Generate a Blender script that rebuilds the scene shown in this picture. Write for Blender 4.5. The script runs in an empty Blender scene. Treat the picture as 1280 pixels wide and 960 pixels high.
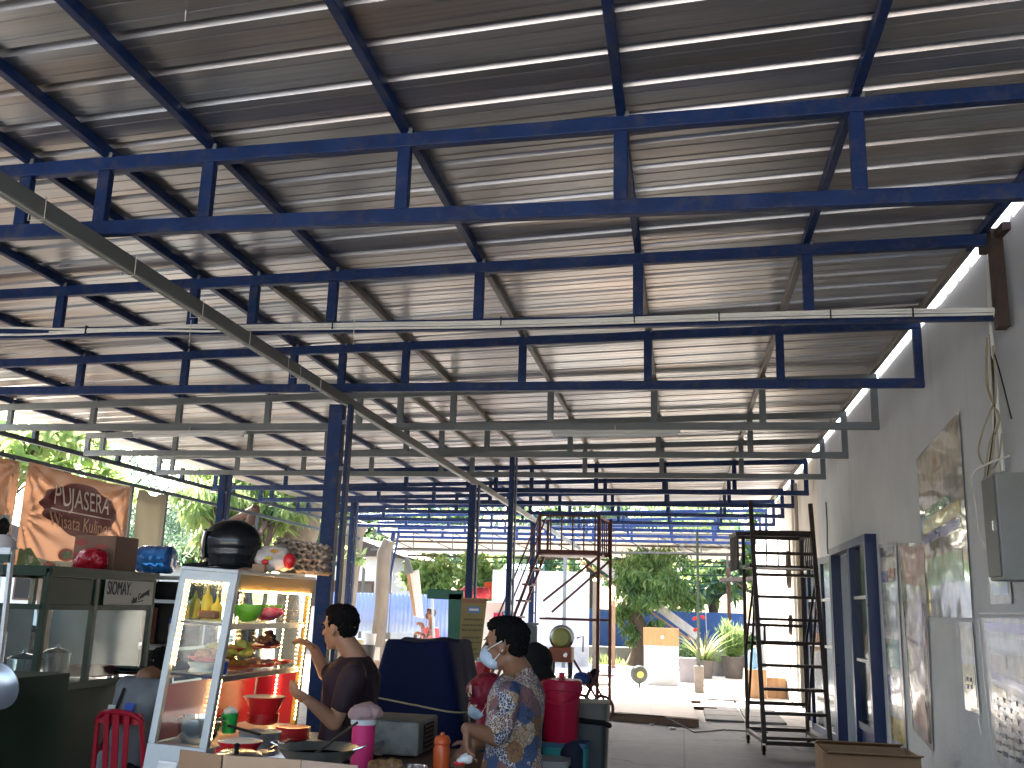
import bpy, bmesh, math, random
import numpy as np
from mathutils import Vector, Matrix, noise
random.seed(7)
PI = math.pi
V = Vector
scene = bpy.context.scene
COL = scene.collection

# ------------------------------------------------------------------ camera
F, PITCH, YAW, ROLL, EYE = 1210.43, 0.227084, 0.177204, 0.031029, 1.6
_r = V((math.cos(YAW), math.sin(YAW), 0)); _f = V((-math.sin(YAW), math.cos(YAW), 0)); _u = V((0, 0, 1))
_f2 = _f*math.cos(PITCH) + _u*math.sin(PITCH); _u2 = -_f*math.sin(PITCH) + _u*math.cos(PITCH)
_r3 = _r*math.cos(ROLL) + _u2*math.sin(ROLL); _u3 = -_r*math.sin(ROLL) + _u2*math.cos(ROLL)
cam_d = bpy.data.cameras.new('camera'); cam = bpy.data.objects.new('camera', cam_d); COL.objects.link(cam)
cam_d.sensor_width = 36; cam_d.lens = 36*F/1280; cam_d.clip_end = 600; cam_d.clip_start = 0.05
M = Matrix.Identity(4)
for i in range(3):
    M[i][0] = _r3[i]; M[i][1] = _u3[i]; M[i][2] = -_f2[i]
M[0][3], M[1][3], M[2][3] = 0, 0, EYE
cam.matrix_world = M
scene.camera = cam

def ray(x, y): return _f2 + _r3*((x-640)/F) + _u3*((480-y)/F)
def P(x, y, d):                       # point of the place at depth d that the photo shows at x, y
    v = ray(x, y); v = v*(d/v[1]); return V((v[0], v[1], v[2]+EYE))
def PG(x, y, z=0):
    v = ray(x, y); v = v*((z-EYE)/v[2]); return V((v[0], v[1], z))

# ------------------------------------------------------------------ materials
def lin(c):
    return tuple(((v/12.92) if v <= .04045 else ((v+.055)/1.055)**2.4) for v in c)
def hx(s):
    s = s.lstrip('#'); return lin([int(s[i:i+2], 16)/255 for i in (0, 2, 4)])
def new_mat(name):
    m = bpy.data.materials.new(name); m.use_nodes = True
    nt = m.node_tree; b = nt.nodes['Principled BSDF']
    return m, nt, b
def mat(name, col, rough=.6, metal=0, var=.12, scale=6, spec=.4, bump=0, bscale=40, dirt=None, dirt_amt=.5, dscale=3, emit=None, estr=0, alpha=1, trans=0, stretch=None, coat=0, subs=0):
    m, nt, b = new_mat(name); N = nt.nodes; L = nt.links
    b.inputs['Roughness'].default_value = rough; b.inputs['Metallic'].default_value = metal
    b.inputs['Specular IOR Level'].default_value = spec
    b.inputs['Coat Weight'].default_value = coat
    tc = N.new('ShaderNodeTexCoord'); mp = N.new('ShaderNodeMapping'); L.new(tc.outputs['Object'], mp.inputs[0])
    if stretch: mp.inputs['Scale'].default_value = stretch
    n = N.new('ShaderNodeTexNoise'); n.inputs['Scale'].default_value = scale; n.inputs['Detail'].default_value = 6
    L.new(mp.outputs[0], n.inputs['Vector'])
    mr = N.new('ShaderNodeMapRange'); mr.inputs['From Min'].default_value = .3; mr.inputs['From Max'].default_value = .7
    mr.inputs['To Min'].default_value = 1-var; mr.inputs['To Max'].default_value = 1+var
    L.new(n.outputs['Fac'], mr.inputs['Value'])
    hs = N.new('ShaderNodeHueSaturation'); hs.inputs['Color'].default_value = (*col, 1); L.new(mr.outputs[0], hs.inputs['Value'])
    out = hs.outputs[0]
    if dirt is not None:
        n2 = N.new('ShaderNodeTexNoise'); n2.inputs['Scale'].default_value = dscale; n2.inputs['Detail'].default_value = 8; n2.inputs['Roughness'].default_value = .7
        L.new(mp.outputs[0], n2.inputs['Vector'])
        r2 = N.new('ShaderNodeMapRange'); r2.inputs['From Min'].default_value = .5; r2.inputs['From Max'].default_value = .72; r2.inputs['To Max'].default_value = dirt_amt
        L.new(n2.outputs['Fac'], r2.inputs['Value'])
        mx = N.new('ShaderNodeMix'); mx.data_type = 'RGBA'; L.new(r2.outputs[0], mx.inputs['Factor'])
        L.new(out, mx.inputs['A']); mx.inputs['B'].default_value = (*dirt, 1); out = mx.outputs['Result']
    L.new(out, b.inputs['Base Color'])
    if bump:
        n3 = N.new('ShaderNodeTexNoise'); n3.inputs['Scale'].default_value = bscale; n3.inputs['Detail'].default_value = 5
        L.new(mp.outputs[0], n3.inputs['Vector'])
        bp = N.new('ShaderNodeBump'); bp.inputs['Strength'].default_value = bump; bp.inputs['Distance'].default_value = .02
        L.new(n3.outputs['Fac'], bp.inputs['Height']); L.new(bp.outputs[0], b.inputs['Normal'])
    # roughness variation
    r3 = N.new('ShaderNodeMapRange'); r3.inputs['To Min'].default_value = max(.02, rough*.8); r3.inputs['To Max'].default_value = min(1, rough*1.2)
    L.new(n.outputs['Fac'], r3.inputs['Value']); L.new(r3.outputs[0], b.inputs['Roughness'])
    if emit is not None:
        b.inputs['Emission Color'].default_value = (*emit, 1); b.inputs['Emission Strength'].default_value = estr
    if alpha < 1: b.inputs['Alpha'].default_value = alpha
    if trans: b.inputs['Transmission Weight'].default_value = trans
    if subs:
        b.inputs['Subsurface Weight'].default_value = subs; b.inputs['Subsurface Radius'].default_value = (.02, .008, .004); b.inputs['Subsurface Scale'].default_value = 1
    return m
def glass_mat(name, tint=(.9, .95, .95), refl=.12, rough=.03):
    m = bpy.data.materials.new(name); m.use_nodes = True; nt = m.node_tree; nt.nodes.clear(); N = nt.nodes; L = nt.links
    o = N.new('ShaderNodeOutputMaterial'); t = N.new('ShaderNodeBsdfTransparent'); g = N.new('ShaderNodeBsdfGlossy'); mx = N.new('ShaderNodeMixShader')
    t.inputs[0].default_value = (*tint, 1); g.inputs['Roughness'].default_value = rough
    fr = N.new('ShaderNodeMath'); fr.operation = 'POWER'; fr.inputs[1].default_value = 4.0; lw = N.new('ShaderNodeLayerWeight'); lw.inputs['Blend'].default_value = .5; L.new(lw.outputs['Facing'], fr.inputs[0])
    ad = N.new('ShaderNodeMath'); ad.operation = 'MULTIPLY_ADD'; ad.inputs[1].default_value = .55; ad.inputs[2].default_value = refl*.6; L.new(fr.outputs[0], ad.inputs[0])
    L.new(ad.outputs[0], mx.inputs[0]); L.new(t.outputs[0], mx.inputs[1]); L.new(g.outputs[0], mx.inputs[2]); L.new(mx.outputs[0], o.inputs[0])
    return m
def leaf_mat(name, c1, c2, tr=.45, sc=1.2):
    m = bpy.data.materials.new(name); m.use_nodes = True; nt = m.node_tree; nt.nodes.clear(); N = nt.nodes; L = nt.links
    o = N.new('ShaderNodeOutputMaterial')
    tc = N.new('ShaderNodeTexCoord'); n = N.new('ShaderNodeTexNoise'); n.inputs['Scale'].default_value = sc; n.inputs['Detail'].default_value = 3
    L.new(tc.outputs['Object'], n.inputs['Vector'])
    cr = N.new('ShaderNodeValToRGB'); cr.color_ramp.elements[0].position = .35; cr.color_ramp.elements[1].position = .65
    cr.color_ramp.elements[0].color = (*c1, 1); cr.color_ramp.elements[1].color = (*c2, 1); L.new(n.outputs['Fac'], cr.inputs[0])
    d = N.new('ShaderNodeBsdfPrincipled'); d.inputs['Roughness'].default_value = .45; L.new(cr.outputs[0], d.inputs['Base Color'])
    t = N.new('ShaderNodeBsdfTranslucent'); hs = N.new('ShaderNodeHueSaturation'); hs.inputs['Hue'].default_value = .47; hs.inputs['Saturation'].default_value = .85; hs.inputs['Value'].default_value = 2.6
    L.new(cr.outputs[0], hs.inputs['Color']); L.new(hs.outputs[0], t.inputs[0])
    mx = N.new('ShaderNodeMixShader'); mx.inputs[0].default_value = tr
    L.new(d.outputs[0], mx.inputs[1]); L.new(t.outputs[0], mx.inputs[2]); L.new(mx.outputs[0], o.inputs[0])
    return m

# ------------------------------------------------------------------ mesh builder
class MB:
    def __init__(s): s.v = []; s.f = []; s.mi = []; s.m = 0
    def add(s, vs, fs, m=None):
        o = len(s.v); s.v += [V(a) for a in vs]
        for f in fs: s.f.append([o+i for i in f]); s.mi.append(s.m if m is None else m)
        return s
    def box(s, c, d, rot=None, m=None, taper=1):
        c = V(c); hx_, hy, hz = d[0]/2, d[1]/2, d[2]/2; vs = []
        for z in (-1, 1):
            t = taper if z > 0 else 1
            for x, y in ((-1, -1), (1, -1), (1, 1), (-1, 1)):
                p = V((x*hx_*t, y*hy*t, z*hz))
                if rot is not None: p = rot @ p
                vs.append(c+p)
        return s.add(vs, [(3, 2, 1, 0), (4, 5, 6, 7), (0, 1, 5, 4), (1, 2, 6, 5), (2, 3, 7, 6), (3, 0, 4, 7)], m)
    def bar(s, a, b, w, h, up=(0, 0, 1), m=None):
        a, b = V(a), V(b); d = b-a; L = d.length; d.normalize(); up = V(up)
        sd = d.cross(up)
        if sd.length < 1e-4: sd = d.cross(V((0, 1, 0)))
        sd.normalize(); u = sd.cross(d)
        R = Matrix((sd, d, u)).transposed()
        return s.box((a+b)/2, (w, L, h), R, m)
    def tube(s, pts, r, n=8, m=None, caps=True, closed=False):
        pts = [V(p) for p in pts]; k = len(pts); rs = r if isinstance(r, (list, tuple)) else [r]*k
        vs = []; ref = None
        for i, p in enumerate(pts):
            if closed: d = pts[(i+1) % k]-pts[i-1]
            else: d = (pts[min(i+1, k-1)]-pts[max(i-1, 0)])
            if d.length < 1e-9: d = V((0, 0, 1))
            d.normalize()
            if ref is None: ref = d.orthogonal().normalized()
            ref = (ref - d*ref.dot(d))
            if ref.length < 1e-6: ref = d.orthogonal()
            ref.normalize(); b = d.cross(ref)
            for j in range(n):
                a = 2*PI*j/n; vs.append(p+(ref*math.cos(a)+b*math.sin(a))*rs[i])
        fs = []
        for i in range(k if closed else k-1):
            i2 = (i+1) % k
            for j in range(n):
                fs.append((i*n+j, i*n+(j+1) % n, i2*n+(j+1) % n, i2*n+j))
        if caps and not closed: fs += [tuple(range(n))[::-1], tuple((k-1)*n+j for j in range(n))]
        return s.add(vs, fs, m)
    def lathe(s, prof, c=(0, 0, 0), n=24, R=None, m=None, sx=1, sy=1):
        c = V(c); vs = []
        for r, z in prof:
            for j in range(n):
                a = 2*PI*j/n; p = V((r*math.cos(a)*sx, r*math.sin(a)*sy, z))
                if R is not None: p = R @ p
                vs.append(c+p)
        fs = []
        for i in range(len(prof)-1):
            for j in range(n): fs.append((i*n+j, i*n+(j+1) % n, (i+1)*n+(j+1) % n, (i+1)*n+j))
        if prof[0][0] > 1e-5: fs.append(tuple(range(n))[::-1])
        if prof[-1][0] > 1e-5: fs.append(tuple((len(prof)-1)*n+j for j in range(n)))
        return s.add(vs, fs, m)
    def ell(s, c, r, n=14, R=None, m=None):
        prof = [(math.sin(PI*i/n), -math.cos(PI*i/n)) for i in range(n+1)]
        c = V(c); vs = []; k = n*2
        for a, z in prof:
            for j in range(k):
                t = 2*PI*j/k; p = V((a*math.cos(t)*r[0], a*math.sin(t)*r[1], z*r[2]))
                if R is not None: p = R @ p
                vs.append(c+p)
        fs = []
        for i in range(n):
            for j in range(k): fs.append((i*k+j, i*k+(j+1) % k, (i+1)*k+(j+1) % k, (i+1)*k+j))
        return s.add(vs, fs, m)
    def grid(s, fn, nu, nv, m=None):
        vs = [fn(i/nu, j/nv) for j in range(nv+1) for i in range(nu+1)]
        fs = [(j*(nu+1)+i, j*(nu+1)+i+1, (j+1)*(nu+1)+i+1, (j+1)*(nu+1)+i) for j in range(nv) for i in range(nu)]
        return s.add(vs, fs, m)
    def prism(s, poly, o, ux, uy, th, m=None):
        o, ux, uy = V(o), V(ux), V(uy); nn = ux.cross(uy).normalized()*th; k = len(poly)
        vs = [o+ux*a+uy*b for a, b in poly]; vs += [p+nn for p in vs]
        fs = [tuple(range(k))[::-1], tuple(range(k, 2*k))]+[(i, (i+1) % k, k+(i+1) % k, k+i) for i in range(k)]
        return s.add(vs, fs, m)
    def build(s, name, mats, parent=None, smooth=False, bevel=0, solid=0, world=True):
        if not isinstance(mats, (list, tuple)): mats = [mats]
        me = bpy.data.meshes.new(name); off = V((0, 0, 0))
        vs = s.v
        o = bpy.data.objects.new(name, me)
        if parent is not None:
            o.parent = parent
            q = parent
            while q is not None: off += q.location; q = q.parent
        if world and off.length > 0: vs = [a-off for a in vs]
        if parent is None and vs:
            lo = V([min(a[i] for a in vs) for i in range(3)]); hi = V([max(a[i] for a in vs) for i in range(3)])
            c = V(((lo[0]+hi[0])/2, (lo[1]+hi[1])/2, lo[2])); o.location = c; vs = [a-c for a in vs]
        me.from_pydata([tuple(a) for a in vs], [], s.f)
        for m_ in mats: me.materials.append(m_)
        if len(mats) > 1: me.polygons.foreach_set('material_index', s.mi)
        if smooth:
            me.polygons.foreach_set('use_smooth', [True]*len(me.polygons))
        bm = bmesh.new(); bm.from_mesh(me); bmesh.ops.recalc_face_normals(bm, faces=bm.faces)
        if smooth:
            for e in bm.edges:
                if len(e.link_faces) == 2 and e.calc_face_angle(0) > .7: e.smooth = False
        bm.to_mesh(me); bm.free()
        me.update(); COL.objects.link(o)
        if bevel:
            b = o.modifiers.new('bevel', 'BEVEL'); b.width = bevel; b.segments = 2; b.limit_method = 'ANGLE'
        if solid:
            b = o.modifiers.new('solid', 'SOLIDIFY'); b.thickness = solid
        return o
def tag(o, label=None, cat=None, group=None, kind=None):
    if label: o['label'] = label
    if cat: o['category'] = cat
    if group: o['group'] = group
    if kind: o['kind'] = kind
    return o
def thing(name, loc, label, cat, group=None, rz=0):
    o = bpy.data.objects.new(name, None); COL.objects.link(o); o.location = loc; o.rotation_euler = (0, 0, rz); o.empty_display_size = .1
    return tag(o, label, cat, group)
def part(name, parent, loc=None):
    o = bpy.data.objects.new(name, None); COL.objects.link(o); o.parent = parent; o.empty_display_size = .1
    if loc is not None: o.location = loc
    return o
def copy_tree(o, parent=None):
    c = o.copy(); COL.objects.link(c)
    if parent is not None: c.parent = parent
    for ch in list(o.children): copy_tree(ch, c)
    return c
def text(name, body, size, origin, ux, uy, m, parent, ext=.0015, align='CENTER', sx=1, shear=0):
    cu = bpy.data.curves.new(name, 'FONT'); cu.body = body; cu.size = size; cu.extrude = ext; cu.align_x = align; cu.align_y = 'CENTER'; cu.shear = shear
    o = bpy.data.objects.new('tmp', cu); COL.objects.link(o)
    bpy.context.view_layer.update()
    me = bpy.data.meshes.new_from_object(o.evaluated_get(bpy.context.evaluated_depsgraph_get()))
    bpy.data.objects.remove(o)
    ux, uy = V(ux).normalized(), V(uy).normalized(); nn = ux.cross(uy)
    mb = MB(); mb.add([V(origin)+ux*v.co.x*sx+uy*v.co.y+nn*v.co.z for v in me.vertices], [tuple(p.vertices) for p in me.polygons])
    return mb.build(name, m, parent)
def fast_mesh(name, verts, faces, mats, parent=None, fm=None, loc=(0, 0, 0)):
    me = bpy.data.meshes.new(name); verts = np.asarray(verts, dtype=np.float32); faces = np.asarray(faces, dtype=np.int32)
    me.vertices.add(len(verts)); me.vertices.foreach_set('co', verts.ravel())
    k = faces.shape[1]; me.loops.add(faces.size); me.loops.foreach_set('vertex_index', faces.ravel())
    me.polygons.add(len(faces)); me.polygons.foreach_set('loop_start', np.arange(0, faces.size, k, dtype=np.int32))
    for m_ in mats: me.materials.append(m_)
    if fm is not None: me.polygons.foreach_set('material_index', np.asarray(fm, dtype=np.int32))
    me.update(calc_edges=True)
    o = bpy.data.objects.new(name, me); o.location = loc; COL.objects.link(o)
    if parent is not None: o.parent = parent
    return o
def box_thing(name, c, d, m, label, cat, group=None, bevel=.004, rot=None):
    return tag(MB().box(c, d, rot).build(name, m, bevel=bevel), label, cat, group)
RZ = lambda a: Matrix.Rotation(a, 3, 'Z')
RX = lambda a: Matrix.Rotation(a, 3, 'X')
RY = lambda a: Matrix.Rotation(a, 3, 'Y')

# ------------------------------------------------------------------ remeshed bodies
def lumps(name, prims, vox, m, parent, it=4, fold=0, fscale=9, seed=0):
    bm = bmesh.new()
    for p in prims:
        if p[0] == 'cap':
            _, a, ra, b, rb = p[:5]; a, b = V(a), V(b)
            for c, r in ((a, ra), (b, rb)):
                bmesh.ops.create_icosphere(bm, subdivisions=3, radius=r, matrix=Matrix.Translation(c))
            d = b-a
            if d.length > 1e-4:
                q = d.to_track_quat('Z', 'Y').to_matrix().to_4x4()
                bmesh.ops.create_cone(bm, cap_ends=True, segments=24, radius1=ra, radius2=rb, depth=d.length, matrix=Matrix.Translation((a+b)/2) @ q)
        elif p[0] == 'ell':
            _, c, r = p[:3]; R = p[3].to_4x4() if len(p) > 3 and p[3] is not None else Matrix.Identity(4)
            bmesh.ops.create_icosphere(bm, subdivisions=4, radius=1, matrix=Matrix.Translation(V(c)) @ R @ Matrix.Diagonal((*r, 1)))
        elif p[0] == 'loft':
            rings = p[1]; n = 28; base = []
            for c, rx, ry, a in rings:
                base.append([bm.verts.new(V(c)+V((math.cos(t+0)*rx*math.cos(a)-math.sin(t)*ry*math.sin(a), math.cos(t)*rx*math.sin(a)+math.sin(t)*ry*math.cos(a), 0))) for t in [2*PI*j/n for j in range(n)]])
            for i in range(len(rings)-1):
                for j in range(n): bm.faces.new((base[i][j], base[i][(j+1) % n], base[i+1][(j+1) % n], base[i+1][j]))
            bm.faces.new(base[0][::-1]); bm.faces.new(base[-1])
        elif p[0] == 'boxp':
            _, c, d, R = p
            bmesh.ops.create_cube(bm, size=1, matrix=Matrix.Translation(V(c)) @ (R.to_4x4() if R else Matrix.Identity(4)) @ Matrix.Diagonal((*d, 1)))
    me = bpy.data.meshes.new('tmp'); bm.to_mesh(me); bm.free()
    o = bpy.data.objects.new('tmp', me); COL.objects.link(o)
    r = o.modifiers.new('r', 'REMESH'); r.mode = 'VOXEL'; r.voxel_size = vox; r.use_smooth_shade = True
    s = o.modifiers.new('s', 'SMOOTH'); s.factor = .5; s.iterations = it
    bpy.context.view_layer.update()
    m2 = bpy.data.meshes.new_from_object(o.evaluated_get(bpy.context.evaluated_depsgraph_get()))
    bpy.data.objects.remove(o)
    n = len(m2.vertices); co = np.empty(n*3, dtype=np.float32); m2.vertices.foreach_get('co', co); co = co.reshape(-1, 3)
    if fold:
        no = np.empty(n*3, dtype=np.float32); m2.vertices.foreach_get('normal', no); no = no.reshape(-1, 3)
        d = np.array([noise.noise(V((c[0]*fscale+seed, c[1]*fscale, c[2]*fscale*.8)))+.5*noise.noise(V((c[0]*fscale*2.3+seed, c[1]*fscale*2.3, c[2]*fscale*1.2+5))) for c in co.tolist()])
        co = co + no*(d[:, None]*fold).astype(np.float32)
    off = V((0, 0, 0)); q = parent
    while q is not None: off += q.location; q = q.parent
    co = co - np.array(off, dtype=np.float32)
    m2.vertices.foreach_set('co', co.ravel()); m2.update()
    m2.materials.clear(); m2.materials.append(m); m2.name = name
    m2.polygons.foreach_set('use_smooth', [True]*len(m2.polygons))
    ob = bpy.data.objects.new(name, m2); COL.objects.link(ob); ob.parent = parent
    return ob
# ------------------------------------------------------------------ light and air
SUN_DIR = V((2.2, -4.6, -4.3)).normalized()      # the way the light travels
w = bpy.data.worlds.new('World'); scene.world = w; w.use_nodes = True
nt = w.node_tree; bg = nt.nodes['Background']; sky = nt.nodes.new('ShaderNodeTexSky'); sky.sky_type = 'NISHITA'; sky.sun_disc = False
el = math.asin(-SUN_DIR.z); to = -SUN_DIR
sky.sun_elevation = el; sky.sun_rotation = math.atan2(to.x, to.y)
sky.air_density = 1.0; sky.dust_density = 4.0; sky.ozone_density = 1.0
nt.links.new(sky.outputs[0], bg.inputs[0]); bg.inputs[1].default_value = .15
sd = bpy.data.lights.new('sun', 'SUN'); sd.energy = 5.0; sd.angle = math.radians(.5); sd.color = (1, .95, .87)
so = bpy.data.objects.new('sun', sd); COL.objects.link(so); so.rotation_euler = SUN_DIR.to_track_quat('-Z', 'Y').to_euler()
vs_ = scene.view_settings; vs_.view_transform = 'Standard'; vs_.look = 'None'; vs_.exposure = 3.2; vs_.gamma = 1; vs_.use_curve_mapping = False
scene.render.engine = 'CYCLES'; cy = scene.cycles
cy.use_denoising = True; cy.max_bounces = 8; cy.diffuse_bounces = 5; cy.glossy_bounces = 4; cy.transparent_max_bounces = 16; cy.transmission_bounces = 4
cy.sample_clamp_indirect = 6; cy.caustics_reflective = False; cy.caustics_refractive = False; cy.use_light_tree = True
try: cy.denoiser = 'OPENIMAGEDENOISE'
except Exception: pass

# ------------------------------------------------------------------ shared materials
m_blue = mat('blue_paint', (.009, .029, .108), .5, var=.22, scale=5, spec=.25, dirt=(.085, .075, .07), dirt_amt=.55, dscale=11, bump=.12, bscale=60)
m_grey = mat('grey_primer', (.16, .18, .185), .5, var=.15, scale=5, dirt=(.12, .09, .06), dirt_amt=.4, dscale=5)
m_purl = mat('galvanised_purlin', (.17, .15, .13), .5, metal=.2, var=.2, scale=4, dirt=(.10, .06, .04), dirt_amt=.5)
m_rust = mat('rusty_dark_steel', (.05, .032, .024), .6, var=.3, scale=12, dirt=(.12, .06, .035), dirt_amt=.5, dscale=9)
m_redsteel = mat('red_oxide_steel', (.11, .03, .025), .6, var=.25, scale=10)
m_pvc = mat('white_pvc', (.80, .78, .72), .35, var=.05, scale=3, dirt=(.35, .32, .26), dirt_amt=.4)
m_cable_b = mat('black_cable', (.012, .012, .013), .5, var=.1)
m_cable_w = mat('white_cable', (.6, .58, .52), .5, var=.1)
m_white = mat('white_paint', (.74, .74, .72), .5, var=.06, dirt=(.45, .42, .36), dirt_amt=.35)
m_alu = mat('aluminium', (.55, .57, .58), .32, metal=.85, var=.08, scale=8, stretch=(1, 1, 12))
m_aluw = mat('white_aluminium', (.50, .52, .52), .35, metal=.1, var=.06, scale=6)
m_steel = mat('stainless', (.62, .62, .62), .16, metal=1, var=.06)
m_darkgreen = mat('dark_green_paint', (.012, .045, .028), .4, var=.15, dirt=(.06, .06, .04), dirt_amt=.3)
m_cartgreen = mat('cart_green', (.010, .034, .015), .5, var=.2, dirt=(.012, .018, .01), dirt_amt=.5)
m_glass = glass_mat('pane_glass', (.88, .93, .92), .05)
m_glassd = glass_mat('dusty_glass', (.72, .78, .78), .08, .08)
m_card = mat('cardboard', (.34, .20, .11), .8, var=.1, scale=3, dirt=(.22, .13, .07), dirt_amt=.4, bump=.1)
m_cardl = mat('cardboard_light', (.48, .31, .19), .8, var=.08, scale=3)
m_red = mat('red_plastic', (.55, .015, .02), .3, var=.06)
m_reddk = mat('deep_red_plastic', (.36, .012, .03), .33, var=.06)
m_pink = mat('pink_plastic', (.65, .03, .16), .35, var=.06)
m_lime = mat('lime_plastic', (.22, .72, .04), .3, var=.05)
m_yel = mat('yellow_plastic', (.62, .48, .03), .35, var=.05)
m_wplastic = mat('white_plastic', (.62, .62, .60), .35, var=.05)
m_blueplas = mat('blue_plastic', (.02, .09, .45), .3, var=.06)
m_black = mat('black_gloss', (.008, .008, .009), .18, var=.1)
m_blackm = mat('black_matte', (.008, .008, .009), .8, spec=.2, var=.2)
m_wood = mat('plywood', (.42, .24, .12), .6, var=.15, scale=3, stretch=(8, 8, 1))
m_woodd = mat('dark_wood', (.10, .05, .03), .6, var=.2, stretch=(6, 6, 1))
m_orange = mat('orange_plastic', (.62, .10, .02), .35, var=.06)
m_skin = mat('skin', (.33, .17, .10), .5, var=.06, scale=12, subs=.06)
m_skin2 = mat('skin_deeper', (.24, .115, .065), .5, var=.06, scale=12, subs=.06)
m_hair = mat('black_hair', (.004, .0035, .0035), .8, spec=.12, var=.3, scale=60, stretch=(1, 1, 3), bump=.4, bscale=150)
m_mask = mat('face_mask', (.42, .52, .62), .8, var=.05)
# ------------------------------------------------------------------ ground
def ground_mat():
    m, nt, b = new_mat('concrete_ground'); N = nt.nodes; L = nt.links
    tc = N.new('ShaderNodeTexCoord'); g = N.new('ShaderNodeNewGeometry')
    n1 = N.new('ShaderNodeTexNoise'); n1.inputs['Scale'].default_value = .35; n1.inputs['Detail'].default_value = 8; n1.inputs['Roughness'].default_value = .65
    n2 = N.new('ShaderNodeTexNoise'); n2.inputs['Scale'].default_value = 5; n2.inputs['Detail'].default_value = 8; n2.inputs['Roughness'].default_value = .7
    L.new(g.outputs['Position'], n1.inputs['Vector']); L.new(g.outputs['Position'], n2.inputs['Vector'])
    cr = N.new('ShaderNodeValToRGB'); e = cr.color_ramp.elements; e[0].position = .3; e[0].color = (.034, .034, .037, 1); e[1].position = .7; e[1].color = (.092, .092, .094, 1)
    ad = N.new('ShaderNodeMath'); ad.operation = 'MULTIPLY_ADD'; L.new(n2.outputs['Fac'], ad.inputs[0]); ad.inputs[1].default_value = .6; 
    mu = N.new('ShaderNodeMath'); mu.operation = 'MULTIPLY'; L.new(n1.outputs['Fac'], mu.inputs[0]); mu.inputs[1].default_value = .45
    L.new(mu.outputs[0], ad.inputs[2]); L.new(ad.outputs[0], cr.inputs[0])
    br = N.new('ShaderNodeTexBrick'); br.offset = 0; br.inputs['Scale'].default_value = 1; br.inputs['Mortar Size'].default_value = .012; br.inputs['Brick Width'].default_value = 2.6; br.inputs['Row Height'].default_value = 2.6; br.inputs['Mortar Smooth'].default_value = .3
    L.new(g.outputs['Position'], br.inputs['Vector'])
    vc = N.new('ShaderNodeTexVoronoi'); vc.feature = 'DISTANCE_TO_EDGE'; vc.inputs['Scale'].default_value = .55; nz = N.new('ShaderNodeTexNoise'); nz.inputs['Scale'].default_value = 2.2; nz.inputs['Detail'].default_value = 6
    L.new(g.outputs['Position'], nz.inputs['Vector']); va = N.new('ShaderNodeMix'); va.data_type = 'VECTOR'; va.inputs['Factor'].default_value = .35; L.new(g.outputs['Position'], va.inputs['A']); L.new(nz.outputs['Color'], va.inputs['B']); L.new(va.outputs['Result'], vc.inputs['Vector'])
    lt = N.new('ShaderNodeMath'); lt.operation = 'LESS_THAN'; lt.inputs[1].default_value = .006; L.new(vc.outputs['Distance'], lt.inputs[0])
    mxx = N.new('ShaderNodeMath'); mxx.operation = 'MAXIMUM'; L.new(lt.outputs[0], mxx.inputs[0]); L.new(br.outputs['Fac'], mxx.inputs[1])
    st = N.new('ShaderNodeTexNoise'); st.inputs['Scale'].default_value = 1.1; st.inputs['Detail'].default_value = 10; st.inputs['Roughness'].default_value = .75; L.new(g.outputs['Position'], st.inputs['Vector'])
    sr = N.new('ShaderNodeMapRange'); sr.inputs['From Min'].default_value = .52; sr.inputs['From Max'].default_value = .66; sr.inputs['To Max'].default_value = .65; L.new(st.outputs['Fac'], sr.inputs['Value'])
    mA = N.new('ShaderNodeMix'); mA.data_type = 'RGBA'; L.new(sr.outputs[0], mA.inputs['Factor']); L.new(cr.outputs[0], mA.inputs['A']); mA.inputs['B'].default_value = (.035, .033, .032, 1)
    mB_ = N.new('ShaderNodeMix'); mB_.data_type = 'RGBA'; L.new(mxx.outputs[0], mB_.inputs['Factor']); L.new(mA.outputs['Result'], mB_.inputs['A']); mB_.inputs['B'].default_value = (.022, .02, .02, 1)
    L.new(mB_.outputs['Result'], b.inputs['Base Color'])
    b.inputs['Roughness'].default_value = .7
    bp = N.new('ShaderNodeBump'); bp.inputs['Strength'].default_value = .25; bp.inputs['Distance'].default_value = .01; L.new(n2.outputs['Fac'], bp.inputs['Height']); L.new(bp.outputs[0], b.inputs['Normal'])
    return m
m_ground = ground_mat()
def sheet(name, x0, x1, y0, y1, z, m, nx=1, ny=1):
    mb = MB(); mb.grid(lambda a, b: V((x0+(x1-x0)*a, y0+(y1-y0)*b, z)), nx, ny)
    return tag(mb.build(name, m), kind='structure')
sheet('ground', -220, 220, -60, 380, 0, m_ground)
m_yard = mat('pale_paving', (.58, .55, .51), .8, var=.22, scale=1.2, dirt=(.20, .18, .15), dirt_amt=.6, dscale=1.6, bump=.3, bscale=10)
sheet('yard', -14, 2.02, 15.75, 32, .004, m_yard)
m_street = mat('pale_street', (.50, .48, .45), .8, var=.15, scale=.5)
sheet('street', -60, 40, -58, -3.2, .004, m_street)
m_soil = mat('soil', (.12, .09, .06), .9, var=.3, scale=4)
sheet('side_yard', -40, -8.4, -2, 40, .005, mat('side_ground', (.16, .14, .11), .9, var=.3, scale=1))
# concrete paving slabs by the wall
mb = MB()
for i in range(2):
    for j in range(5):
        mb.box((.62+i*.62+random.uniform(-.01, .01), 16.2+j*.74, .02), (.58, .70, .035))
tag(mb.build('paving', mat('slab_concrete', (.20, .20, .20), .8, var=.2, scale=3), bevel=.006), kind='structure')
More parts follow.
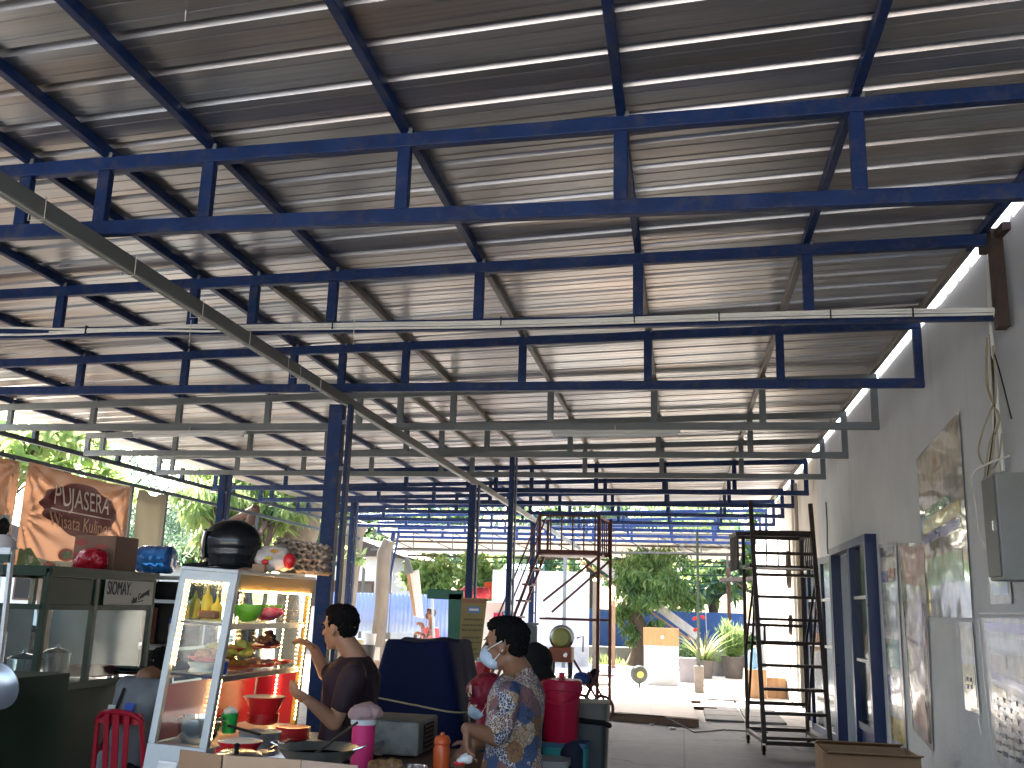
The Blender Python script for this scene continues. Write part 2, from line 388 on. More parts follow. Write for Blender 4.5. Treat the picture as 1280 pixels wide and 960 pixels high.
# raised mat of plywood boards
t = thing('floor_platform', (-.5, 17.8, 0), 'low pale plywood platform with a dark front edge lying on the sunlit yard', 'platform')
A, B_, C_, D_ = PG(757, 899), PG(873, 909), PG(858, 869), PG(765, 868)
mb = MB(); zt = .12
for (p, q) in ((0, .5), (.5, 1)):
    for k in range(3):
        v0, v1 = k/3, (k+1)/3-.004
        def pt(u, v): return (A*(1-u)+B_*u)*(1-v)+(D_*(1-u)+C_*u)*v
        c = [pt(p+.003, v0), pt(q-.003, v0), pt(q-.003, v1), pt(p+.003, v1)]
        mb.add([x+V((0, 0, zt-.018)) for x in c]+[x+V((0, 0, zt)) for x in c], [(3, 2, 1, 0), (4, 5, 6, 7), (0, 1, 5, 4), (1, 2, 6, 5), (2, 3, 7, 6), (3, 0, 4, 7)])
mb.build('deck_board', mat('pale_ply', (.62, .50, .41), .6, var=.12, scale=3), t)
mb = MB(); mb.bar(A+V((0, .03, .05)), B_+V((0, .03, .05)), .05, .10); mb.bar(D_+V((0, -.03, .05)), C_+V((0, -.03, .05)), .05, .1)
mb.build('frame_rail', m_woodd, t)
# loose boards and scrap on the yard
for k, (x, y, L_, a, z) in enumerate([(-3.1, 21.3, 1.3, .3, .03), (-2.6, 22.6, .9, -.2, .03), (-3.4, 24.2, 1.4, .15, .035), (-2.2, 25.4, 1.0, -.4, .03), (-1.9, 22.0, .7, .8, .03)]):
    lb = ['long grey plank flat on the yard nearest the platform', 'short plank on the yard behind the nearest plank', 'longest dark plank lying further back on the yard', 'weathered plank lying furthest back near the tree', 'short angled board beside the stand fan'][k]
    box_thing('plank', (x, y, z), (L_, .16, .04), m_woodd if k % 2 else mat('old_board', (.2, .17, .14), .8), lb, 'plank', 'loose planks on the yard', rot=RZ(a))
p0 = PG(860, 872)
for k, (px, py, L_) in enumerate([(845, 878, .9), (870, 887, .7), (905, 878, .6)]):
    c = PG(px, py); box_thing('timber_batten', (c.x, c.y, .03), (L_, .09, .05), m_woodd, ['dark batten flat beside the platform corner', 'short batten at the foot of the concrete post', 'thin dark batten on the slabs before the ladder'][k], 'batten', 'battens on the paving', rot=RZ(-.1))

def lumps_free(c, s_):
    mb = MB(); mb.ell((0, 0, 0), (s_, s_*.7, s_*.35), 6); mb.v = [c+V((p.x, p.y, p.z))*(1+.5*noise.noise(p*60)) for p in mb.v]
    return mb.build('paper_scrap', m_white)
# ------------------------------------------------------------------ canopy
HB, TH, TS, XW = 3.5, .45, .0265, 2.03
DK = [4.394+1.9028*k for k in range(15)]
XE = -8.1
PX = [.83, -.28, -1.38, -2.45, -3.05, -3.52, -4.6, -5.68, -6.76, -7.84]
def ztop(x): return HB+TH+TS*x
can = thing('steel_canopy', (-3, 10, 0), 'long open canopy of ribbed metal roofing on blue and grey steel trusses', 'canopy')
# ribbed roof sheets
RA = math.radians(-3.9)
ud = V((math.cos(RA), math.sin(RA), 0)); vd = V((-math.sin(RA), math.cos(RA), 0))
v0_ = V((-.3, 3.585, 0)).dot(vd)
prof = []  # (offset across, height)
for o_, h_ in [(-.150, 0), (-.098, 0), (-.094, .003), (-.086, .003), (-.082, 0), (-.030, 0), (-.008, .047), (.010, .047), (.0292, 0), (.082, 0), (.086, .003), (.094, .003), (.098, 0)]:
    prof.append((o_, h_))
def roof_metal():
    m, nt, b = new_mat('zinc_roofing'); N = nt.nodes; L = nt.links
    g = N.new('ShaderNodeNewGeometry'); mp = N.new('ShaderNodeMapping'); mp.inputs['Rotation'].default_value = (0, 0, -RA)
    L.new(g.outputs['Position'], mp.inputs[0])
    mp2 = N.new('ShaderNodeMapping'); mp2.inputs['Scale'].default_value = (.35, 3.3, 1); L.new(mp.outputs[0], mp2.inputs[0])
    n = N.new('ShaderNodeTexNoise'); n.inputs['Scale'].default_value = 1; n.inputs['Detail'].default_value = 2; L.new(mp2.outputs[0], n.inputs['Vector'])
    cr = N.new('ShaderNodeValToRGB'); e = cr.color_ramp.elements; e[0].position = .32; e[0].color = (.42, .365, .325, 1); e[1].position = .68; e[1].color = (.45, .47, .49, 1)
    L.new(n.outputs['Fac'], cr.inputs[0])
    mp3 = N.new('ShaderNodeMapping'); mp3.inputs['Scale'].default_value = (.8, 60, 1); L.new(mp.outputs[0], mp3.inputs[0])
    n2 = N.new('ShaderNodeTexNoise'); n2.inputs['Scale'].default_value = 1; n2.inputs['Detail'].default_value = 4; L.new(mp3.outputs[0], n2.inputs['Vector'])
    mr = N.new('ShaderNodeMapRange'); mr.inputs['To Min'].default_value = .72; mr.inputs['To Max'].default_value = 1.25; L.new(n2.outputs['Fac'], mr.inputs['Value'])
    hs = N.new('ShaderNodeHueSaturation'); L.new(cr.outputs[0], hs.inputs['Color']); L.new(mr.outputs[0], hs.inputs['Value']); L.new(hs.outputs[0], b.inputs['Base Color'])
    b.inputs['Metallic'].default_value = .85
    r = N.new('ShaderNodeMapRange'); r.inputs['To Min'].default_value = .25; r.inputs['To Max'].default_value = .47; L.new(n.outputs['Fac'], r.inputs['Value']); L.new(r.outputs[0], b.inputs['Roughness'])
    n4 = N.new('ShaderNodeTexNoise'); n4.inputs['Scale'].default_value = 1.7; n4.inputs['Detail'].default_value = 2; L.new(mp2.outputs[0], n4.inputs['Vector'])
    bp = N.new('ShaderNodeBump'); bp.inputs['Strength'].default_value = .05; bp.inputs['Distance'].default_value = .03; L.new(n4.outputs['Fac'], bp.inputs['Height']); L.new(bp.outputs[0], b.inputs['Normal'])
    return m
Y0R, Y1R, X0R, X1R = -2.0, 22.75, -8.35, 2.0
vs = []; fs = []
k0 = int((Y0R-4)/.3)-2; rows = []
kk = -34
while True:
    vc = v0_+kk*.3002
    if vc > Y1R+1.0: break
    for o_, h_ in prof:
        v = vc+o_
        rows.append((v, h_))
    kk += 1
def roof_pt(X, v, h):
    # X fixed edge, position along rib line with across-coordinate v
    u = (X - v*vd.x)/ud.x
    p = ud*u+vd*v
    return V((X, p.y, ztop(X)+.10+h))
mb = MB(); nx = 4
for (va, ha) in rows:
    for i in range(nx+1): mb.v.append(roof_pt(X0R+(X1R-X0R)*i/nx, va, ha))
for r_ in range(len(rows)-1):
    ya = mb.v[r_*(nx+1)].y
    if ya < Y0R or ya > Y1R: continue
    for i in range(nx): mb.f.append([r_*(nx+1)+i, r_*(nx+1)+i+1, (r_+1)*(nx+1)+i+1, (r_+1)*(nx+1)+i]); mb.mi.append(0)
ro = mb.build('roof_sheet', roof_metal(), can, solid=.0012)
# trusses
def truss(k, m):
    d = DK[k]; xr = XW-.06; xl = XE
    t_ = part('truss', can, V((0, d, HB))-can.location)
    mb = MB(); mb.bar((xl, d, HB), (xr, d, HB), .055, .078); mb.build('bottom_chord', m, t_, bevel=.006)
    mb = MB(); mb.bar((xl, d, ztop(xl)), (xr, d, ztop(xr)), .055, .078); mb.build('top_chord', m, t_, bevel=.006)
    px = PX if k < 9 else [PX[i] for i in (0, 1, 2, 3, 5, 6, 7, 8)]
    for x in px+([xr-.035] if k != 1 else [])+[xl+.035]:
        zt_ = ztop(x)-.039
        mb = MB(); mb.box((x, d+(.001 if x > 0 else 0), (HB+.039+zt_)/2), (.068, .050, zt_-HB-.039-.001)); o = mb.build('web_post', m, t_, bevel=.005)
    if k < 9:
        for x in PX:                                       # welded cleat on the chord under each purlin
            mb = MB(); mb.box((x+.030, d-.028, ztop(x)+.045), (.022, .012, .03)); mb.build('cleat', m_grey, t_)
for k in range(13): truss(k, m_grey if k in (3, 4, 5) else m_blue)
# purlins
for i, x in enumerate(PX+[1.93]):
    z = ztop(x)+.039+.03
    mb = MB(); mb.bar((x, Y0R+.2, z), (x, 6.6 if -3.3 < x < 1 or x > 1 else 10.3, z), .045, .058); mb.build('purlin', m_blue, can, bevel=.004)
    mb = MB(); mb.bar((x, 6.601 if x > -3.3 else 10.301, z), (x, 22.6, z), .045, .058); mb.build('purlin', m_purl if x > -3.3 else m_blue, can, bevel=.004)
# long beam and columns
zb = HB-.039-.055
m_beam = mat('beam_grey', (.16, .165, .155), .5, var=.15, scale=4, dirt=(.10, .08, .06), dirt_amt=.5, stretch=(1, .3, 1))
mb = MB(); mb.bar((-3.05, -1, zb+.008), (-3.05, 29.5, zb+.008), .060, .088); bo = mb.build('long_beam', m_beam, can, bevel=.004)
mb = MB()
for y in (3.9, 4.7, 5.5, 6.2, 6.9, 7.15, 7.6):              # cable ties and the thin cable along the beam
    c = V((-3.05, y, zb)); mb.tube([c+V((.042, 0, .058)), c+V((.042, .004, -.058)), c+V((-.042, 0, -.058)), c+V((-.042, 0, .058))], .003, 5)
mb.tube([(-3.0, 3, zb-.058), (-3.0, 5, zb-.062), (-3.0, 6.2, zb-.058), (-3.0, 8, zb-.06)], .004, 5)
mb.build('tie_wire', m_cable_w, bo)
def column(x, y, h, m, w=.17):
    c = part('column', can, V((x, y, 0))-can.location)
    mb = MB(); mb.box((x-w*.16, y, h/2), (w*.66, .10, h)); mb.build('channel', m, c, bevel=.006)
    mb = MB(); mb.box((x+w*.46, y, h/2), (w*.16, .10, h)); mb.build('channel', m, c, bevel=.005)
    z = .25
    while z < h: MB().box((x+w*.275, y-.035, z), (w*.20, .02, .035)).build('lacing_bar', m_grey if m is m_blue else m, c); z += .42
    mb = MB(); mb.box((x, y, .01), (w*1.7, .24, .02)); mb.build('base_plate', m, c)
zc = zb-.053
for (x, y, wd) in ((-3.05, 8.25, .20), (-3.02, 14.0, .15), (-3.05, 20.2, .15)): column(x, y, zc, m_blue, wd)
column(-2.1, 12.01, HB-.04, m_blue, .09)
mm_ = P(282, 600, 13.91); column(mm_.x, 13.91, HB-.04, m_blue, .17)
mm_ = P(440, 660, 17.7); column(mm_.x+.02, 17.7, HB-.04, m_blue, .13)
a = P(495, 656, 25.3)
# leaning bright column out in the sun
c = part('column', can, V((a.x, 25.3, 0))-can.location)
b0 = P(461, 850, 25.3)
mb = MB(); mb.bar((b0.x-.05, 25.3, 0.02), (a.x-.05, 25.3, HB-.04), .09, .09, up=(0, 1, 0)); mb.build('channel', m_blue, c)
mb = MB(); mb.bar((b0.x+.09, 25.3, 0.02), (a.x+.09, 25.3, HB-.04), .035, .09, up=(0, 1, 0)); mb.build('channel', m_blue, c)
for i in range(9):
    f_ = (i+.5)/9; xx = b0.x+(a.x-b0.x)*f_; MB().box((xx+.03, 25.28, HB*f_), (.075, .03, .035)).build('lacing_bar', m_grey, c)
# side edge frame on the left
ef = part('edge_frame', can, V((-8.1, 14, 3.2))-can.location)
m_edge = mat('edge_frame_paint', (.012, .03, .045), .45, var=.15)
mb = MB(); mb.bar((-8.18, 0, 3.49), (-8.18, 24, 3.49), .05, .06); mb.build('lower_rail', m_edge, ef)
mb = MB(); mb.bar((-8.10, 0, 3.24), (-8.10, 24, 3.20), .045, .05); mb.build('hanging_rail', m_edge, ef)
for y in (2.6, 5.4, 8.1, 10.55, 13.25, 14.25, 17.7, 21.5):
    mb = MB(); mb.box((-8.10, y+.03, 1.6), (.05, .05, 3.2)); mb.build('edge_post', m_edge, ef)
for k in range(0, 10):
    mb = MB(); mb.box((-8.18, DK[k]+.95, 3.6), (.05, .08, .20)); mb.build('hanger', m_edge, ef)

# far canopy beyond the open trusses
fc = thing('far_canopy', (-4, 31, 0), 'pale sheet canopy with thin lattice frame at the far end of the yard', 'canopy')
def transl(name, col, tr=.5):
    m = leaf_mat(name, col, col, tr); 
    for n in m.node_tree.nodes:
        if n.type == 'HUE_SAT': n.inputs['Hue'].default_value = .5; n.inputs['Value'].default_value = 1.0; n.inputs['Saturation'].default_value = .9
    return m
m_ftrans = transl('translucent_sheet', (.50, .46, .40), .55)
mb = MB()
mb.grid(lambda a, b: V((-9.6+11.5*a, 29.6+4.2*b, 3.95-.55*b+.02*math.sin(a*180))), 160, 3); mb.build('roof_sheet', m_ftrans, fc, solid=.004)
m_lat = mat('lattice_steel', (.10, .09, .08), .6)
z0, z1 = 3.25, 3.80
mb = MB(); mb.bar((-9.6, 29.5, z1), (1.9, 29.5, z1+.1), .05, .05); mb.bar((-9.6, 29.5, z0), (1.9, 29.5, z0+.1), .05, .05); mb.build('lattice_chord', m_lat, fc)
mb = MB(); n = 9
for i in range(n):
    xa = -9.5+i*11.3/n; xb = xa+11.3/n
    mb.bar((xa, 29.5, z1), (xb, 29.5, z0+.05), .03, .03, up=(0, 1, 0)); mb.bar((xa, 29.5, z0), (xa, 29.5, z1), .03, .03, up=(0, 1, 0))
mb.build('lattice_web', m_lat, fc)
mb = MB()
for yy, zz in ((31, 3.62), (32.3, 3.46), (33.7, 3.3)): mb.bar((-9.6, yy, zz), (1.9, yy, zz), .05, .06)
mb.build('purlin', m_rust, fc)
mb = MB(); mb.bar((-9.4, 34.2, 3.12), (1.9, 34.2, 3.18), .05, .05); mb.bar((-9.4, 34.2, 2.82), (1.9, 34.2, 2.88), .05, .05)
for i in range(13): mb.box((-9.3+i*.93, 34.2, 3.0), (.04, .04, .27))
mb.build('rear_beam', m_darkgreen, fc)
for px in (453, 487, 705, 910):
    q = P(px, 740, 29.5); mb = MB(); mb.box((q.x, 29.5, 1.65), (.07, .07, 3.3)); mb.build('post', m_lat, fc)
# white light bits: fluorescent lamps hung under the grey truss
for (xa, xb, yy, lb) in ((-6.19, -4.82, 10.1, 'unlit long tube lamp under the grey truss left of the blue column'), (-1.36, -.01, 10.1, 'unlit long tube lamp under the grey truss above the yard opening')):
    t = thing('tube_lamp', ((xa+xb)/2, yy-.06, 3.42), lb, 'lamp', 'tube lamps under the trusses')
    MB().box(((xa+xb)/2, yy-.06, 3.425), (xb-xa, .05, .035)).build('batten', m_wplastic, t, bevel=.004)
    MB().tube([(xa+.04, yy-.06, 3.392), (xb-.04, yy-.06, 3.392)], .014, 10).build('tube', m_white, t, smooth=True)
    mb = MB(); mb.box((xa+.03, yy-.06, 3.39), (.02, .04, .04)); mb.box((xb-.03, yy-.06, 3.39), (.02, .04, .04)); mb.build('lamp_holder', m_wplastic, t)
    MB().tube([((xa+xb)/2, yy-.06, 3.44), ((xa+xb)/2, yy-.03, 3.50)], .006, 5).build('hanger', m_cable_w, t)
# conduit bundle on the second truss
cb = thing('conduit_bundle', (-3, 6.24, 3.48), 'bundle of white plastic conduits strapped along the second blue truss', 'conduit')
y_ = 6.24
for i, (dz, dy, x0) in enumerate([(.017, -.03, -8.1), (.000, -.034, -4.6), (-.018, -.03, -8.1)]):
    pts = []
    for j in range(41):
        x = x0+(1.93-x0)*j/40
        wob = .004*math.sin(x*2.1+i*.4)+.010*math.sin(x*.9)+(.012*math.sin(x*3.3+i) if x < -3.2 else 0)
        pts.append((x, y_+dy, 3.49+dz+wob-.0))
    pts += [(1.955, y_+dy+.03*i+.01, 3.49+dz-.02), (1.965, y_+.03*i, 3.49+dz-.07)]
    MB().tube(pts, .0085, 8).build('pipe', m_pvc, cb, smooth=True)
for x in (-6.9, -5.6, -4.3, -2.4, -1.2, -.3, .25, .95, 1.45):
    MB().box((x, y_-.033, 3.494), (.008, .030, .062)).build('strap', m_cable_b, cb)
# stray wires hanging from the steel
for k, (px, py, d, L_, lb) in enumerate([(233, 0, 3.3, .10, 'short white wire end hanging from the roof near the top left'), (442, 413, 6.1, .10, 'white tie wire hanging below the conduits near the long beam'), (237, 417, 6.1, .09, 'white tie wire dangling below the conduits on the left')]):
    q = P(px, py, d); 
    tag(MB().tube([q+V((0, 0, .10)), q+V((.002, 0, 0)), q+V((.006, 0, -L_))], .003, 5).build('loose_wire', m_cable_w), lb, 'wire', 'loose wires under the roof')

# ------------------------------------------------------------------ right wall
def plaster(name, c, c2, streak):
    m, nt, b = new_mat(name); N = nt.nodes; L = nt.links
    g = N.new('ShaderNodeNewGeometry')
    n = N.new('ShaderNodeTexNoise'); n.inputs['Scale'].default_value = 1.3; n.inputs['Detail'].default_value = 9; n.inputs['Roughness'].default_value = .62; L.new(g.outputs['Position'], n.inputs['Vector'])
    mp = N.new('ShaderNodeMapping'); mp.inputs['Scale'].default_value = (1, 5, .35); L.new(g.outputs['Position'], mp.inputs[0])
    n2 = N.new('ShaderNodeTexNoise'); n2.inputs['Scale'].default_value = 1.4; n2.inputs['Detail'].default_value = 7; L.new(mp.outputs[0], n2.inputs['Vector'])
    cr = N.new('ShaderNodeValToRGB'); e = cr.color_ramp.elements; e[0].position = .36; e[0].color = (*c2, 1); e[1].position = .6; e[1].color = (*c, 1); L.new(n.outputs['Fac'], cr.inputs[0])
    r2 = N.new('ShaderNodeMapRange'); r2.inputs['From Min'].default_value = .60; r2.inputs['From Max'].default_value = .80; r2.inputs['To Max'].default_value = .32; L.new(n2.outputs['Fac'], r2.inputs['Value'])
    mx = N.new('ShaderNodeMix'); mx.data_type = 'RGBA'; L.new(r2.outputs[0], mx.inputs['Factor']); L.new(cr.outputs[0], mx.inputs['A']); mx.inputs['B'].default_value = (*streak, 1)
    L.new(mx.outputs['Result'], b.inputs['Base Color']); b.inputs['Roughness'].default_value = .65
    n3 = N.new('ShaderNodeTexNoise'); n3.inputs['Scale'].default_value = 30; n3.inputs['Detail'].default_value = 6; L.new(g.outputs['Position'], n3.inputs['Vector'])
    bp = N.new('ShaderNodeBump'); bp.inputs['Strength'].default_value = .18; bp.inputs['Distance'].default_value = .01; L.new(n3.outputs['Fac'], bp.inputs['Height']); L.new(bp.outputs[0], b.inputs['Normal'])
    return m
m_wall = plaster('pale_blue_plaster', (.55, .59, .63), (.48, .52, .56), (.26, .27, .28))
m_wallc = plaster('cream_plaster', (.66, .63, .58), (.58, .55, .50), (.42, .38, .33))
WX = XW
def wall_mesh(y0, y1, ztop_, m, name, label, x=WX, holes=()):
    mb = MB(); ys = sorted({y0, y1, *[h[0] for h in holes], *[h[1] for h in holes]})
    for a, b in zip(ys[:-1], ys[1:]):
        h = [h for h in holes if h[0] <= a and h[1] >= b]
        z0 = h[0][2] if h else 0
        mb.box((x+.08, (a+b)/2, (z0+ztop_)/2), (.16, b-a, ztop_-z0))
    o = mb.build(name, m)
    return tag(o, label, 'wall')
# ragged top of the wall: a row of uneven mortar
wall_mesh(-3, 15.3, 4.078, m_wall, 'plaster_wall', 'long pale blue-grey plaster wall along the right side', holes=[(12.02, 13.35, 2.38)])
wall_mesh(15.3, 30, 4.078, m_wallc, 'cream_wall', 'cream plaster wall running on behind the rolling ladder', x=WX+.002)
mb = MB(); y = 3.2
while y < 22:
    L_ = random.uniform(.08, .3); h = random.uniform(.003, .024); 
    mb.box((WX+.06, y+L_/2, 4.078+h/2), (.10, L_, h)); y += L_+random.uniform(0, .12)
o = mb.build('mortar_edge', m_wall, bpy.data.objects['plaster_wall'])
# doorway interior beyond the opening
t = thing('back_room', (2.9, 12.7, 0), 'dim grey room seen through the open doorway', 'room')
mb = MB(); mb.box((3.6, 12.7, 1.3), (.1, 2.6, 2.6)); mb.box((2.95, 11.5, 1.3), (1.2, .08, 2.6)); mb.box((2.95, 13.9, 1.3), (1.2, .08, 2.6)); mb.build('wall', m_wallc, t)
MB().box((2.95, 12.7, 2.65), (1.4, 2.6, .08)).build('ceiling', m_white, t)
# blue window and door front
fr = thing('door_front', (WX, 13.1, 0), 'blue framed glass door and window set in the pale wall', 'door')
m_fb = mat('blue_frame_gloss', (.012, .03, .11), .3, var=.1)
def fbar(a, b, w, d_, name, par=fr, m=m_fb):
    mb = MB(); mb.bar(a, b, w, d_, up=(1, 0, 0)); return mb.build(name, m, par, bevel=.003)
xf = WX-.05
fbar((xf, 10.9, 2.44), (xf, 13.5, 2.44), .09, .14, 'head_rail')
for y in (10.95, 12.0, 13.42): fbar((xf, y, 0.02), (xf, y, 2.395), .09, .14, 'jamb')
fbar((xf, 10.995, .45), (xf, 11.955, .45), .08, .10, 'sill_rail')
for z, in ((1.83,), (1.15,)): fbar((xf-.01, 10.995, z), (xf-.01, 11.955, z), .035, .05, 'glazing_bar', m=m_wplastic)
MB().box((xf, 11.475, 1.44), (.006, .955, 1.90)).build('window_pane', m_glassd, fr)
MB().box((xf, 11.475, .235), (.03, .955, .35)).build('kick_panel', m_fb, fr)
MB().box((WX-.003, 11.475, 1.44), (.004, .95, 1.88)).build('window_curtain', mat('pale_curtain', (.30, .33, .33), .9, var=.3, scale=3), fr)
# open leaf folded back against the wall further along
lf = part('door_leaf', fr, V((xf, 13.5, 0))-fr.location)
la, lb_ = V((xf-.04, 13.5, 0)), V((WX-.22, 15.0, 0))
dl = (lb_-la)
def lp(s, z): return la+dl*s+V((0, 0, z))
for a, b in ((lp(.03, .06), lp(.03, 2.40)), (lp(.97, .06), lp(.97, 2.40))): fbar(a, b, .09, .05, 'stile', lf)
for z in (.10, 2.36): fbar(lp(.06, z), lp(.94, z), .09, .045, 'rail', lf)
for z in (1.83, 1.22, .6): fbar(lp(.06, z), lp(.94, z), .035, .05, 'glazing_bar', lf, m_wplastic)
fbar(lp(.42, .14), lp(.42, 2.32), .16, .04, 'mullion', lf)
mb = MB(); mb.bar(lp(.06, 1.23), lp(.94, 1.23), 2.2, .006, up=(1, 0, 0)); mb.build('pane', m_glassd, lf)
# second blue door further down the wall
d2 = thing('blue_door', (WX, 16.2, 0), 'narrow dark blue door in the wall just behind the rolling ladder', 'door')
MB().box((WX-.03, 16.2, 1.1), (.05, 1.0, 2.2)).build('door_panel', m_fb, d2, bevel=.004)
mb = MB(); mb.box((WX-.04, 15.66, 1.15), (.08, .07, 2.3)); mb.box((WX-.04, 16.74, 1.15), (.08, .07, 2.3)); mb.box((WX-.04, 16.2, 2.26), (.08, 1.0, .08)); mb.build('door_frame', m_fb, d2)
MB().tube([(WX-.06, 15.85, 1.0), (WX-.11, 15.85, 1.0), (WX-.11, 15.97, 1.0)], .011, 8).build('handle', m_steel, d2)
# pipes on the cream wall
t = thing('wall_pipes', (WX-.05, 18, 0), 'pair of vertical pipes with coiled hose on the cream wall behind the ladder', 'pipes')
mb = MB(); mb.tube([(WX-.05, 17.7, .1), (WX-.05, 17.7, 3.9)], .035, 10); mb.build('pipe', mat('beige_pipe', (.38, .33, .26), .5), t, smooth=True)
mb = MB(); mb.tube([(WX-.05, 18.3, .1), (WX-.05, 18.3, 3.9)], .025, 10); mb.build('pipe', m_pvc, t, smooth=True)
for zc_, rr in ((2.45, .33), (1.45, .17)):
    mb = MB()
    for k in range(4):
        mb.tube([(WX-.07-.012*k, 18.9+rr*.55*math.cos(a_)+.01*k, zc_+rr*math.sin(a_)) for a_ in [2*PI*i/24 for i in range(24)]], .011, 6, closed=True)
    mb.build('hose_coil', m_rust, t, smooth=True)
mb = MB(); mb.tube([(WX-.04, 19.3, 1.5), (WX-.05, 19.0, 1.0), (WX-.05, 19.6, .6), (WX-.04, 19.5, .05)], .008, 6); mb.build('hanging_wire', m_cable_b, t)
t = tag(MB().tube([(WX-.012, 14.35, 3.2+.02*0), (WX-.012, 14.32, 2.9), (WX-.012, 14.40, 2.6), (WX-.012, 14.36, 2.47)], .008, 6).build('wall_cable', m_cable_b), 'thin black cable running down the wall above the blue door', 'cable')
# sockets
for (y, z, lb) in ((15.05, 1.95, 'small black switch box on the wall beside the blue door leaf'),):
    box_thing('switch_box', (WX-.02, y, z), (.04, .1, .14), m_blackm, lb, 'switch')

# ------------------------------------------------------------------ posters
def wall_poster(name, quad, label, cat, base, blocks, gloss=.12, wav=.012, seed=0, n=26, bulge=0):
    """quad: TL, TR, BR, BL as (y, z); u runs from the far (left in the photo) edge to the near edge"""
    t = thing(name, (WX, quad[0][0], quad[3][1]), label, cat)
    (a, b, c, d) = [V((WX-.012, q[0], q[1])) for q in quad]
    def surf(u, v, off=0):
        p = (a*(1-u)+b*u)*(1-v)+(d*(1-u)+c*u)*v
        w_ = noise.noise(V((u*2+seed, v*7, seed)))*wav+noise.noise(V((u*5+seed, v*3, seed+3)))*wav*.6
        edge = min(u, 1-u, .12)/.12
        return p+V((-abs(w_)*edge-off-bulge*math.sin(PI*v)*math.sin(PI*u), 0, 0))
    mats = [base]+[q[4] for q in blocks]; mb = MB()
    mb.grid(lambda u, v: surf(u, v), 14, n)
    o = mb.build('sheet', base, t, smooth=True)
    mb = MB()
    for i, (u0, u1, v0, v1, m_) in enumerate(blocks):
        mb.grid(lambda u, v: surf(u0+(u1-u0)*u, v0+(v1-v0)*v, .0025), 8, max(4, int((v1-v0)*n)), m=i)
    if blocks: mb.build('printed_area', [q[4] for q in blocks], t, smooth=True)
    return t
def pm(name, c, rough=.2, var=.35, scale=9): return mat(name, c, rough, var=var, scale=scale, coat=.25, spec=.5)
c_w, c_y, c_g, c_br = pm('print_cream', (.42, .38, .28)), pm('print_yellow', (.45, .36, .08)), pm('print_green', (.05, .22, .08)), pm('print_tan', (.35, .25, .13))
c_bl, c_rd, c_dk, c_tq = pm('print_blue', (.10, .13, .36)), pm('print_red', (.42, .12, .10)), pm('print_dark', (.06, .06, .06)), pm('print_turquoise', (.10, .30, .26))
c_gr = pm('print_grey', (.36, .38, .40)); c_pk = pm('print_pink', (.45, .28, .25))
wall_poster('glossy_poster', [(8.84, 2.97), (7.46, 3.11), (7.50, 1.63), (8.84, 1.63)], 'tall glossy laminated poster high on the wall, warped and reflecting', 'poster', pm('poster_sheet', (.40, .39, .34), .08), [
    (.04, .96, .02, .26, c_w), (.35, .6, .10, .19, c_br), (.15, .75, .36, .41, c_g), (.08, .92, .42, .50, c_y), (.08, .92, .51, .56, c_bl), (.10, .90, .66, .82, pm('print_leaf', (.28, .40, .24)))], wav=.010, seed=2)
wall_poster('hanging_banner', [(10.72, 2.36), (9.88, 2.33), (9.92, .42), (10.62, .40)], 'narrow hanging banner beside the door with blue, yellow and green print', 'banner', pm('banner_sheet', (.42, .44, .45), .25), [
    (.1, .9, .02, .07, c_dk), (.15, .55, .14, .20, c_bl), (.6, .9, .13, .18, c_rd), (.1, .9, .24, .42, c_gr), (.15, .9, .48, .62, c_tq), (.12, .9, .66, .80, c_bl), (.1, .95, .86, .97, c_y)], wav=.012, seed=5, bulge=.02)
wall_poster('hanging_banner', [(9.78, 2.31), (8.75, 2.24), (8.92, .55), (9.62, .66)], 'wrinkled pinkish hanging banner with silver sheen between the poster and the narrow banner', 'banner', pm('banner_sheet_pink', (.42, .36, .35), .2), [
    (.02, .98, .02, .22, c_pk), (.03, .12, .3, .95, c_gr), (.88, .97, .3, .97, c_dk), (.2, .8, .50, .52, c_dk), (.2, .85, .75, .93, c_pk)], wav=.022, seed=9, bulge=.03)
wp = wall_poster('notice_sheet', [(7.28, 1.63), (6.25, 1.63), (6.35, .55), (7.20, .72)], 'large white printed notice taped low on the wall at the right edge', 'notice', pm('notice_paper', (.52, .54, .56), .3), [
    (.06, .9, .03, .09, c_bl), (.1, .9, .12, .2, c_gr), (.12, .45, .24, .32, c_w), (.5, .9, .22, .34, c_w), (.1, .9, .37, .42, c_bl), (.1, .4, .46, .54, c_y), (.5, .9, .46, .56, c_gr)], wav=.004, seed=11)
mb = MB()
for i in range(6):
    for j in range(7):
        y = 7.08-.125*i; z = 1.12-.055*j; mb.box((WX-.022, y, z), (.002, .09, .012+.018*((i+j) % 2)))
mb.build('printed_area', pm('print_ink', (.16, .18, .22)), wp)
wall_poster('notice_sheet', [(7.06, 2.28), (6.62, 2.28), (6.62, 1.72), (7.05, 1.72)], 'pale notice sheet half hidden below the electric box', 'notice', pm('notice_grey', (.44, .46, .48), .3), [(.1, .9, .1, .2, c_gr), (.1, .9, .3, .5, c_w), (.1, .9, .7, .9, c_bl)], wav=.004, seed=12)
yl = wall_poster('small_sign', [(7.86, 1.60), (7.52, 1.60), (7.50, .98), (7.86, .98)], 'small yellow and white sign taped below the glossy poster', 'sign', pm('sign_paper', (.46, .47, .44), .25), [(.08, .92, .05, .38, pm('sign_tan', (.42, .38, .18))), (.08, .92, .48, .95, pm('sign_yellow', (.50, .42, .10)))], wav=.004, seed=14)
mb = MB()
for z in (1.15, 1.20):
    mb.box((WX-.02, 7.66, z), (.002, .05, .03)); mb.box((WX-.02, 7.74, z), (.002, .04, .03))
mb.build('printed_area', c_dk, yl)
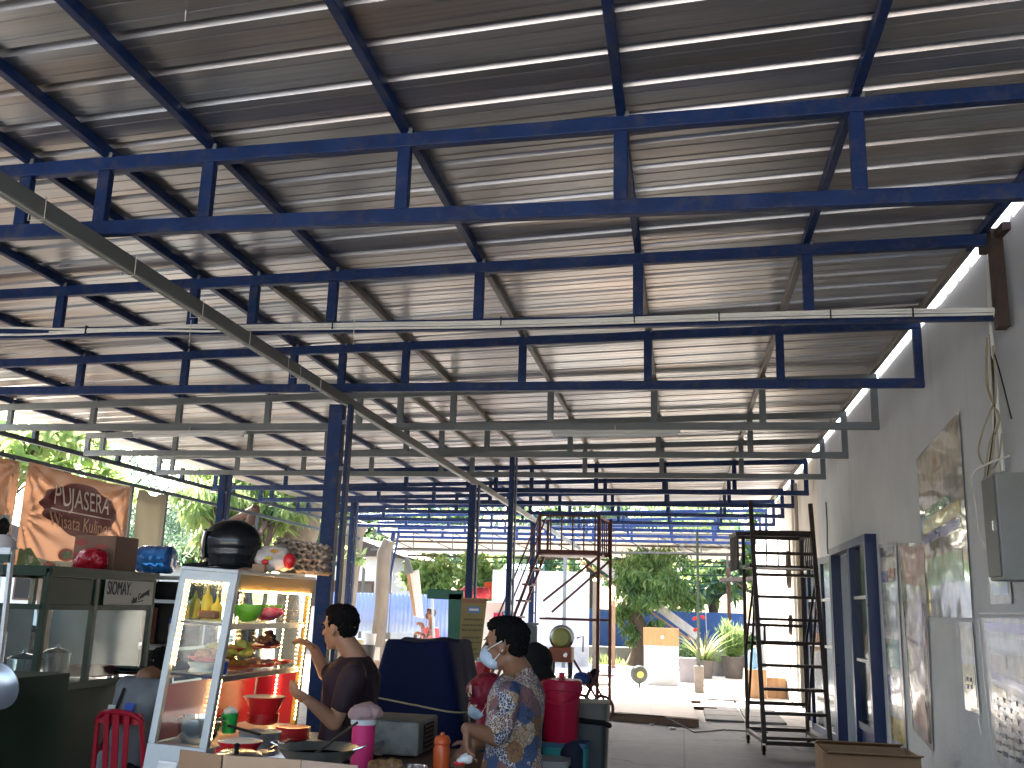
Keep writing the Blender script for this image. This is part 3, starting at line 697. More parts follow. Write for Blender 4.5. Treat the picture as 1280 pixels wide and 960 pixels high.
# tape strips
m_tp = mat('clear_tape', (.60, .63, .65), .3)
for y0, z0, y1, z1 in ((7.31, 1.63, 7.22, .72), (6.25, 1.66, 7.28, 1.66), (7.87, 1.64, 7.87, 1.5), (7.5, .96, 7.44, .85)):
    mb = MB(); mb.bar((WX-.027, y0, z0), (WX-.027, y1, z1), .010, .002, up=(1, 0, 0)); mb.build('tape_strip', m_tp, wp)

# ------------------------------------------------------------------ electric box, cables, bracket
eb = thing('electric_box', (WX-.1, 6.7, 1.85), 'grey metal electric meter box on the wall at the right edge', 'electric box')
a, b_ = P(1226, 592, 6.6), P(1244, 724, 6.6)
MB().box((1.915, 6.155, 2.15), (.22, .25, .62)).build('cabinet', mat('box_grey', (.25, .25, .235), .5, var=.1, dirt=(.1, .08, .06), dirt_amt=.4), eb, bevel=.008)
MB().box((1.799, 6.155, 2.15), (.010, .23, .58)).build('door', mat('box_door', (.13, .135, .13), .5, var=.12, dirt=(.1, .08, .06), dirt_amt=.4), eb, bevel=.004)
MB().box((1.790, 6.08, 2.15), (.010, .02, .06)).build('latch', m_steel, eb)
vb = thing('wall_bracket', (WX-.06, 6.45, 3.4), 'dark rusty steel bracket on the wall where the conduits end', 'bracket')
mb = MB(); mb.bar((WX-.06, 6.20, 3.38), (WX-.06, 6.20, 4.03), .09, .07, up=(1, 0, 0)); mb.build('upright', m_rust, vb, bevel=.004)
mb = MB(); mb.bar((WX-.05, 6.0, 3.98), (WX-.05, 6.5, 4.0), .05, .05, up=(1, 0, 0)); mb.build('arm', m_rust, vb)
ct = thing('cable_tangle', (WX-.06, 6.4, 2.6), 'tangle of old cables and conduit running down the wall to the electric box', 'cables')
random.seed(21)
MB().tube([(WX-.03, 6.62, 3.40), (WX-.03, 6.60, 3.0), (WX-.03, 6.62, 2.52)], .013, 8).build('conduit', m_pvc, ct, smooth=True)
MB().tube([(WX-.05, 6.40, 3.9), (WX-.06, 6.42, 3.5), (WX-.05, 6.45, 3.0), (WX-.06, 6.42, 2.52)], .012, 8).build('conduit', m_pvc, ct, smooth=True)
def loop(pts, r, m, n=24):
    out = []; pts = [V(p) for p in pts]
    for i in range(len(pts)-1):
        p0, p1, p2, p3 = pts[max(i-1, 0)], pts[i], pts[i+1], pts[min(i+2, len(pts)-1)]
        for j in range(8):
            t = j/8; out.append(.5*((2*p1)+(p2-p0)*t+(2*p0-5*p1+4*p2-p3)*t*t+(3*p1-p0-3*p2+p3)*t**3))
    out.append(pts[-1]); MB().tube(out, r, 6).build('cable', m, ct, smooth=True)
c_beige = mat('beige_cable', (.36, .31, .20), .5)
for k, (py, m_) in enumerate([(0, c_beige), (.05, m_cable_w), (.09, c_beige), (.02, m_cable_b)]):
    loop([(WX-.05, 6.45+py, 3.42), (WX-.07, 6.38+py*2, 3.1), (WX-.06, 6.5-py, 2.85), (WX-.10, 6.42+py, 2.7), (WX-.12, 6.5+py, 2.5)], .006+.001*k, m_)
loop([(WX-.05, 6.46, 3.0), (WX-.08, 6.7, 2.82), (WX-.09, 6.78, 2.68), (WX-.08, 6.62, 2.56), (WX-.08, 6.42, 2.60), (WX-.07, 6.35, 2.75)], .006, c_beige)
loop([(WX-.05, 6.44, 3.3), (WX-.08, 6.25, 3.1), (WX-.07, 6.15, 2.8)], .005, m_cable_b)
loop([(WX-.05, 6.3, 2.6), (WX-.25, 6.35, 2.5), (WX-.24, 6.4, 2.3), (WX-.24, 6.3, 2.05), (WX-.1, 6.2, 1.9)], .006, m_cable_w)

loop_pts = [PG(742, 905, .015), PG(790, 903, .02), PG(830, 906, .014), PG(868, 915, .014), PG(905, 912, .014), PG(960, 915, .014)]
tag(MB().tube([V((p.x, p.y, .012 if i > 2 else .13)) for i, p in enumerate(loop_pts)], .009, 6).build('floor_cable', m_cable_b), 'black extension cable lying along the platform edge and across the floor', 'cable')
for k, (px, py, s_) in enumerate([(841, 912, .05), (815, 907, .04), (770, 872, .06), (790, 876, .05), (828, 868, .05)]):
    c = PG(px, py); z0_ = .121 if py < 900 and px < 868 and py > 869 else .006
    tag(lumps_free(c+V((0, 0, z0_+s_*.3)), s_) , ['pale crumpled paper scrap on the dark floor below the platform', 'small scrap at the dark platform edge', 'scrap near the left back of the platform', 'scrap in the middle of the platform', 'scrap near the white stall at the platform back'][k], 'litter')
# ------------------------------------------------------------------ rolling ladder (right)
lad = thing('rolling_ladder', (.94, 12.4, 0), 'tall dark steel rolling platform ladder standing beside the right wall', 'ladder')
O = V((.93, 12.37, 0)); ex = V((.955, .10, 0)).normalized()*.76; ey = V((-.11, .99, 0)).normalized()
def LP(u, v, z): return O+ex*u+ey*v+V((0, 0, z))
m_l = mat('ladder_steel', (.032, .020, .016), .55, var=.3, scale=14, dirt=(.10, .055, .035), dirt_amt=.5, dscale=12)
def lb(name, a, b, w=.05, h=.05, par=lad, m=None, up=(0, 0, 1)):
    mb = MB(); mb.bar(a, b, w, h, up=up); return mb.build(name, m or m_l, par, bevel=.003)
PLZ = 2.62
for u in (0, 1):                                   # stringers of the stair
    lb('stringer', LP(u, 0, .14), LP(u, .52, 3.02 if u else 3.05), .055, .05, up=(0, 1, 0))
for k in range(10):
    z = .20+.272*k; v = .52*(z-.14)/2.9
    mb = MB(); a, b = LP(.03, v+.05, z), LP(.97, v+.05, z); mb.bar(a, b, .13, .035); mb.build('step', m_l, lad, bevel=.003)
for u, v in ((0, 1.12), (1, 1.12)): lb('back_leg', LP(u, v, .14), LP(u, v, PLZ+.0 if u == 0 else PLZ), .045, .045, up=(0, 1, 0))
for a, b in ((LP(0, .05, .16), LP(0, 1.12, .16)), (LP(1, .05, .16), LP(1, 1.12, .16)), (LP(.03, .04, .14), LP(.97, .04, .14)), (LP(.03, 1.12, .18), LP(.97, 1.12, .18)), (LP(.03, 1.12, .5), LP(.97, 1.12, .5))):
    lb('base_rail', a, b, .05, .045)
lb('brace', LP(0, 1.08, .3), LP(0, .30, 2.0), .03, .03, up=(0, 1, 0)); lb('brace', LP(1, 1.08, .3), LP(1, .30, 2.0), .03, .03, up=(0, 1, 0))
lb('brace', LP(0, .35, 2.1), LP(0, 1.1, 1.2), .03, .03, up=(0, 1, 0)); lb('brace', LP(1, .35, 2.1), LP(1, 1.1, 1.2), .03, .03, up=(0, 1, 0))
for z in (1.25, 1.48): lb('cross_rail', LP(.03, 1.12, z), LP(.97, 1.12, z), .035, .04)
lb('cross_rail', LP(.33, 1.12, 1.27), LP(.33, 1.12, 1.46), .035, .035, up=(0, 1, 0))
lb('cross_rail', LP(.25, 1.12, .2), LP(.25, 1.12, .48), .035, .035, up=(0, 1, 0))
pf = part('platform', lad)
MB().box(LP(.5, .85, 2.22), (.72, .55, .03), Matrix.Rotation(.1, 3, 'Z')).build('deck', m_l, pf)
for a, b in ((LP(-.22, .55, PLZ), LP(1.0, .55, PLZ)), (LP(-.22, 1.12, PLZ), LP(1.0, 1.12, PLZ)), (LP(-.22, .55, PLZ), LP(-.22, 1.12, PLZ)), (LP(1, .55, PLZ), LP(1, 1.12, PLZ)), (LP(0, .55, 2.22), LP(0, 1.12, 2.22)), (LP(1, .55, 2.22), LP(1, 1.12, 2.22)), (LP(0, 1.12, 2.22), LP(1, 1.12, 2.22))):
    lb('guard_rail', a, b, .045, .05, pf)
for k in range(6): lb('guard_bar', LP(-.22, .58+k*.10, 2.16), LP(-.22, .58+k*.10, PLZ), .03, .09, pf, up=(0, 1, 0))
for k in range(6): lb('guard_bar', LP(1, .58+k*.10, 2.22), LP(1, .58+k*.10, PLZ), .018, .018, pf, up=(0, 1, 0))
for k in range(4): lb('guard_bar', LP(.2+.2*k, 1.12, 2.22), LP(.2+.2*k, 1.12, PLZ), .018, .018, pf, up=(0, 1, 0))
for u, v in ((0, .06), (1, .06), (0, 1.1), (1, 1.1)):
    cs = part('caster', lad); c = LP(u, v, .055)
    MB().tube([c+V((-.015, 0, 0)), c+V((.015, 0, 0))], .055, 18).build('wheel', m_blackm, cs, smooth=True)
    mb = MB(); mb.box(c+V((-.024, 0, .035)), (.006, .05, .09)); mb.box(c+V((.024, 0, .035)), (.006, .05, .09)); mb.box(c+V((0, 0, .083)), (.055, .06, .008)); mb.build('fork', m_rust, cs)
# cardboard boxes and water bottle behind the ladder
q = PG(938, 872)
for k, (dx, dy, w_, h_) in enumerate([(0, 0, .42, .55), (.42, .2, .36, .40)]):
    t = thing('cardboard_box', (q.x+dx, q.y+dy, 0), ['taped cardboard box under the blue water bottle behind the ladder', 'smaller cardboard box beside the taped box behind the ladder'][k], 'box')
    MB().box((q.x+dx+.1, q.y+dy, h_/2), (w_, .4, h_)).build('carton', m_card, t, bevel=.006)
    MB().box((q.x+dx+.1, q.y+dy, h_/2), (.06, .404, h_+.004)).build('tape', mat('brown_tape', (.26, .15, .07), .3), t)
def gallon(name_loc, axis_rot, m, label, cap):
    t = thing('water_bottle', name_loc, label, 'bottle')
    pr = [(0, 0), (.11, .0), (.13, .015), (.135, .06), (.128, .085), (.135, .11), (.135, .15), (.128, .175), (.135, .20), (.135, .25), (.128, .275), (.133, .30), (.115, .35), (.06, .385), (.03, .40), (.03, .44), (0, .44)]
    MB().lathe(pr, name_loc, 28, axis_rot).build('body', m, t, smooth=True)
    a = V(name_loc)+(axis_rot @ V((0, 0, .44)) if axis_rot else V((0, 0, .44)))
    MB().lathe([(0, -.03), (.034, -.03), (.036, .015), (0, .015)], a, 16, axis_rot).build('cap', cap, t, smooth=True)
    return t
m_gal = mat('blue_bottle', (.03, .18, .55), .1, var=.1, trans=.35, spec=.6)
m_gal2 = mat('clear_blue_bottle', (.25, .45, .70), .1, trans=.4)
gallon((q.x+.1, q.y, .55), None, m_gal2, 'clear blue water bottle standing on the cardboard box behind the ladder', m_wplastic)
# cardboard carton bottom right
t = thing('cardboard_box', (1.45, 8, 0), 'open brown cardboard carton at the bottom right against the wall', 'box')
a, b = P(1030, 940, 8.0), P(1150, 944, 8.0)
zc_ = a.z
mb = MB(); cx = (a.x+b.x)/2; w_ = b.x-a.x
for c, d in (((cx, 8, zc_/2), (w_, .012, zc_)), ((cx, 8.5, zc_/2), (w_, .012, zc_)), ((a.x, 8.25, zc_/2), (.012, .488, zc_)), ((b.x, 8.25, zc_/2), (.012, .488, zc_)), ((cx, 8.25, .01), (w_, .48, .01))): mb.box(c, d)
mb.build('carton', m_card, t)
MB().box((cx, 7.9, zc_+.01), (w_*.96, .2, .008), RX(-.2)).build('flap', m_card, t); MB().box((cx, 8.60, zc_+.0), (w_*.96, .2, .008), RX(-.25)).build('flap', m_card, t)
# ------------------------------------------------------------------ far rolling scaffold stair
sc = thing('scaffold_stair', (-1.7, 15.7, 0), 'reddish steel scaffold stair with railed platform in the sunlit yard', 'scaffold')
def sb(name, a, b, w=.04, h=.04, m=m_redsteel, up=(0, 0, 1), par=sc):
    mb = MB(); mb.bar(a, b, w, h, up=up); return mb.build(name, m, par, bevel=.003)
SX0, SX1, SY0, SY1, SZ = -2.28, -1.20, 15.7, 16.7, 2.50
for x, y in ((SX1-.12, SY0), (SX1+.02, SY1-.3)): sb('post', V((x, y, .12)), V((x, y, 3.10)), .05, .05, up=(0, 1, 0))
sb('post', V((SX0, SY0, 2.45)), V((SX0, SY0, 3.10)), up=(0, 1, 0), w=.05); sb('post', V((SX0, SY1, 2.45)), V((SX0, SY1, 3.1)), up=(0, 1, 0))
for i in range(1, 6): sb('guard_bar', V((SX0+(SX1-SX0)*i/6, SY0, SZ)), V((SX0+(SX1-SX0)*i/6, SY0, 3.08)), .022, .022, up=(0, 1, 0))
for i in range(5): sb('guard_bar', V((SX1-.10+.02*i, SY0+.12+.16*i, SZ)), V((SX1-.10+.02*i, SY0+.12+.16*i, 3.06)), .022, .022, up=(0, 1, 0))
sb('guard_rail', V((SX0, SY0, 3.08)), V((SX1-.12, SY0, 3.08)), .03, .03); sb('guard_rail', V((SX1-.12, SY0, 3.08)), V((SX1, SY1-.3, 3.06)), .03, .03)
mb = MB(); mb.box(((SX0+SX1)/2-.05, SY0+.4, SZ-.03), (1.05, .75, .03)); mb.build('deck', m_redsteel, sc)
sb('deck_rail', V((SX0, SY0-.01, SZ)), V((SX1-.1, SY0-.01, SZ)), .05, .07); sb('deck_rail', V((SX0, SY1-.3, SZ)), V((SX1+.02, SY1-.3, SZ)), .05, .07)
sb('brace', V((SX1-.14, SY0, 2.42)), V((-2.2, SY0+.02, 1.72)), .035, .045, up=(0, 1, 0)); sb('brace', V((SX1+.02, SY1-.3, 2.42)), V((-2.15, SY1-.28, 1.55)), .035, .045, up=(0, 1, 0))
for y in (SY0, SY1-.3): 
    sb('stair_stringer', V((SX0, y, SZ)), V((-3.15, y, .15)), .04, .07, up=(0, 1, 0))
    sb('hand_rail', V((SX0, y, 3.1)), V((-3.1, y, 1.0)), .025, .03, up=(0, 1, 0))
for i in range(8):
    f_ = (i+1)/9; x = SX0+(-3.15-SX0)*f_; z = SZ+(.15-SZ)*f_
    mb = MB(); mb.box((x, SY0+.35, z), (.16, .66, .03)); mb.build('step', m_redsteel, sc)
for z, m_ in ((1.45, m_redsteel), (.14, m_redsteel)):
    sb('cross_rail', V((-2.9 if z < 1 else -2.25, SY0, z)), V((SX1-.12, SY0, z)), .035, .035)
    sb('cross_rail', V((-2.9 if z < 1 else -2.25, SY1-.3, z)), V((SX1, SY1-.3, z)), .035, .035)
for x, y in ((SX1-.12, SY0), (SX1+.02, SY1-.3), (-3.0, SY0), (-3.0, SY1-.3)):
    MB().tube([(x-.02, y, .06), (x+.02, y, .06)], .06, 16).build('wheel', m_blackm, sc, smooth=True)

# ------------------------------------------------------------------ machine with yellow drum (far left of bin)
q0 = P(702, 800, 9.2)
t = thing('ice_machine', (q0.x, 9.2, 0), 'old ice crusher with yellow round cover and orange body on a thin stand', 'machine')
c = P(702, 797, 9.2)
MB().lathe([(0, -.05), (.08, -.05), (.092, -.02), (.092, .02), (.07, .05), (0, .055)], c, 24, RX(PI/2)).build('drum_cover', mat('faded_yellow', (.40, .36, .08), .45), t, smooth=True)
MB().lathe([(.095, -.04), (.116, -.03), (.116, .03), (.095, .04)], c+V((0, .03, 0)), 24, RX(PI/2)).build('drum_ring', m_steel, t, smooth=True)
c2 = P(702, 818, 9.2)
MB().box(c2, (.21, .22, .13)).build('body', mat('faded_orange', (.42, .10, .04), .5), t, bevel=.01)
MB().lathe([(0, 0), (.02, 0), (.02, .02), (0, .02)], c2+V((.05, -.11, 0)), 12, RX(PI/2)).build('knob', m_steel, t)
mb = MB()
for dx in (-.09, .09):
    for dy in (-.09, .09): mb.bar(V((c2.x+dx, 9.2+dy, 0)), V((c2.x+dx*.9, 9.2+dy, c2.z-.06)), .02, .02, up=(0, 1, 0))
mb.box((c2.x, 9.2, .82), (.22, .22, .02)); mb.build('stand', m_rust, t)
MB().tube([c+V((.14, 0, 0)), c+V((.2, 0, .02)), c+V((.2, 0, -.12))], .008, 8).build('crank', m_steel, t)
q1 = P(740, 862, 9.6)
t = thing('push_cart', (q1.x, 9.6, 0), 'small rusty hand cart with spoked wheel and blue cloth by the bin', 'cart')
mb = MB()
for dx, dz in ((-.1, .3), (.14, .12)):
    pass
wc = P(745, 885, 9.6)
for xo in (-.14, .06):
    MB().tube([wc+V((xo+.10*math.cos(a_), 0, .11*math.sin(a_))) for a_ in [2*PI*i/20 for i in range(20)]], .014, 6, closed=True).build('wheel', m_redsteel, t, smooth=True)
mb = MB(); mb.bar(P(705, 805, 9.6), P(750, 880, 9.6), .02, .02, up=(0, 1, 0)); mb.bar(P(758, 880, 9.6), P(735, 840, 9.6), .02, .02, up=(0, 1, 0)); mb.bar(P(728, 883, 9.6), P(748, 838, 9.6), .03, .02, up=(0, 1, 0)); mb.bar(wc+V((-.14, 0, 0)), V((wc.x-.14, 9.6, 0)), .02, .02, up=(0, 1, 0)); mb.bar(wc+V((.06, 0, 0)), V((wc.x+.06, 9.6, 0)), .02, .02, up=(0, 1, 0)); mb.build('frame', m_redsteel, t)
MB().ell(P(727, 848, 9.6), (.085, .06, .06), 8).build('folded_cloth', mat('blue_cloth', (.05, .09, .28), .8), t, smooth=True)
MB().ell(P(740, 848, 9.7), (.05, .05, .10), 8, RY(.4)).build('cushion', m_blackm, t, smooth=True)

# ------------------------------------------------------------------ bin, cooler, tub, stool
def rbox(c, d, r, z0, z1, m, name, par, taper=1.0, n=5):
    """upright box with rounded corners"""
    mb = MB(); vs = []; ring = []
    for q_, (sx, sy) in enumerate(((1, 1), (-1, 1), (-1, -1), (1, -1))):
        for i in range(n+1):
            a = PI/2*(q_+i/n); ring.append((sx*(d[0]/2-r)+r*math.cos(a), sy*(d[1]/2-r)+r*math.sin(a)))
    k = len(ring)
    for z, s_ in ((z0, taper), (z0+(z1-z0)*.03, taper), (z1-(z1-z0)*.03, 1), (z1, 1)):
        vs += [V((c[0]+x*s_, c[1]+y*s_, z)) for x, y in ring]
    fs = [tuple(range(k))[::-1], tuple(range(3*k, 4*k))]+[(l*k+j, l*k+(j+1) % k, (l+1)*k+(j+1) % k, (l+1)*k+j) for l in range(3) for j in range(k)]
    mb.add(vs, fs); return mb.build(name, m, par, smooth=True)
a, b = P(722, 885, 7.0), P(755, 885, 7.0); cx = (a.x+b.x)/2-.04
t = thing('waste_bin', (cx, 7.1, 0), 'tall dark grey waste bin with grey rim beside the red cooler', 'bin')
rbox((cx, 7.1), (.30, .34), .04, 0, P(740, 898, 7.0).z, mat('bin_plastic', (.035, .038, .042), .45), 'body', t, .85)
rbox((cx, 7.1), (.31, .35), .04, P(740, 898, 7).z, P(740, 878, 7).z, mat('bin_rim', (.11, .105, .09), .6), 'lid_rim', t)
mb = MB(); mb.tube([(cx-.13, 6.93, P(740, 897, 7).z), (cx, 6.92, P(740, 900, 7).z), (cx+.14, 6.93, P(740, 902, 7).z), (cx+.17, 7.0, P(740, 906, 7).z)], .018, 8); mb.build('bin_bag', m_blackm, t, smooth=True)
# cooler
a, b = P(680, 920, 6.8), P(722, 920, 6.8); cx = (a.x+b.x)/2; zb_ = P(700, 926, 6.8).z; zt_ = P(700, 862, 6.8).z
t = thing('drink_cooler', (cx, 6.8, zb_), 'red insulated drink cooler with handle standing on a tub', 'cooler')
m_cool = mat('cooler_red', (.42, .008, .045), .32, var=.05)
h_ = zt_-zb_
MB().lathe([(0, 0), (.108, 0), (.112, .01), (.128, h_), (0, h_)], (cx, 6.8, zb_), 32).build('body', m_cool, t, smooth=True)
MB().lathe([(.126, 0), (.137, .004), (.139, .055), (.128, .068), (.05, .075), (.03, .078), (0, .078)], (cx, 6.8, zt_), 32).build('lid', m_cool, t, smooth=True)
MB().lathe([(0, 0), (.018, 0), (.02, .03), (0, .035)], (cx, 6.8, zt_+.078), 12).build('knob', m_cool, t, smooth=True)
MB().tube([(cx+.138*math.cos(a_), 6.8-.138*math.sin(a_), zt_+.02-.10*math.sin(a_)) for a_ in [PI*i/16 for i in range(17)]], .008, 8).build('handle', m_cool, t, smooth=True)
t = thing('storage_tub', (cx+.02, 6.85, 0), 'teal plastic storage tub with a blue lid under the red cooler', 'tub')
rbox((cx+.03, 6.88), (.30, .30), .05, 0, zb_-.035, mat('teal_plastic', (.03, .28, .30), .35), 'tub', t, .88)
rbox((cx+.02, 6.88), (.335, .32), .05, zb_-.035, zb_-.003, mat('blue_lid', (.04, .12, .22), .35), 'lid', t)
# grey stool
a, b = P(664, 948, 6.6), P(708, 948, 6.6); cx = (a.x+b.x)/2
t = thing('plastic_stool', (cx, 6.6, 0), 'pale grey plastic stool at the bottom beside the seated person in black', 'stool')
sz = P(690, 948, 6.6).z
m_st = mat('stool_plastic', (.36, .37, .36), .45)
rbox((cx, 6.6), (.27, .27), .05, sz-.04, sz, m_st, 'seat', t)
for sx in (-1, 1):
    for sy in (-1, 1):
        mb = MB(); mb.bar(V((cx+sx*.13, 6.6+sy*.13, 0)), V((cx+sx*.10, 6.6+sy*.10, sz-.04)), .045, .03, up=(0, 1, 0)); mb.build('leg', m_st, t, bevel=.004)

# ------------------------------------------------------------------ tarp covered stall
tp = [P(478, 803, 6.4), P(557, 803, 6.4)]; 
t = thing('covered_cart', (-1.75, 6.7, 0), 'food cart wrapped in a dark blue tarpaulin tied with a cord', 'cart')
m_tarp = mat('navy_tarp', (.005, .011, .052), .75, spec=.12, var=.2, scale=2, bump=.25, bscale=14)
def tarp_pt(u, v):
    # u around 0..1, v from top 0 to bottom 1
    a = 2*PI*u; ztop_ = 1.365; x0, x1 = tp[0].x, tp[1].x; cx = (x0+x1)/2; hw = (x1-x0)/2
    ca, sa = math.cos(a), math.sin(a); k = (abs(ca)**9+abs(sa)**9)**(-1/9)
    if v < .12:
        s_ = v/.12; X_, Y_ = ca*k*hw*s_, sa*k*.42*s_; z = ztop_+.01*math.sin(5*a)*s_
    else:
        s_ = (v-.12)/.88; fl = s_
        X_ = ca*k*(hw+(.20 if ca > 0 else .27)*fl); Y_ = sa*k*(.42+.10*fl); z = ztop_-s_*1.15
    p = V((cx+X_+.06*(v if ca > 0 else 0), 6.83+Y_, z))
    f_ = v*(.010*math.sin(a*9+v*3)+.02*noise.noise(V((ca*3, sa*3, v*3)))+.03*noise.noise(V((ca*1.4, sa*1.4, v*2+7))))
    p += V((ca, sa, 0))*f_
    p.z -= .0 if v < .9 else .08*abs(noise.noise(V((ca*2, sa*2, 3))))
    return p
MB().grid(tarp_pt, 140, 60).build('tarpaulin', m_tarp, t, smooth=True)
mb = MB(); cx = (tp[0].x+tp[1].x)/2; mb.box((cx, 6.85, .68), (.30, .6, 1.3)); mb.build('cart_body', m_woodd, t)
rope = []
for i in range(41):
    u = .5+.5*i/40; q = tarp_pt(u, .36+.12*(i/40)); c_ = V((cx, 6.83, q.z)); d = (q-c_).normalized(); rope.append(q+d*.012)
mb = MB(); mb.tube(rope, .006, 6); mb.build('cord', mat('cord', (.45, .40, .25), .8), t, smooth=True)
k_ = rope[34]; MB().tube([k_, k_+V((.02, -.02, -.03)), k_+V((.045, -.03, -.13))], .006, 6).build('cord_end', mat('cord_end', (.45, .40, .25), .8), t, smooth=True)
# ------------------------------------------------------------------ middle table with worn grey box
tb = thing('work_table', (-1.75, 5.35, 0), 'low wooden work table in front of the tarpaulin cart', 'table')
zt_ = P(500, 947, 5.2).z
MB().box((-1.45, 5.25, zt_-.02), (1.0, .8, .035)).build('table_top', m_woodd, tb, bevel=.005)
for x in (-1.90, -1.0):
    for y in (4.9, 5.6): MB().box((x, y, (zt_-.04)/2), (.05, .05, zt_-.04)).build('leg', m_woodd, tb)
a, b, c = P(447, 900, 5.2), P(524, 902, 5.2), P(544, 893, 5.6)
t = thing('metal_box', (-1.6, 5.4, zt_), 'worn grey metal appliance box with a black vent on its side', 'box')
zz = P(500, 902, 5.2).z; x0, x1 = a.x, b.x
m_wbox = mat('worn_grey', (.17, .165, .145), .6, var=.25, scale=9, dirt=(.07, .06, .05), dirt_amt=.7, dscale=12, bump=.2)
MB().box(((x0+x1)/2, 5.41, (zt_+zz)/2+.004), (x1-x0, .42, zz-zt_-.008)).build('casing', m_wbox, t, bevel=.012)
MB().box((x1+.003, 5.40, (zt_+zz)/2), (.008, .20, (zz-zt_)*.75)).build('vent_panel', m_blackm, t)
mb = MB()
for k in range(6): mb.box((x1+.009, 5.40, zt_+.03+k*(zz-zt_)*.13), (.006, .19, .008))
mb.build('vent_slat', m_woodd, t)
# pink container with cloth
q = P(456, 950, 4.6); tx = q.x
c = P(455, 905, 4.6)
t = thing('pink_container', (q.x, 4.6, q.z), 'bright pink plastic container with white rim and bundled cloth on top', 'container')
MB().lathe([(0, -.35), (.045, -.35), (.055, c.z-.0-q.z), (0, c.z-q.z)], (c.x, 4.6, q.z), 24).build('body', m_pink, t, smooth=True)
MB().lathe([(.05, 0), (.062, .0), (.062, .022), (.05, .024)], (c.x, 4.6, c.z), 24).build('rim', m_wplastic, t, smooth=True)
lumps('cloth_bundle', [('ell', c+V((.012, 0, .055)), (.072, .06, .042)), ('ell', c+V((-.03, -.01, .045)), (.045, .05, .035)), ('ell', c+V((.05, 0, .05)), (.04, .045, .028))], .006, mat('pinkish_cloth', (.42, .26, .24), .9), t, fold=.008, fscale=28)
# orange bottle
q = P(552, 945, 4.7)
t = thing('orange_bottle', (q.x, 4.7, q.z-.2), 'orange plastic squeeze bottle standing at the bottom centre', 'bottle')
MB().lathe([(0, -.30), (.036, -.30), (.038, -.02), (.040, .03), (.034, .05), (.040, .06), (.036, .078), (.028, .09), (.0, .094)], (q.x, 4.7, q.z), 20).build('body', m_orange, t, smooth=True)
MB().lathe([(0, 0), (.012, 0), (.009, .012), (0, .014)], (q.x, 4.7, q.z+.093), 12).build('cap', m_orange, t, smooth=True)
# front counter that carries bottle, container, wok
ct2 = thing('front_counter', (-1.6, 4.0, 0), 'low counter along the bottom of the picture carrying wok and containers', 'counter')
zct = P(300, 985, 3.9).z
MB().box((-1.45, 4.2, .60), (2.3, 1.15, .04)).build('counter_top', m_woodd, ct2, bevel=.005)
MB().box((-1.45, 3.72, .29), (2.2, .03, .58)).build('front_panel', m_cartgreen, ct2)
MB().box((-1.45, 4.68, .29), (2.2, .03, .58)).build('back_panel', m_cartgreen, ct2)
m_top = .62
# bowl with green rim at bottom centre
c = P(518, 958, 4.4)
t = thing('metal_bowl', c, 'small metal bowl at the very bottom beside the orange bottle', 'bowl')
MB().lathe([(.03, -.07), (.05, -.03), (.062, 0), (.058, .002), (.045, -.03), (.0, -.06)], c, 24).build('bowl', m_steel, t, smooth=True)
c = P(480, 958, 4.4)
t = thing('food_packet', c, 'crumpled brown food packet at the very bottom centre', 'packet')
lumps('packet', [('ell', c, (.07, .05, .03)), ('ell', c+V((.04, 0, .01)), (.05, .04, .025))], .005, mat('brown_packet', (.30, .16, .07), .4), t, fold=.012, fscale=35)

# ------------------------------------------------------------------ green framed stall and yellow board
gf = thing('green_stall', (-2.2, 9, 0), 'dark green upright stall frame behind the tarpaulin cart', 'stall')
m_gf = mat('stall_green', (.006, .12, .06), .45, var=.1)
a, b = P(570, 742, 9), P(570, 905, 9)
mb = MB(); mb.bar(V((b.x, 9, 0)), V((a.x, 9, a.z)), .13, .06, up=(0, 1, 0)); mb.build('upright', m_gf, gf, bevel=.004)
c, d = P(535, 742, 9), P(574, 744, 9); mb = MB(); mb.bar(c, d+V((.04, 0, 0)), .06, .09); mb.build('top_rail', m_gf, gf, bevel=.004)
c, d = P(540, 872, 9), P(620, 872, 9); mb = MB(); mb.bar(c, d, .5, .10); mb.build('shelf', m_woodd, gf)
mb = MB(); mb.box(((c.x+d.x)/2+.04, 9.05, c.z*.5-.03), ((d.x-c.x)*.9, .4, c.z-.12)); mb.build('stall_body', mat('stall_yellowgreen', (.13, .15, .04), .6), gf)
mb = MB(); mb.bar(P(540, 740, 9.5), P(545, 860, 9.5), .02, .02, up=(0, 1, 0)); mb.build('upright', m_alu, gf)
yb = thing('menu_board', (-1.9, 8.85, 1.1), 'tall yellow-brown menu board with faded text rows hung on the stall post', 'sign')
TL, TR, BR, BL = P(577, 747, 8.85), P(609, 748, 8.85), P(600, 826, 8.85), P(573, 826, 8.85)
def ybp(u, v, o=0): q = (TL*(1-u)+TR*u)*(1-v)+(BL*(1-u)+BR*u)*v; return q+V((0, -o+.006*math.sin(u*3), 0))
MB().grid(lambda u, v: ybp(u, v), 8, 20).build('board', mat('board_yellow', (.28, .19, .045), .5, var=.12), yb, solid=.006)
mb = MB()
for (v0, v1, u0, u1) in ((.33, .36, .15, .9), (.42, .45, .1, .95), (.50, .53, .1, .85), (.62, .65, .1, .9), (.70, .72, .12, .95), (.80, .83, .1, .8), (.88, .90, .1, .9)):
    u = u0
    while u < u1:
        w_ = random.uniform(.03, .09); mb.grid(lambda a, b: ybp(u+w_*a, v0+(v1-v0)*b, .011), 1, 1); u += w_+.025
mb.build('text_row', mat('board_ink', (.10, .07, .03), .6), yb)
mb = MB(); mb.grid(lambda a, b: ybp(.28+.5*a, .14+.10*b, .011), 1, 1); mb.build('label_patch', mat('blue_patch', (.10, .18, .36), .5), yb)
mb = MB(); mb.grid(lambda a, b: ybp(.34+.38*a, .17+.035*b, .014), 1, 1); mb.build('label_text', m_wplastic, yb)
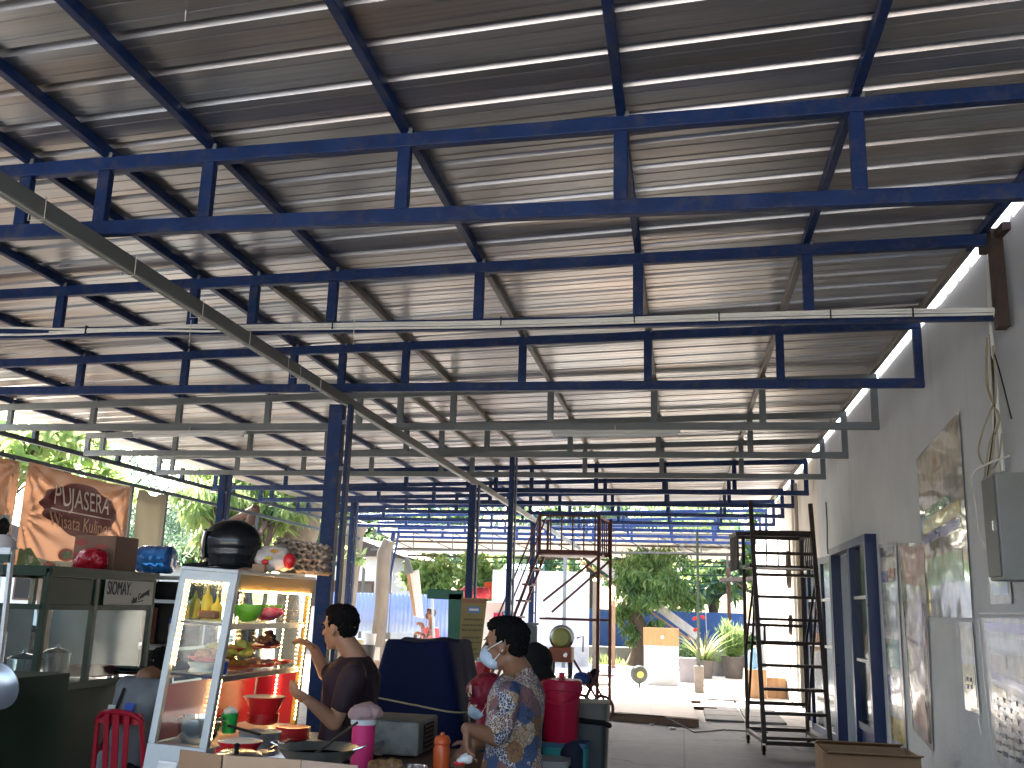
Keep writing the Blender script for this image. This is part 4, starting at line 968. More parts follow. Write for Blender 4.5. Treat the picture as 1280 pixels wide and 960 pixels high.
mb = MB(); mb.grid(lambda a, b: ybp(.05+.9*a, .02+.06*b, .011), 1, 1); mb.build('header_band', mat('board_red', (.30, .10, .04), .5), yb)
# jars and bits on the stall shelf
for k, (px, m_, lb) in enumerate([(578, m_wplastic, 'white canister on the stall shelf nearest the green post'), (588, m_alu, 'grey metal tin in the middle of the stall shelf'), (603, m_red, 'red tub on the stall shelf beside the masked man')]):
    c = P(px, 862, 8.9); r = .045 if k < 2 else .07; h_ = .2 if k == 0 else .16 if k == 1 else .26
    t = thing('canister', (c.x, 8.9, c.z), lb, 'canister')
    MB().lathe([(0, -.02), (r, -.02), (r, h_), (r*.9, h_+.01), (0, h_+.012)], c, 20).build('body', m_, t, smooth=True)
    MB().lathe([(r*1.03, h_-.02), (r*1.05, h_), (r*1.0, h_+.02), (0, h_+.022)], c, 20).build('lid', m_wplastic if k != 0 else m_alu, t, smooth=True)
# ------------------------------------------------------------------ banners on the left edge
m_ban = mat('banner_orange', (.42, .20, .085), .55, var=.12, scale=1.5, dirt=(.30, .12, .05), dirt_amt=.5, dscale=1.2)
for n_ in m_ban.node_tree.nodes:
    if n_.type == 'BSDF_PRINCIPLED': n_.inputs['Transmission Weight'].default_value = 0
m_ban = transl('banner_cloth', (.36, .165, .075), .13)
m_mar = mat('banner_maroon', (.17, .03, .028), .55, var=.08)
def banner(name, y0, y1, zt0, zt1, zb0, zb1, seed, label, mats, fade=True):
    t = thing(name, (-8.02, y0, zb0), label, 'banner')
    def S(u, v, off=0):
        y = y0+(y1-y0)*u; zt_ = zt0+(zt1-zt0)*u; zb__ = zb0+(zb1-zb0)*u; z = zt_+(zb__-zt_)*v
        sag = .03*math.sin(PI*u)*(1-v)
        d = 0
        for (cu, cv) in ((0, 0), (1, 0), (0, .5), (1, .62)):
            du, dv = u-cu, v-cv; r = math.hypot(du, dv*.6); a = math.atan2(dv*.6, abs(du)+1e-6)
            d += .030*math.exp(-r*3.2)*math.sin(a*15+seed)*min(1, r*8)
        d += .02*noise.noise(V((u*2.2+seed, v*2, 1)))
        return V((-8.02+d+.04*math.sin(PI*u)*math.sin(PI*v)+off, y, z-sag))
    MB().grid(S, 64, 40).build('cloth', mats, t, smooth=True)
    return t, S
t, S = banner('stall_banner', 10.78, 13.12, 3.20, 3.17, 1.86, 1.80, 1, 'orange banner lettered PUJASERA Wisata Kuliner hanging at the left edge', m_ban)
def onban(S, name, poly, m, t, off=.012, n=1):
    # polygon in (u, v) laid on the cloth, filled by a fan of small cells
    cu = sum(p[0] for p in poly)/len(poly); cv = sum(p[1] for p in poly)/len(poly); mb = MB(); K = 8
    k = len(poly); mb.v.append(S(cu, cv, off))
    for r in range(1, K+1):
        for (pu, pv) in poly: mb.v.append(S(cu+(pu-cu)*r/K, cv+(pv-cv)*r/K, off))
    for j in range(k): mb.f.append([0, 1+j, 1+(j+1) % k]); mb.mi.append(0)
    for r in range(K-1):
        for j in range(k): mb.f.append([1+r*k+j, 1+(r+1)*k+j, 1+(r+1)*k+(j+1) % k, 1+r*k+(j+1) % k]); mb.mi.append(0)
    return mb.build(name, m, t, smooth=True)
cloud = []
for i in range(60):
    a = 2*PI*i/60; c_, s_ = math.cos(a), math.sin(a)
    r = (abs(c_)**2.6+abs(s_)**2.6)**(-1/2.6)*(1+.03*math.cos(10*a))
    cloud.append((.50+.36*c_*r, .345+.20*s_*r*(1+.38*math.exp(-(c_/.45)**2))))
onban(S, 'cloud_badge', cloud, m_mar, t)
cloud2 = [(u*.0+.515+(u-.515)*1.03, .345+(v-.345)*1.04) for u, v in cloud]
def ban_text(body, size, u, v, S, m, t, sx=1, name='lettering', off=.026):
    cu = bpy.data.curves.new('t', 'FONT'); cu.body = body; cu.size = size; cu.align_x = 'CENTER'; cu.align_y = 'CENTER'; cu.extrude = .001; cu.resolution_u = 3
    o = bpy.data.objects.new('tmp', cu); COL.objects.link(o); bpy.context.view_layer.update()
    me = bpy.data.meshes.new_from_object(o.evaluated_get(bpy.context.evaluated_depsgraph_get())); bpy.data.objects.remove(o)
    mb = MB(); W_, H_ = 2.34, 1.34
    mb.add([S(u+p.co.x*sx/W_, v-p.co.y/H_, off+p.co.z) for p in me.vertices], [tuple(p.vertices) for p in me.polygons])
    return mb.build(name, m, t)
m_lett = mat('letter_cream', (.78, .66, .56), .6, var=.03); m_lett2 = mat('letter_tan', (.60, .34, .20), .6, var=.03)
ban_text('PUJASERA', .37, .50, .25, S, m_lett, t, .80)
mb = MB(); mb.grid(lambda a, b: S(.20+.60*a, .375+.012*b, .026), 24, 1); mb.build('underline', m_lett, t)
ban_text('Wisata Kuliner', .265, .50, .49, S, m_lett2, t, .86)
ban_text('Racikan', .20, .80, .74, S, mat('letter_lilac', (.30, .22, .40), .6), t, 1.0)
m_fg = mat('print_food_green', (.12, .18, .06), .6, var=.4, scale=14); m_fp = mat('print_food_pale', (.46, .42, .30), .6, var=.3, scale=14); m_fr = mat('print_food_red', (.36, .08, .03), .6, var=.3, scale=14); m_fy = mat('print_food_yellow', (.50, .34, .06), .6)
onban(S, 'food_print', [(.02, .84), (.2, .88), (.45, .86), (.7, .88), (.97, .84), (.97, .985), (.5, .985), (.02, .985)], m_fp, t, .010)
onban(S, 'food_print', [(.02, .80), (.10, .78), (.20, .92), (.16, .985), (.02, .985)], m_fg, t, .014)
for cu_, cv_, ru, rv, m_ in ((.40, .80, .075, .065, m_fr), (.40, .80, .045, .038, m_fg), (.52, .80, .07, .035, m_fy), (.60, .82, .05, .04, m_fr), (.28, .92, .06, .035, m_fr), (.52, .93, .08, .03, m_fg), (.70, .93, .06, .035, m_fy), (.47, .755, .02, .03, m_fp)):
    onban(S, 'food_print', [(cu_+ru*math.cos(2*PI*i/18), cv_+rv*math.sin(2*PI*i/18)) for i in range(18)], m_, t, .016+.002*(ru < .05))
t2, S2 = banner('stall_banner', 7.9, 10.64, 3.22, 3.17, 1.86, 1.86, 4, 'orange banner cut off at the left frame edge beside the PUJASERA banner', m_ban)
onban(S2, 'cloud_badge', [(u, v+.0) for u, v in cloud], m_mar, t2)
onban(S2, 'plate_print', [(.94+.05*math.cos(2*PI*i/18), .62+.12*math.sin(2*PI*i/18)) for i in range(18)], m_wplastic, t2)
onban(S2, 'plate_print', [(.94+.036*math.cos(2*PI*i/18), .62+.09*math.sin(2*PI*i/18)) for i in range(18)], m_blackm, t2, .016)
onban(S2, 'food_print', [(.02, .84), (.4, .86), (.97, .84), (.97, .985), (.02, .985)], m_fp, t2, .010)
t3 = thing('beige_screen', (-8.02, 13.3, 1.6), 'plain beige cloth screen hanging right of the PUJASERA banner', 'screen')
MB().grid(lambda u, v: V((-8.02+.02*noise.noise(V((u*3, v*3, 2))), 13.33+.82*u, 3.14-1.55*v+.03*math.sin(u*9)*(1-v))), 20, 30).build('cloth', transl('beige_cloth', (.24, .20, .11), .08), t3, smooth=True)

# ------------------------------------------------------------------ green siomay cart
cg = thing('food_cart', (-4.9, 7.4, 0), 'dark green glass sided food cart with a hand painted SIOMAY board', 'cart')
XR = -4.72; YA, YB = 6.75, 8.25; ZD, ZT = .90, 1.76; XL = -5.9
def cb_(name, a, b, w=.05, h=.05, m=m_cartgreen, up=(0, 0, 1)):
    mb = MB(); mb.bar(a, b, w, h, up=up); return mb.build(name, m, cg, bevel=.003)
MB().box(((XR+XL)/2, (YA+YB)/2, .46), (XR-XL-.02, YB-YA-.02, .84)).build('cart_body', m_cartgreen, cg, bevel=.004)
m_trim = mat('cart_trim', (.13, .14, .10), .5, var=.2)
for x, y in ((XR, YA), (XR, (YA+YB)/2-.12), (XR, YB), (XL, YA), (XL, YB)): cb_('post', V((x, y, ZD)), V((x, y, ZT)), .05, .045, m_trim if y > YA else m_cartgreen, up=(0, 1, 0))
cb_('corner_trim', V((XR+.005, YA-.005, .05)), V((XR+.005, YA-.005, ZD-.03)), .03, .03, m_trim, up=(0, 1, 0))
for a, b in ((V((XR, YA, ZD)), V((XR, YB, ZD))), (V((XL, YA, ZD)), V((XR, YA, ZD)))): cb_('deck_rail', a, b, .06, .05, m_trim)
for a, b in ((V((XR, YA, ZT)), V((XR, YB, ZT))), (V((XL, YA, ZT)), V((XR, YA, ZT))), (V((XL, YB, ZT)), V((XR, YB, ZT))), (V((XL, YA, ZT)), V((XL, YB, ZT)))): cb_('top_rail', a, b, .06, .06)
cb_('mid_rail', V((XR, YA, 1.50)), V((XR, YB, 1.50)), .045, .04); cb_('mid_rail', V((XL, YA, 1.50)), V((XR, YA, 1.50)), .045, .04)
MB().box(((XR+XL)/2, (YA+YB)/2, ZT+.035), (XR-XL+.08, YB-YA+.08, .02)).build('roof_board', m_cartgreen, cg)
MB().box((XR, 7.5, 1.62), (.02, 1.44, .20)).build('side_panel', m_cartgreen, cg)
MB().box((XR, 7.05, 1.22), (.006, .55, .53)).build('glass_pane', m_glassd, cg)
MB().box((XR, 7.83, 1.22), (.006, .78, .53)).build('glass_pane', m_glassd, cg)
MB().box(((XR+XL)/2, YA, 1.22), (XR-XL-.06, .006, .53)).build('glass_pane', m_glassd, cg)
MB().box((XL+.03, (YA+YB)/2, 1.22), (.01, YB-YA, .56)).build('back_panel', mat('cart_back_white', (.42, .47, .47), .5, var=.1), cg)
MB().box(((XR+XL)/2+.1, YB-.03, 1.22), (XR-XL-.3, .01, .56)).build('back_panel', mat('cart_back_white2', (.42, .47, .47), .5, var=.1), cg)
sg = part('name_board', cg)
SY = (7.47, 8.22)
MB().box((XR+.03, sum(SY)/2, 1.625), (.012, SY[1]-SY[0], .21)).build('board', mat('sign_white', (.48, .46, .42), .5, var=.06, dirt=(.3, .27, .22), dirt_amt=.4), sg, bevel=.006)
m_ink = mat('sign_ink', (.02, .02, .03), .6)
text('lettering', 'SIOMAY.', .155, (XR+.038, 7.49, 1.655), (0, 1, 0), (0, 0, 1), m_ink, sg, align='LEFT', sx=.62)
text('lettering', 'dan Goreng', .075, (XR+.038, 8.01, 1.60), (0, .94, .34), (0, -.34, .94), m_ink, sg, sx=.8, shear=.3)
mb = MB(); mb.bar(V((XR+.038, 7.93, 1.545)), V((XR+.038, 8.06, 1.565)), .002, .008, up=(0, 0, 1)); mb.build('underline', m_ink, sg)
# pots inside the cart
for k, (x, y, r, h_, lb) in enumerate([(-5.05, 7.05, .13, .17, 'large steel steamer pot inside the green cart near its corner'), (-5.0, 7.40, .11, .20, 'tall steel pot inside the green cart behind the steamer pot')]):
    t = thing('steamer_pot', (x, y, .925), lb, 'pot')
    MB().lathe([(0, 0), (r, 0), (r, h_), (r+.012, h_), (r+.012, h_+.01), (r, h_+.012)], (x, y, .925), 28).build('pot', m_steel, t, smooth=True)
    MB().lathe([(r+.005, h_+.01), (r*.7, h_+.035), (.02, h_+.05), (.015, h_+.075), (0, h_+.08)], (x, y, .925), 28).build('lid', m_steel, t, smooth=True)
box_thing('red_tray', (-5.0, 7.9, .97), (.3, .34, .09), mat('pinkish_red', (.50, .10, .12), .4), 'pinkish red tray behind the cart glass under the SIOMAY board', 'tray')
box_thing('stacked_tin', (-5.15, 7.62, 1.03), (.14, .12, .20), m_woodd, 'dark square tin behind the cart glass between pot and tray', 'tin')
# round metal lid hanging at the left frame edge
c = P(-4, 858, 5.2)
t = thing('wok_lid', c, 'large round aluminium wok lid hanging at the left frame edge', 'lid')
MB().lathe([(0, .05), (.06, .045), (.11, .02), (.128, 0), (.135, -.004), (.135, -.01), (.125, -.008), (0, .04)], c, 40, RX(PI/2+.25) @ Matrix.Identity(3)).build('dome', mat('dull_aluminium', (.38, .42, .48), .3, metal=.7), t, smooth=True)
MB().tube([c+V((0, .02, .13)), c+V((.0, .02, .3))], .004, 6).build('hook_wire', m_steel, t)
# neighbour cart at far left (only its glass corner shows)
nc = thing('glass_cart', (-4.35, 5.2, 0), 'edge of another glass cart with silver frame at the left border', 'cart')
for a, b in ((P(15, 690, 5.4), P(-2, 845, 5.4)),): 
    mb = MB(); mb.bar(a, b, .022, .03, up=(0, 1, 0)); mb.build('post', m_alu, nc)
a = P(16, 690, 5.4); mb = MB(); mb.bar(a, a+V((-1.0, 0, .0)), .05, .05); mb.build('top_rail', m_alu, nc)
mb = MB(); mb.bar(a+V((.0, 0, -.04)), a+V((-1.0, 0, -.04)), .06, .05); mb.build('top_rail', m_darkgreen, nc)
b = P(-2, 850, 5.4); MB().box((a.x-.5, 5.4, (a.z+b.z)/2-.03), (.9, .006, a.z-b.z-.05)).build('glass_pane', m_glassd, nc)
MB().box((b.x-.5, 5.75, b.z/2), (1.0, .7, b.z)).build('cart_body', m_cartgreen, nc)
c = P(4, 700, 5.6)
t = thing('white_bowl', c, 'upturned white bowl on top of the cart at the left border', 'bowl')
MB().lathe([(0, .09), (.03, .09), (.06, .06), (.085, 0), (.078, 0), (0, .08)], V((c.x-.01, 5.6, a.z+.026)), 24).build('bowl', mat('bowl_pinkwhite', (.55, .50, .50), .3), t, smooth=True)

# ------------------------------------------------------------------ aluminium shelf unit
sh = thing('shelf_unit', (-5, 8.9, 0), 'aluminium shelf unit with kitchen things between the carts', 'shelf')
X0, X1, Y0, Y1 = -5.15, -4.60, 8.55, 9.05; ZS = 1.78
for x in (X0, X1):
    for y in (Y0, Y1): MB().box((x, y, ZS/2), (.035, .035, ZS)).build('post', m_alu, sh)
for z in (ZS, 1.56, 1.14, .84): MB().box(((X0+X1)/2, (Y0+Y1)/2, z), (X1-X0+.06, Y1-Y0+.06, .03)).build('shelf_board', m_alu, sh)
MB().box(((X0+X1)/2, Y1+.02, .9), (X1-X0, .01, 1.7)).build('back_panel', m_blackm, sh)
lumps_t = thing('dark_bundle', ((X0+X1)/2, 8.8, 1.58), 'dark folded cloth bundle on the top shelf of the aluminium unit', 'bundle')
lumps('bundle', [('boxp', V(((X0+X1)/2, 8.8, 1.655)), V((.44, .36, .13)), None), ('ell', V((X0+.15, 8.65, 1.66)), (.12, .1, .07))], .012, m_blackm, lumps_t, fold=.012, fscale=14)
box_thing('brown_board', (X0+.17, 8.62, 1.34), (.26, .02, .32), mat('reddish_board', (.13, .035, .02), .6), 'reddish brown board leaning on the middle shelf', 'board')
t = thing('white_carton', (X1-.09, 8.7, 1.155), 'narrow white carton with blue top on the middle shelf', 'carton')
MB().box((X1-.09, 8.68, 1.28), (.08, .08, .25)).build('carton', m_wplastic, t, bevel=.003); MB().box((X1-.085, 8.678, 1.385), (.084, .084, .05)).build('printed_band', m_blueplas, t)
t = thing('toaster_oven', (-4.8, 8.7, .86), 'dark grey countertop oven on the lower shelf of the aluminium unit', 'oven')
MB().box((-4.86, 8.75, 1.255-.0), (.01, .01, .01)).build('feet', m_blackm, t)
MB().box((-4.82, 8.78, 1.0), (.36, .34, .24)).build('casing', mat('oven_grey', (.10, .10, .10), .4), t, bevel=.01)
MB().box((-4.85, 8.605, 1.0), (.24, .01, .17)).build('door', m_black, t, bevel=.003)
for k, (dx, dz, lb) in enumerate([(-.1, .0, 'stainless tray lowest in the stack beside the seated person'), (-.08, .03, 'stainless tray on top of the stack beside the seated person')]):
    c = P(178, 842, 8.0)+V((dx, 0, dz)); t = thing('steel_tray', c, lb, 'tray', 'stainless trays')
    MB().lathe([(0, 0), (.14, 0), (.17, .02), (.175, .02), (.14, -.006), (0, -.006)], c, 28, sx=1, sy=.8).build('tray', m_steel, t, smooth=True)
c = P(178, 848, 8.0); tbx = thing('side_table', (c.x, 8.0, 0), 'small dark table under the stainless trays', 'table')
MB().box((c.x-.08, 8.0, c.z-.03), (.5, .4, .03)).build('table_top', m_woodd, tbx)
for sx in (-.22, .22):
    for sy in (-.17, .17): MB().box((c.x-.08+sx, 8+sy, (c.z-.045)/2), (.035, .035, c.z-.045)).build('leg', m_woodd, tbx)
# things lying on top
gallon((-4.80, 8.7, 1.795+.150), RY(-PI/2) , m_gal, 'deep blue water bottle lying on its side on the shelf unit', m_blueplas)
bx = thing('snack_carton', (-5.0, 8.1, 1.81), 'brown printed snack carton on the green cart roof', 'carton')
q = P(134, 698, 8.0)
MB().box((q.x-.02, 8.0, 1.807+.15), (.40, .36, .30)).build('carton', mat('carton_brown', (.20, .105, .07), .7, var=.15), bx, bevel=.005)
mb = MB()
for dx, dz in ((-.13, .09), (.06, .05), (-.13, -.02)): mb.lathe([(0, 0), (.04, 0), (.04, .003), (0, .003)], (q.x-.02+dx, 7.82, 1.957+dz), 20, RX(PI/2), sx=1.5, sy=.7)
mb.build('printed_mark', mat('carton_print', (.30, .05, .04), .6), bx)
rb_t = thing('red_bag', (q.x+.06, 7.75, 1.807), 'shiny red plastic bag in front of the snack carton', 'bag')
lumps('bag', [('ell', V((q.x+.05, 7.70, 1.90)), (.14, .07, .095)), ('ell', V((q.x-.03, 7.70, 1.87)), (.09, .07, .065)), ('ell', V((q.x+.13, 7.70, 1.87)), (.07, .06, .06))], .007, mat('red_bag', (.38, .008, .02), .25), rb_t, fold=.012, fscale=16)

# ------------------------------------------------------------------ lit display case
X0, X1, Y0, Y1, Z0, Z1 = -2.475, -2.205, 4.6, 5.62, .90, 1.725
dc = thing('display_case', ((X0+X1)/2, 4.6, 0), 'aluminium glass food display case lit by warm light strips', 'display case')
ROLLC = RY(.045)
CC = V((X1, 4.6, 1.35))
def K(x, y, z):
    s_ = 1+.10*(Z1-z)/(Z1-Z0)*0
    p = V((x, y, z)); d = p-CC; d = ROLLC @ d
    d.x -= .05*(Z1-z)*(1 if x < (X0+X1)/2 else 1)*(1.0 if y < 5.1 else .2)
    return CC+d
def kbar(name, a, b, w, h, m=m_aluw, up=(0, 0, 1), par=dc):
    mb = MB(); mb.bar(K(*a), K(*b), w, h, up=up); return mb.build(name, m, par, bevel=.003)
def kslab(name, a, b, m, par=dc, bevel=0):
    (xa, ya, za), (xb, yb, zb2) = a, b; mb = MB()
    mb.add([K(xa, ya, za), K(xb, ya, za), K(xb, yb, za), K(xa, yb, za), K(xa, ya, zb2), K(xb, ya, zb2), K(xb, yb, zb2), K(xa, yb, zb2)], [(3, 2, 1, 0), (4, 5, 6, 7), (0, 1, 5, 4), (1, 2, 6, 5), (2, 3, 7, 6), (3, 0, 4, 7)])
    return mb.build(name, m, par, bevel=bevel)
m_gold = mat('gold_film', (.42, .26, .06), .45, var=.1)
kbar('post', (X0, Y0, Z0), (X0, Y0, Z1), .035, .035, up=(0, 1, 0)); kbar('post', (X1, Y0, Z0), (X1, Y0, Z1), .038, .038, up=(0, 1, 0))
kbar('post', (X0, Y1, Z0), (X0, Y1, Z1), .03, .03, up=(0, 1, 0)); kbar('post', (X1, Y1, Z0), (X1, Y1, Z1), .035, .03, m_gold, up=(0, 1, 0))
kslab('top_panel', (X0-.02, Y0-.02, Z1), (X1+.02, Y1+.02, Z1+.018), m_aluw, bevel=.003)
kslab('front_fascia', (X0, Y0-.02, Z1-.045), (X1+.02, Y0+.012, Z1-.001), m_aluw)
kslab('side_fascia', (X1-.012, Y0+.02, Z1-.075), (X1+.019, Y1+.018, Z1-.001), m_gold)
kslab('base_cabinet', (X0-.018, Y0-.02, .30), (X1+.02, Y1+.02, Z0), m_aluw, bevel=.004)
kslab('base_drawer', (X0+.06, Y0-.028, .72), (X0+.16, Y0-.021, .83), m_alu, bevel=.003)
sh_z = (1.485, 1.235)
for z in sh_z:
    kslab('shelf', (X0+.02, Y0+.02, z-.008), (X1-.02, Y1-.02, z), m_glass)
    kbar('shelf_rail', (X0+.02, Y0+.012, z-.012), (X1-.02, Y0+.012, z-.012), .012, .012, m_blackm)
    kbar('shelf_rail', (X1-.005, Y0+.02, z-.02), (X1-.005, Y1-.02, z-.02), .02, .03, m_alu)
    kbar('shelf_rail', (X0+.005, Y0+.02, z-.02), (X0+.005, Y1-.02, z-.02), .02, .03, m_alu)
kslab('front_glass', (X0+.02, Y0-.003, Z0+.01), (X1-.02, Y0+.002, Z1-.05), m_glass)
kslab('side_glass', (X1-.003, Y0+.03, 1.235), (X1+.002, Y1-.03, Z1-.08), m_glass)
kslab('back_glass', (X0-.002, Y0+.02, Z0+.30), (X0+.003, Y1-.02, Z1-.02), m_glassd)
kslab('red_backing', (X0+.004, Y0+.02, Z0+.005), (X0+.010, Y1-.02, Z0+.27), m_reddk)
kslab('rear_panel', (X0+.02, Y1-.006, Z0+.005), (X1-.02, Y1, Z0+.30), m_reddk)
# warm light strips: a backing tape with beads
m_led = mat('led_bead', (1, .8, .5), .5, emit=(1, .62, .26), estr=20)
m_tape = mat('led_tape', (.5, .38, .2), .5, emit=(1, .6, .25), estr=.25)
def led(a, b, n=None, par=dc):
    A_, B2 = K(*a), K(*b); L_ = (B2-A_).length; n = n or int(L_/.023)
    s_ = part('light_strip', par)
    mb = MB(); mb.bar(A_, B2, .006, .002, up=(0, 1, 0)); mb.build('tape', m_tape, s_)
    mb = MB()
    for i in range(n):
        p_ = A_+(B2-A_)*((i+.5)/n); mb.box(p_+V((0, -.003, 0)), (.0062, .004, .0062))
    mb.build('bead', m_led, s_)
led((X1+.02, Y1-.035, .93), (X1+.02, Y1-.035, Z1-.085))
led((X1+.022, Y0+.05, Z1-.082), (X1+.022, Y1-.03, Z1-.082))
led((X0+.03, Y1-.01, 1.27), (X0+.03, Y1-.01, Z1-.05)); led((X1-.13, Y1-.012, .94), (X1-.13, Y1-.012, Z1-.05)); 
led((X0+.028, Y0+.015, 1.26), (X0+.028, Y0+.015, Z1-.06)); led((X0+.03, Y0+.015, Z1-.055), (X1-.02, Y0+.015, Z1-.055))
led((X1+.012, Y0+.03, .93), (X1+.012, Y0+.03, 1.22)); led((X0+.02, Y0+.5, .94), (X0+.02, Y0+.5, 1.20)); led((X0+.02, Y0+.62, 1.27), (X0+.02, Y0+.62, 1.62))
led((X0+.03, Y0+.018, 1.222), (X1-.03, Y0+.018, 1.222), 6)
# food inside the case
def bowl(name, c, r, h_, m, label, cat='bowl', group=None, inner=None, foot=.45):
    c = V(c); t = thing(name, c, label, cat, group)
    MB().lathe([(0, .004), (r*foot, .004), (r*foot, 0), (r*foot*1.05, .0), (r*.82, h_*.45), (r, h_), (r*1.03, h_), (r*1.02, h_-.004), (r*.80, h_*.46), (r*foot, .012), (0, .012)], c, 32).build('bowl', m, t, smooth=True)
    if inner: MB().lathe([(r*.985, h_*.97), (r*1.035, h_*1.0), (r*.985, h_*1.02)], c, 32).build('rim', inner, t, smooth=True)
    return t
def plate(c, r, m, label, sx=1):
    c = V(c); t = thing('plate', c, label, 'plate')
    MB().lathe([(0, .0), (r*.6, 0), (r, .018), (r*1.0, .022), (r*.6, .006), (0, .006)], c, 32, sx=sx).build('dish', m, t, smooth=True)
    return t
def fried(c, n, spread, sz, m, label, name='fried_food', flat=.6, seed=0):
    random.seed(seed); pr = []
    t = thing(name, c, label, 'food')
    for i in range(n):
        a = random.uniform(0, 2*PI); r = spread*math.sqrt(random.random()); z = sz*.5+max(0, (spread-r))*flat*random.random()
        pr.append(('ell', V(c)+V((r*math.cos(a), r*math.sin(a), z)), (sz*random.uniform(.7, 1.2), sz*random.uniform(.6, 1.1), sz*random.uniform(.4, .7)), Matrix.Rotation(random.uniform(0, 3), 3, 'Z') @ Matrix.Rotation(random.uniform(-.5, .5), 3, 'X')))
    lumps('pile', pr, .005, m, t, it=2, fold=.004, fscale=60)
    return t
m_fb = mat('fried_brown', (.30, .10, .03), .45, var=.4, scale=30); m_fo = mat('fried_orange', (.60, .26, .04), .45, var=.3, scale=30); m_fy2 = mat('yellow_snack', (.62, .52, .10), .5, var=.2, scale=20); m_meat = mat('dark_meat', (.13, .035, .02), .4, var=.5, scale=25); m_tofu = mat('pale_food', (.50, .38, .28), .5, var=.3, scale=30)
zA, zB = sh_z
for k, (x, y, h_) in enumerate([(P(230, 775, 4.7).x, 4.70, .11), (P(243, 775, 4.78).x, 4.78, .14), (P(258, 775, 4.74).x, 4.74, .17), (P(271, 775, 4.7).x, 4.70, .12)]):
    c = K(x, y, zA+.001); t = thing('squeeze_bottle', c, ['short yellow squeeze bottle at the left of the top shelf', 'mid height yellow bottle second from the left on the top shelf', 'tallest yellow sauce bottle on the top shelf of the case', 'yellow bottle next to the corner post on the top shelf'][k], 'bottle', 'yellow bottles in the case')
    MB().lathe([(0, 0), (.026, 0), (.027, h_*.55), (.022, h_*.68), (.010, h_*.76), (.007, h_*.9), (.003, h_), (0, h_)], c, 18).build('body', m_yel, t, smooth=True)
c = K(P(262, 775, 4.66).x, 4.655, zA+.001); box_thing('sauce_tub', c+V((0, 0, .03)), (.10, .05, .04), mat('brown_sauce', (.25, .08, .02), .4), 'flat brown sauce tub before the yellow bottles', 'tub', bevel=.01)
bowl('plastic_bowl', K(X1-.09, 5.03, zA+.001), .085, .085, m_lime, 'lime green plastic bowl on the top shelf of the case')
t = thing('pink_bag', K(X1-.08, 5.08, zA), 'pink plastic bag beside the lime bowl on the top shelf', 'bag')
lumps('bag', [('ell', K(X1-.07, 5.20, zA+.035), (.06, .06, .035)), ('ell', K(X1-.05, 5.26, zA+.045), (.05, .05, .03))], .005, m_pink, t, fold=.008, fscale=25)
bowl('plastic_bowl', K(X1-.11, 5.33, zA+.001), .07, .085, m_lime, 'second lime bowl half behind the pink bag', foot=.4)
t = thing('wire_basket', K(X1-.10, 5.40, zA), 'thin wire basket at the far end of the top shelf', 'basket')
mb = MB(); cc = K(X1-.08, 5.50, zA+.002)
for z, r in ((.0, .045), (.03, .065), (.055, .075)): mb.tube([cc+V((r*math.cos(2*PI*i/20), r*math.sin(2*PI*i/20), z)) for i in range(20)], .002, 5, closed=True)
for i in range(10): a = 2*PI*i/10; mb.tube([cc+V((.045*math.cos(a), .045*math.sin(a), 0)), cc+V((.075*math.cos(a), .075*math.sin(a), .055))], .0018, 5)
mb.tube([cc+V((.075*math.cos(a_), 0, .055+.07*math.sin(a_))) for a_ in [PI*i/12 for i in range(13)]], .002, 5); mb.build('wire', mat('copper_wire', (.5, .3, .2), .3, metal=.8), t)
# second shelf
c = K(X0+.15, 4.72, zB+.052); plate(c, .10, m_red, 'red plate of fried pieces raised on a white bowl, front of the middle shelf')
fried(c+V((0, 0, .012)), 26, .075, .024, m_fb, 'pile of brown fried pieces on the front red plate', seed=1)
bowl('upturned_bowl', K(X0+.13, 4.72, zB+.001), .075, .045, m_wplastic, 'white bowl supporting the front red plate', foot=.9)
fried(K(X0+.08, 4.92, zB+.06), 12, .06, .035, m_fy2, 'yellow crackers behind the front red plate', 'crackers', 1.0, 2)
fried(K(X0+.22, 4.95, zB+.07), 12, .06, .035, m_fy2, 'pile of yellow crackers near the corner post', 'crackers', 1.0, 3)
c = K(X0+.26, 4.66, zB+.001); t = thing('blue_cup', c, 'small blue cup with white rim on the middle shelf', 'cup')
MB().lathe([(0, 0), (.024, 0), (.030, .06), (.027, .06), (0, .01)], c, 20).build('cup', m_blueplas, t, smooth=True); MB().lathe([(.029, .06), (.032, .062), (.031, .072), (.027, .072)], c, 20).build('rim', m_wplastic, t, smooth=True)
c = K(X1-.09, 5.26, zB+.10); plate(c, .115, m_red, 'upper red plate with dark fried meat in the case', .9)
fried(c+V((0, .02, .012)), 22, .075, .024, m_meat, 'mound of dark fried meat on the upper red plate', flat=1.2, seed=4)
c2_ = K(X1-.09, 5.00, zB+.10); fried(c2_+V((.01, 0, .0)), 14, .06, .024, m_fo, 'orange fried balls beside the dark meat mound', 'fried_balls', .6, 5)
plate(c2_+V((.01, 0, -.008)), .09, m_red, 'red plate under the orange fried balls')
c = K(X1-.08, 4.94, zB+.006); plate(c, .10, m_red, 'lower red plate nearest the corner post'); fried(c+V((0, 0, .012)), 18, .07, .026, m_fo, 'orange fried fritters on the lower red plate', 'fritters', .4, 6)
c = K(X1-.08, 5.20, zB+.006); plate(c, .12, m_red, 'lower red plate with pale bites at the middle of the case'); fried(c+V((0, 0, .012)), 16, .08, .020, m_tofu, 'pale and dark bites on the lower red plate', 'bites', .4, 7)
plate(K(X1-.09, 5.46, zB+.006), .10, m_red, 'empty red plate at the far end of the middle shelf')
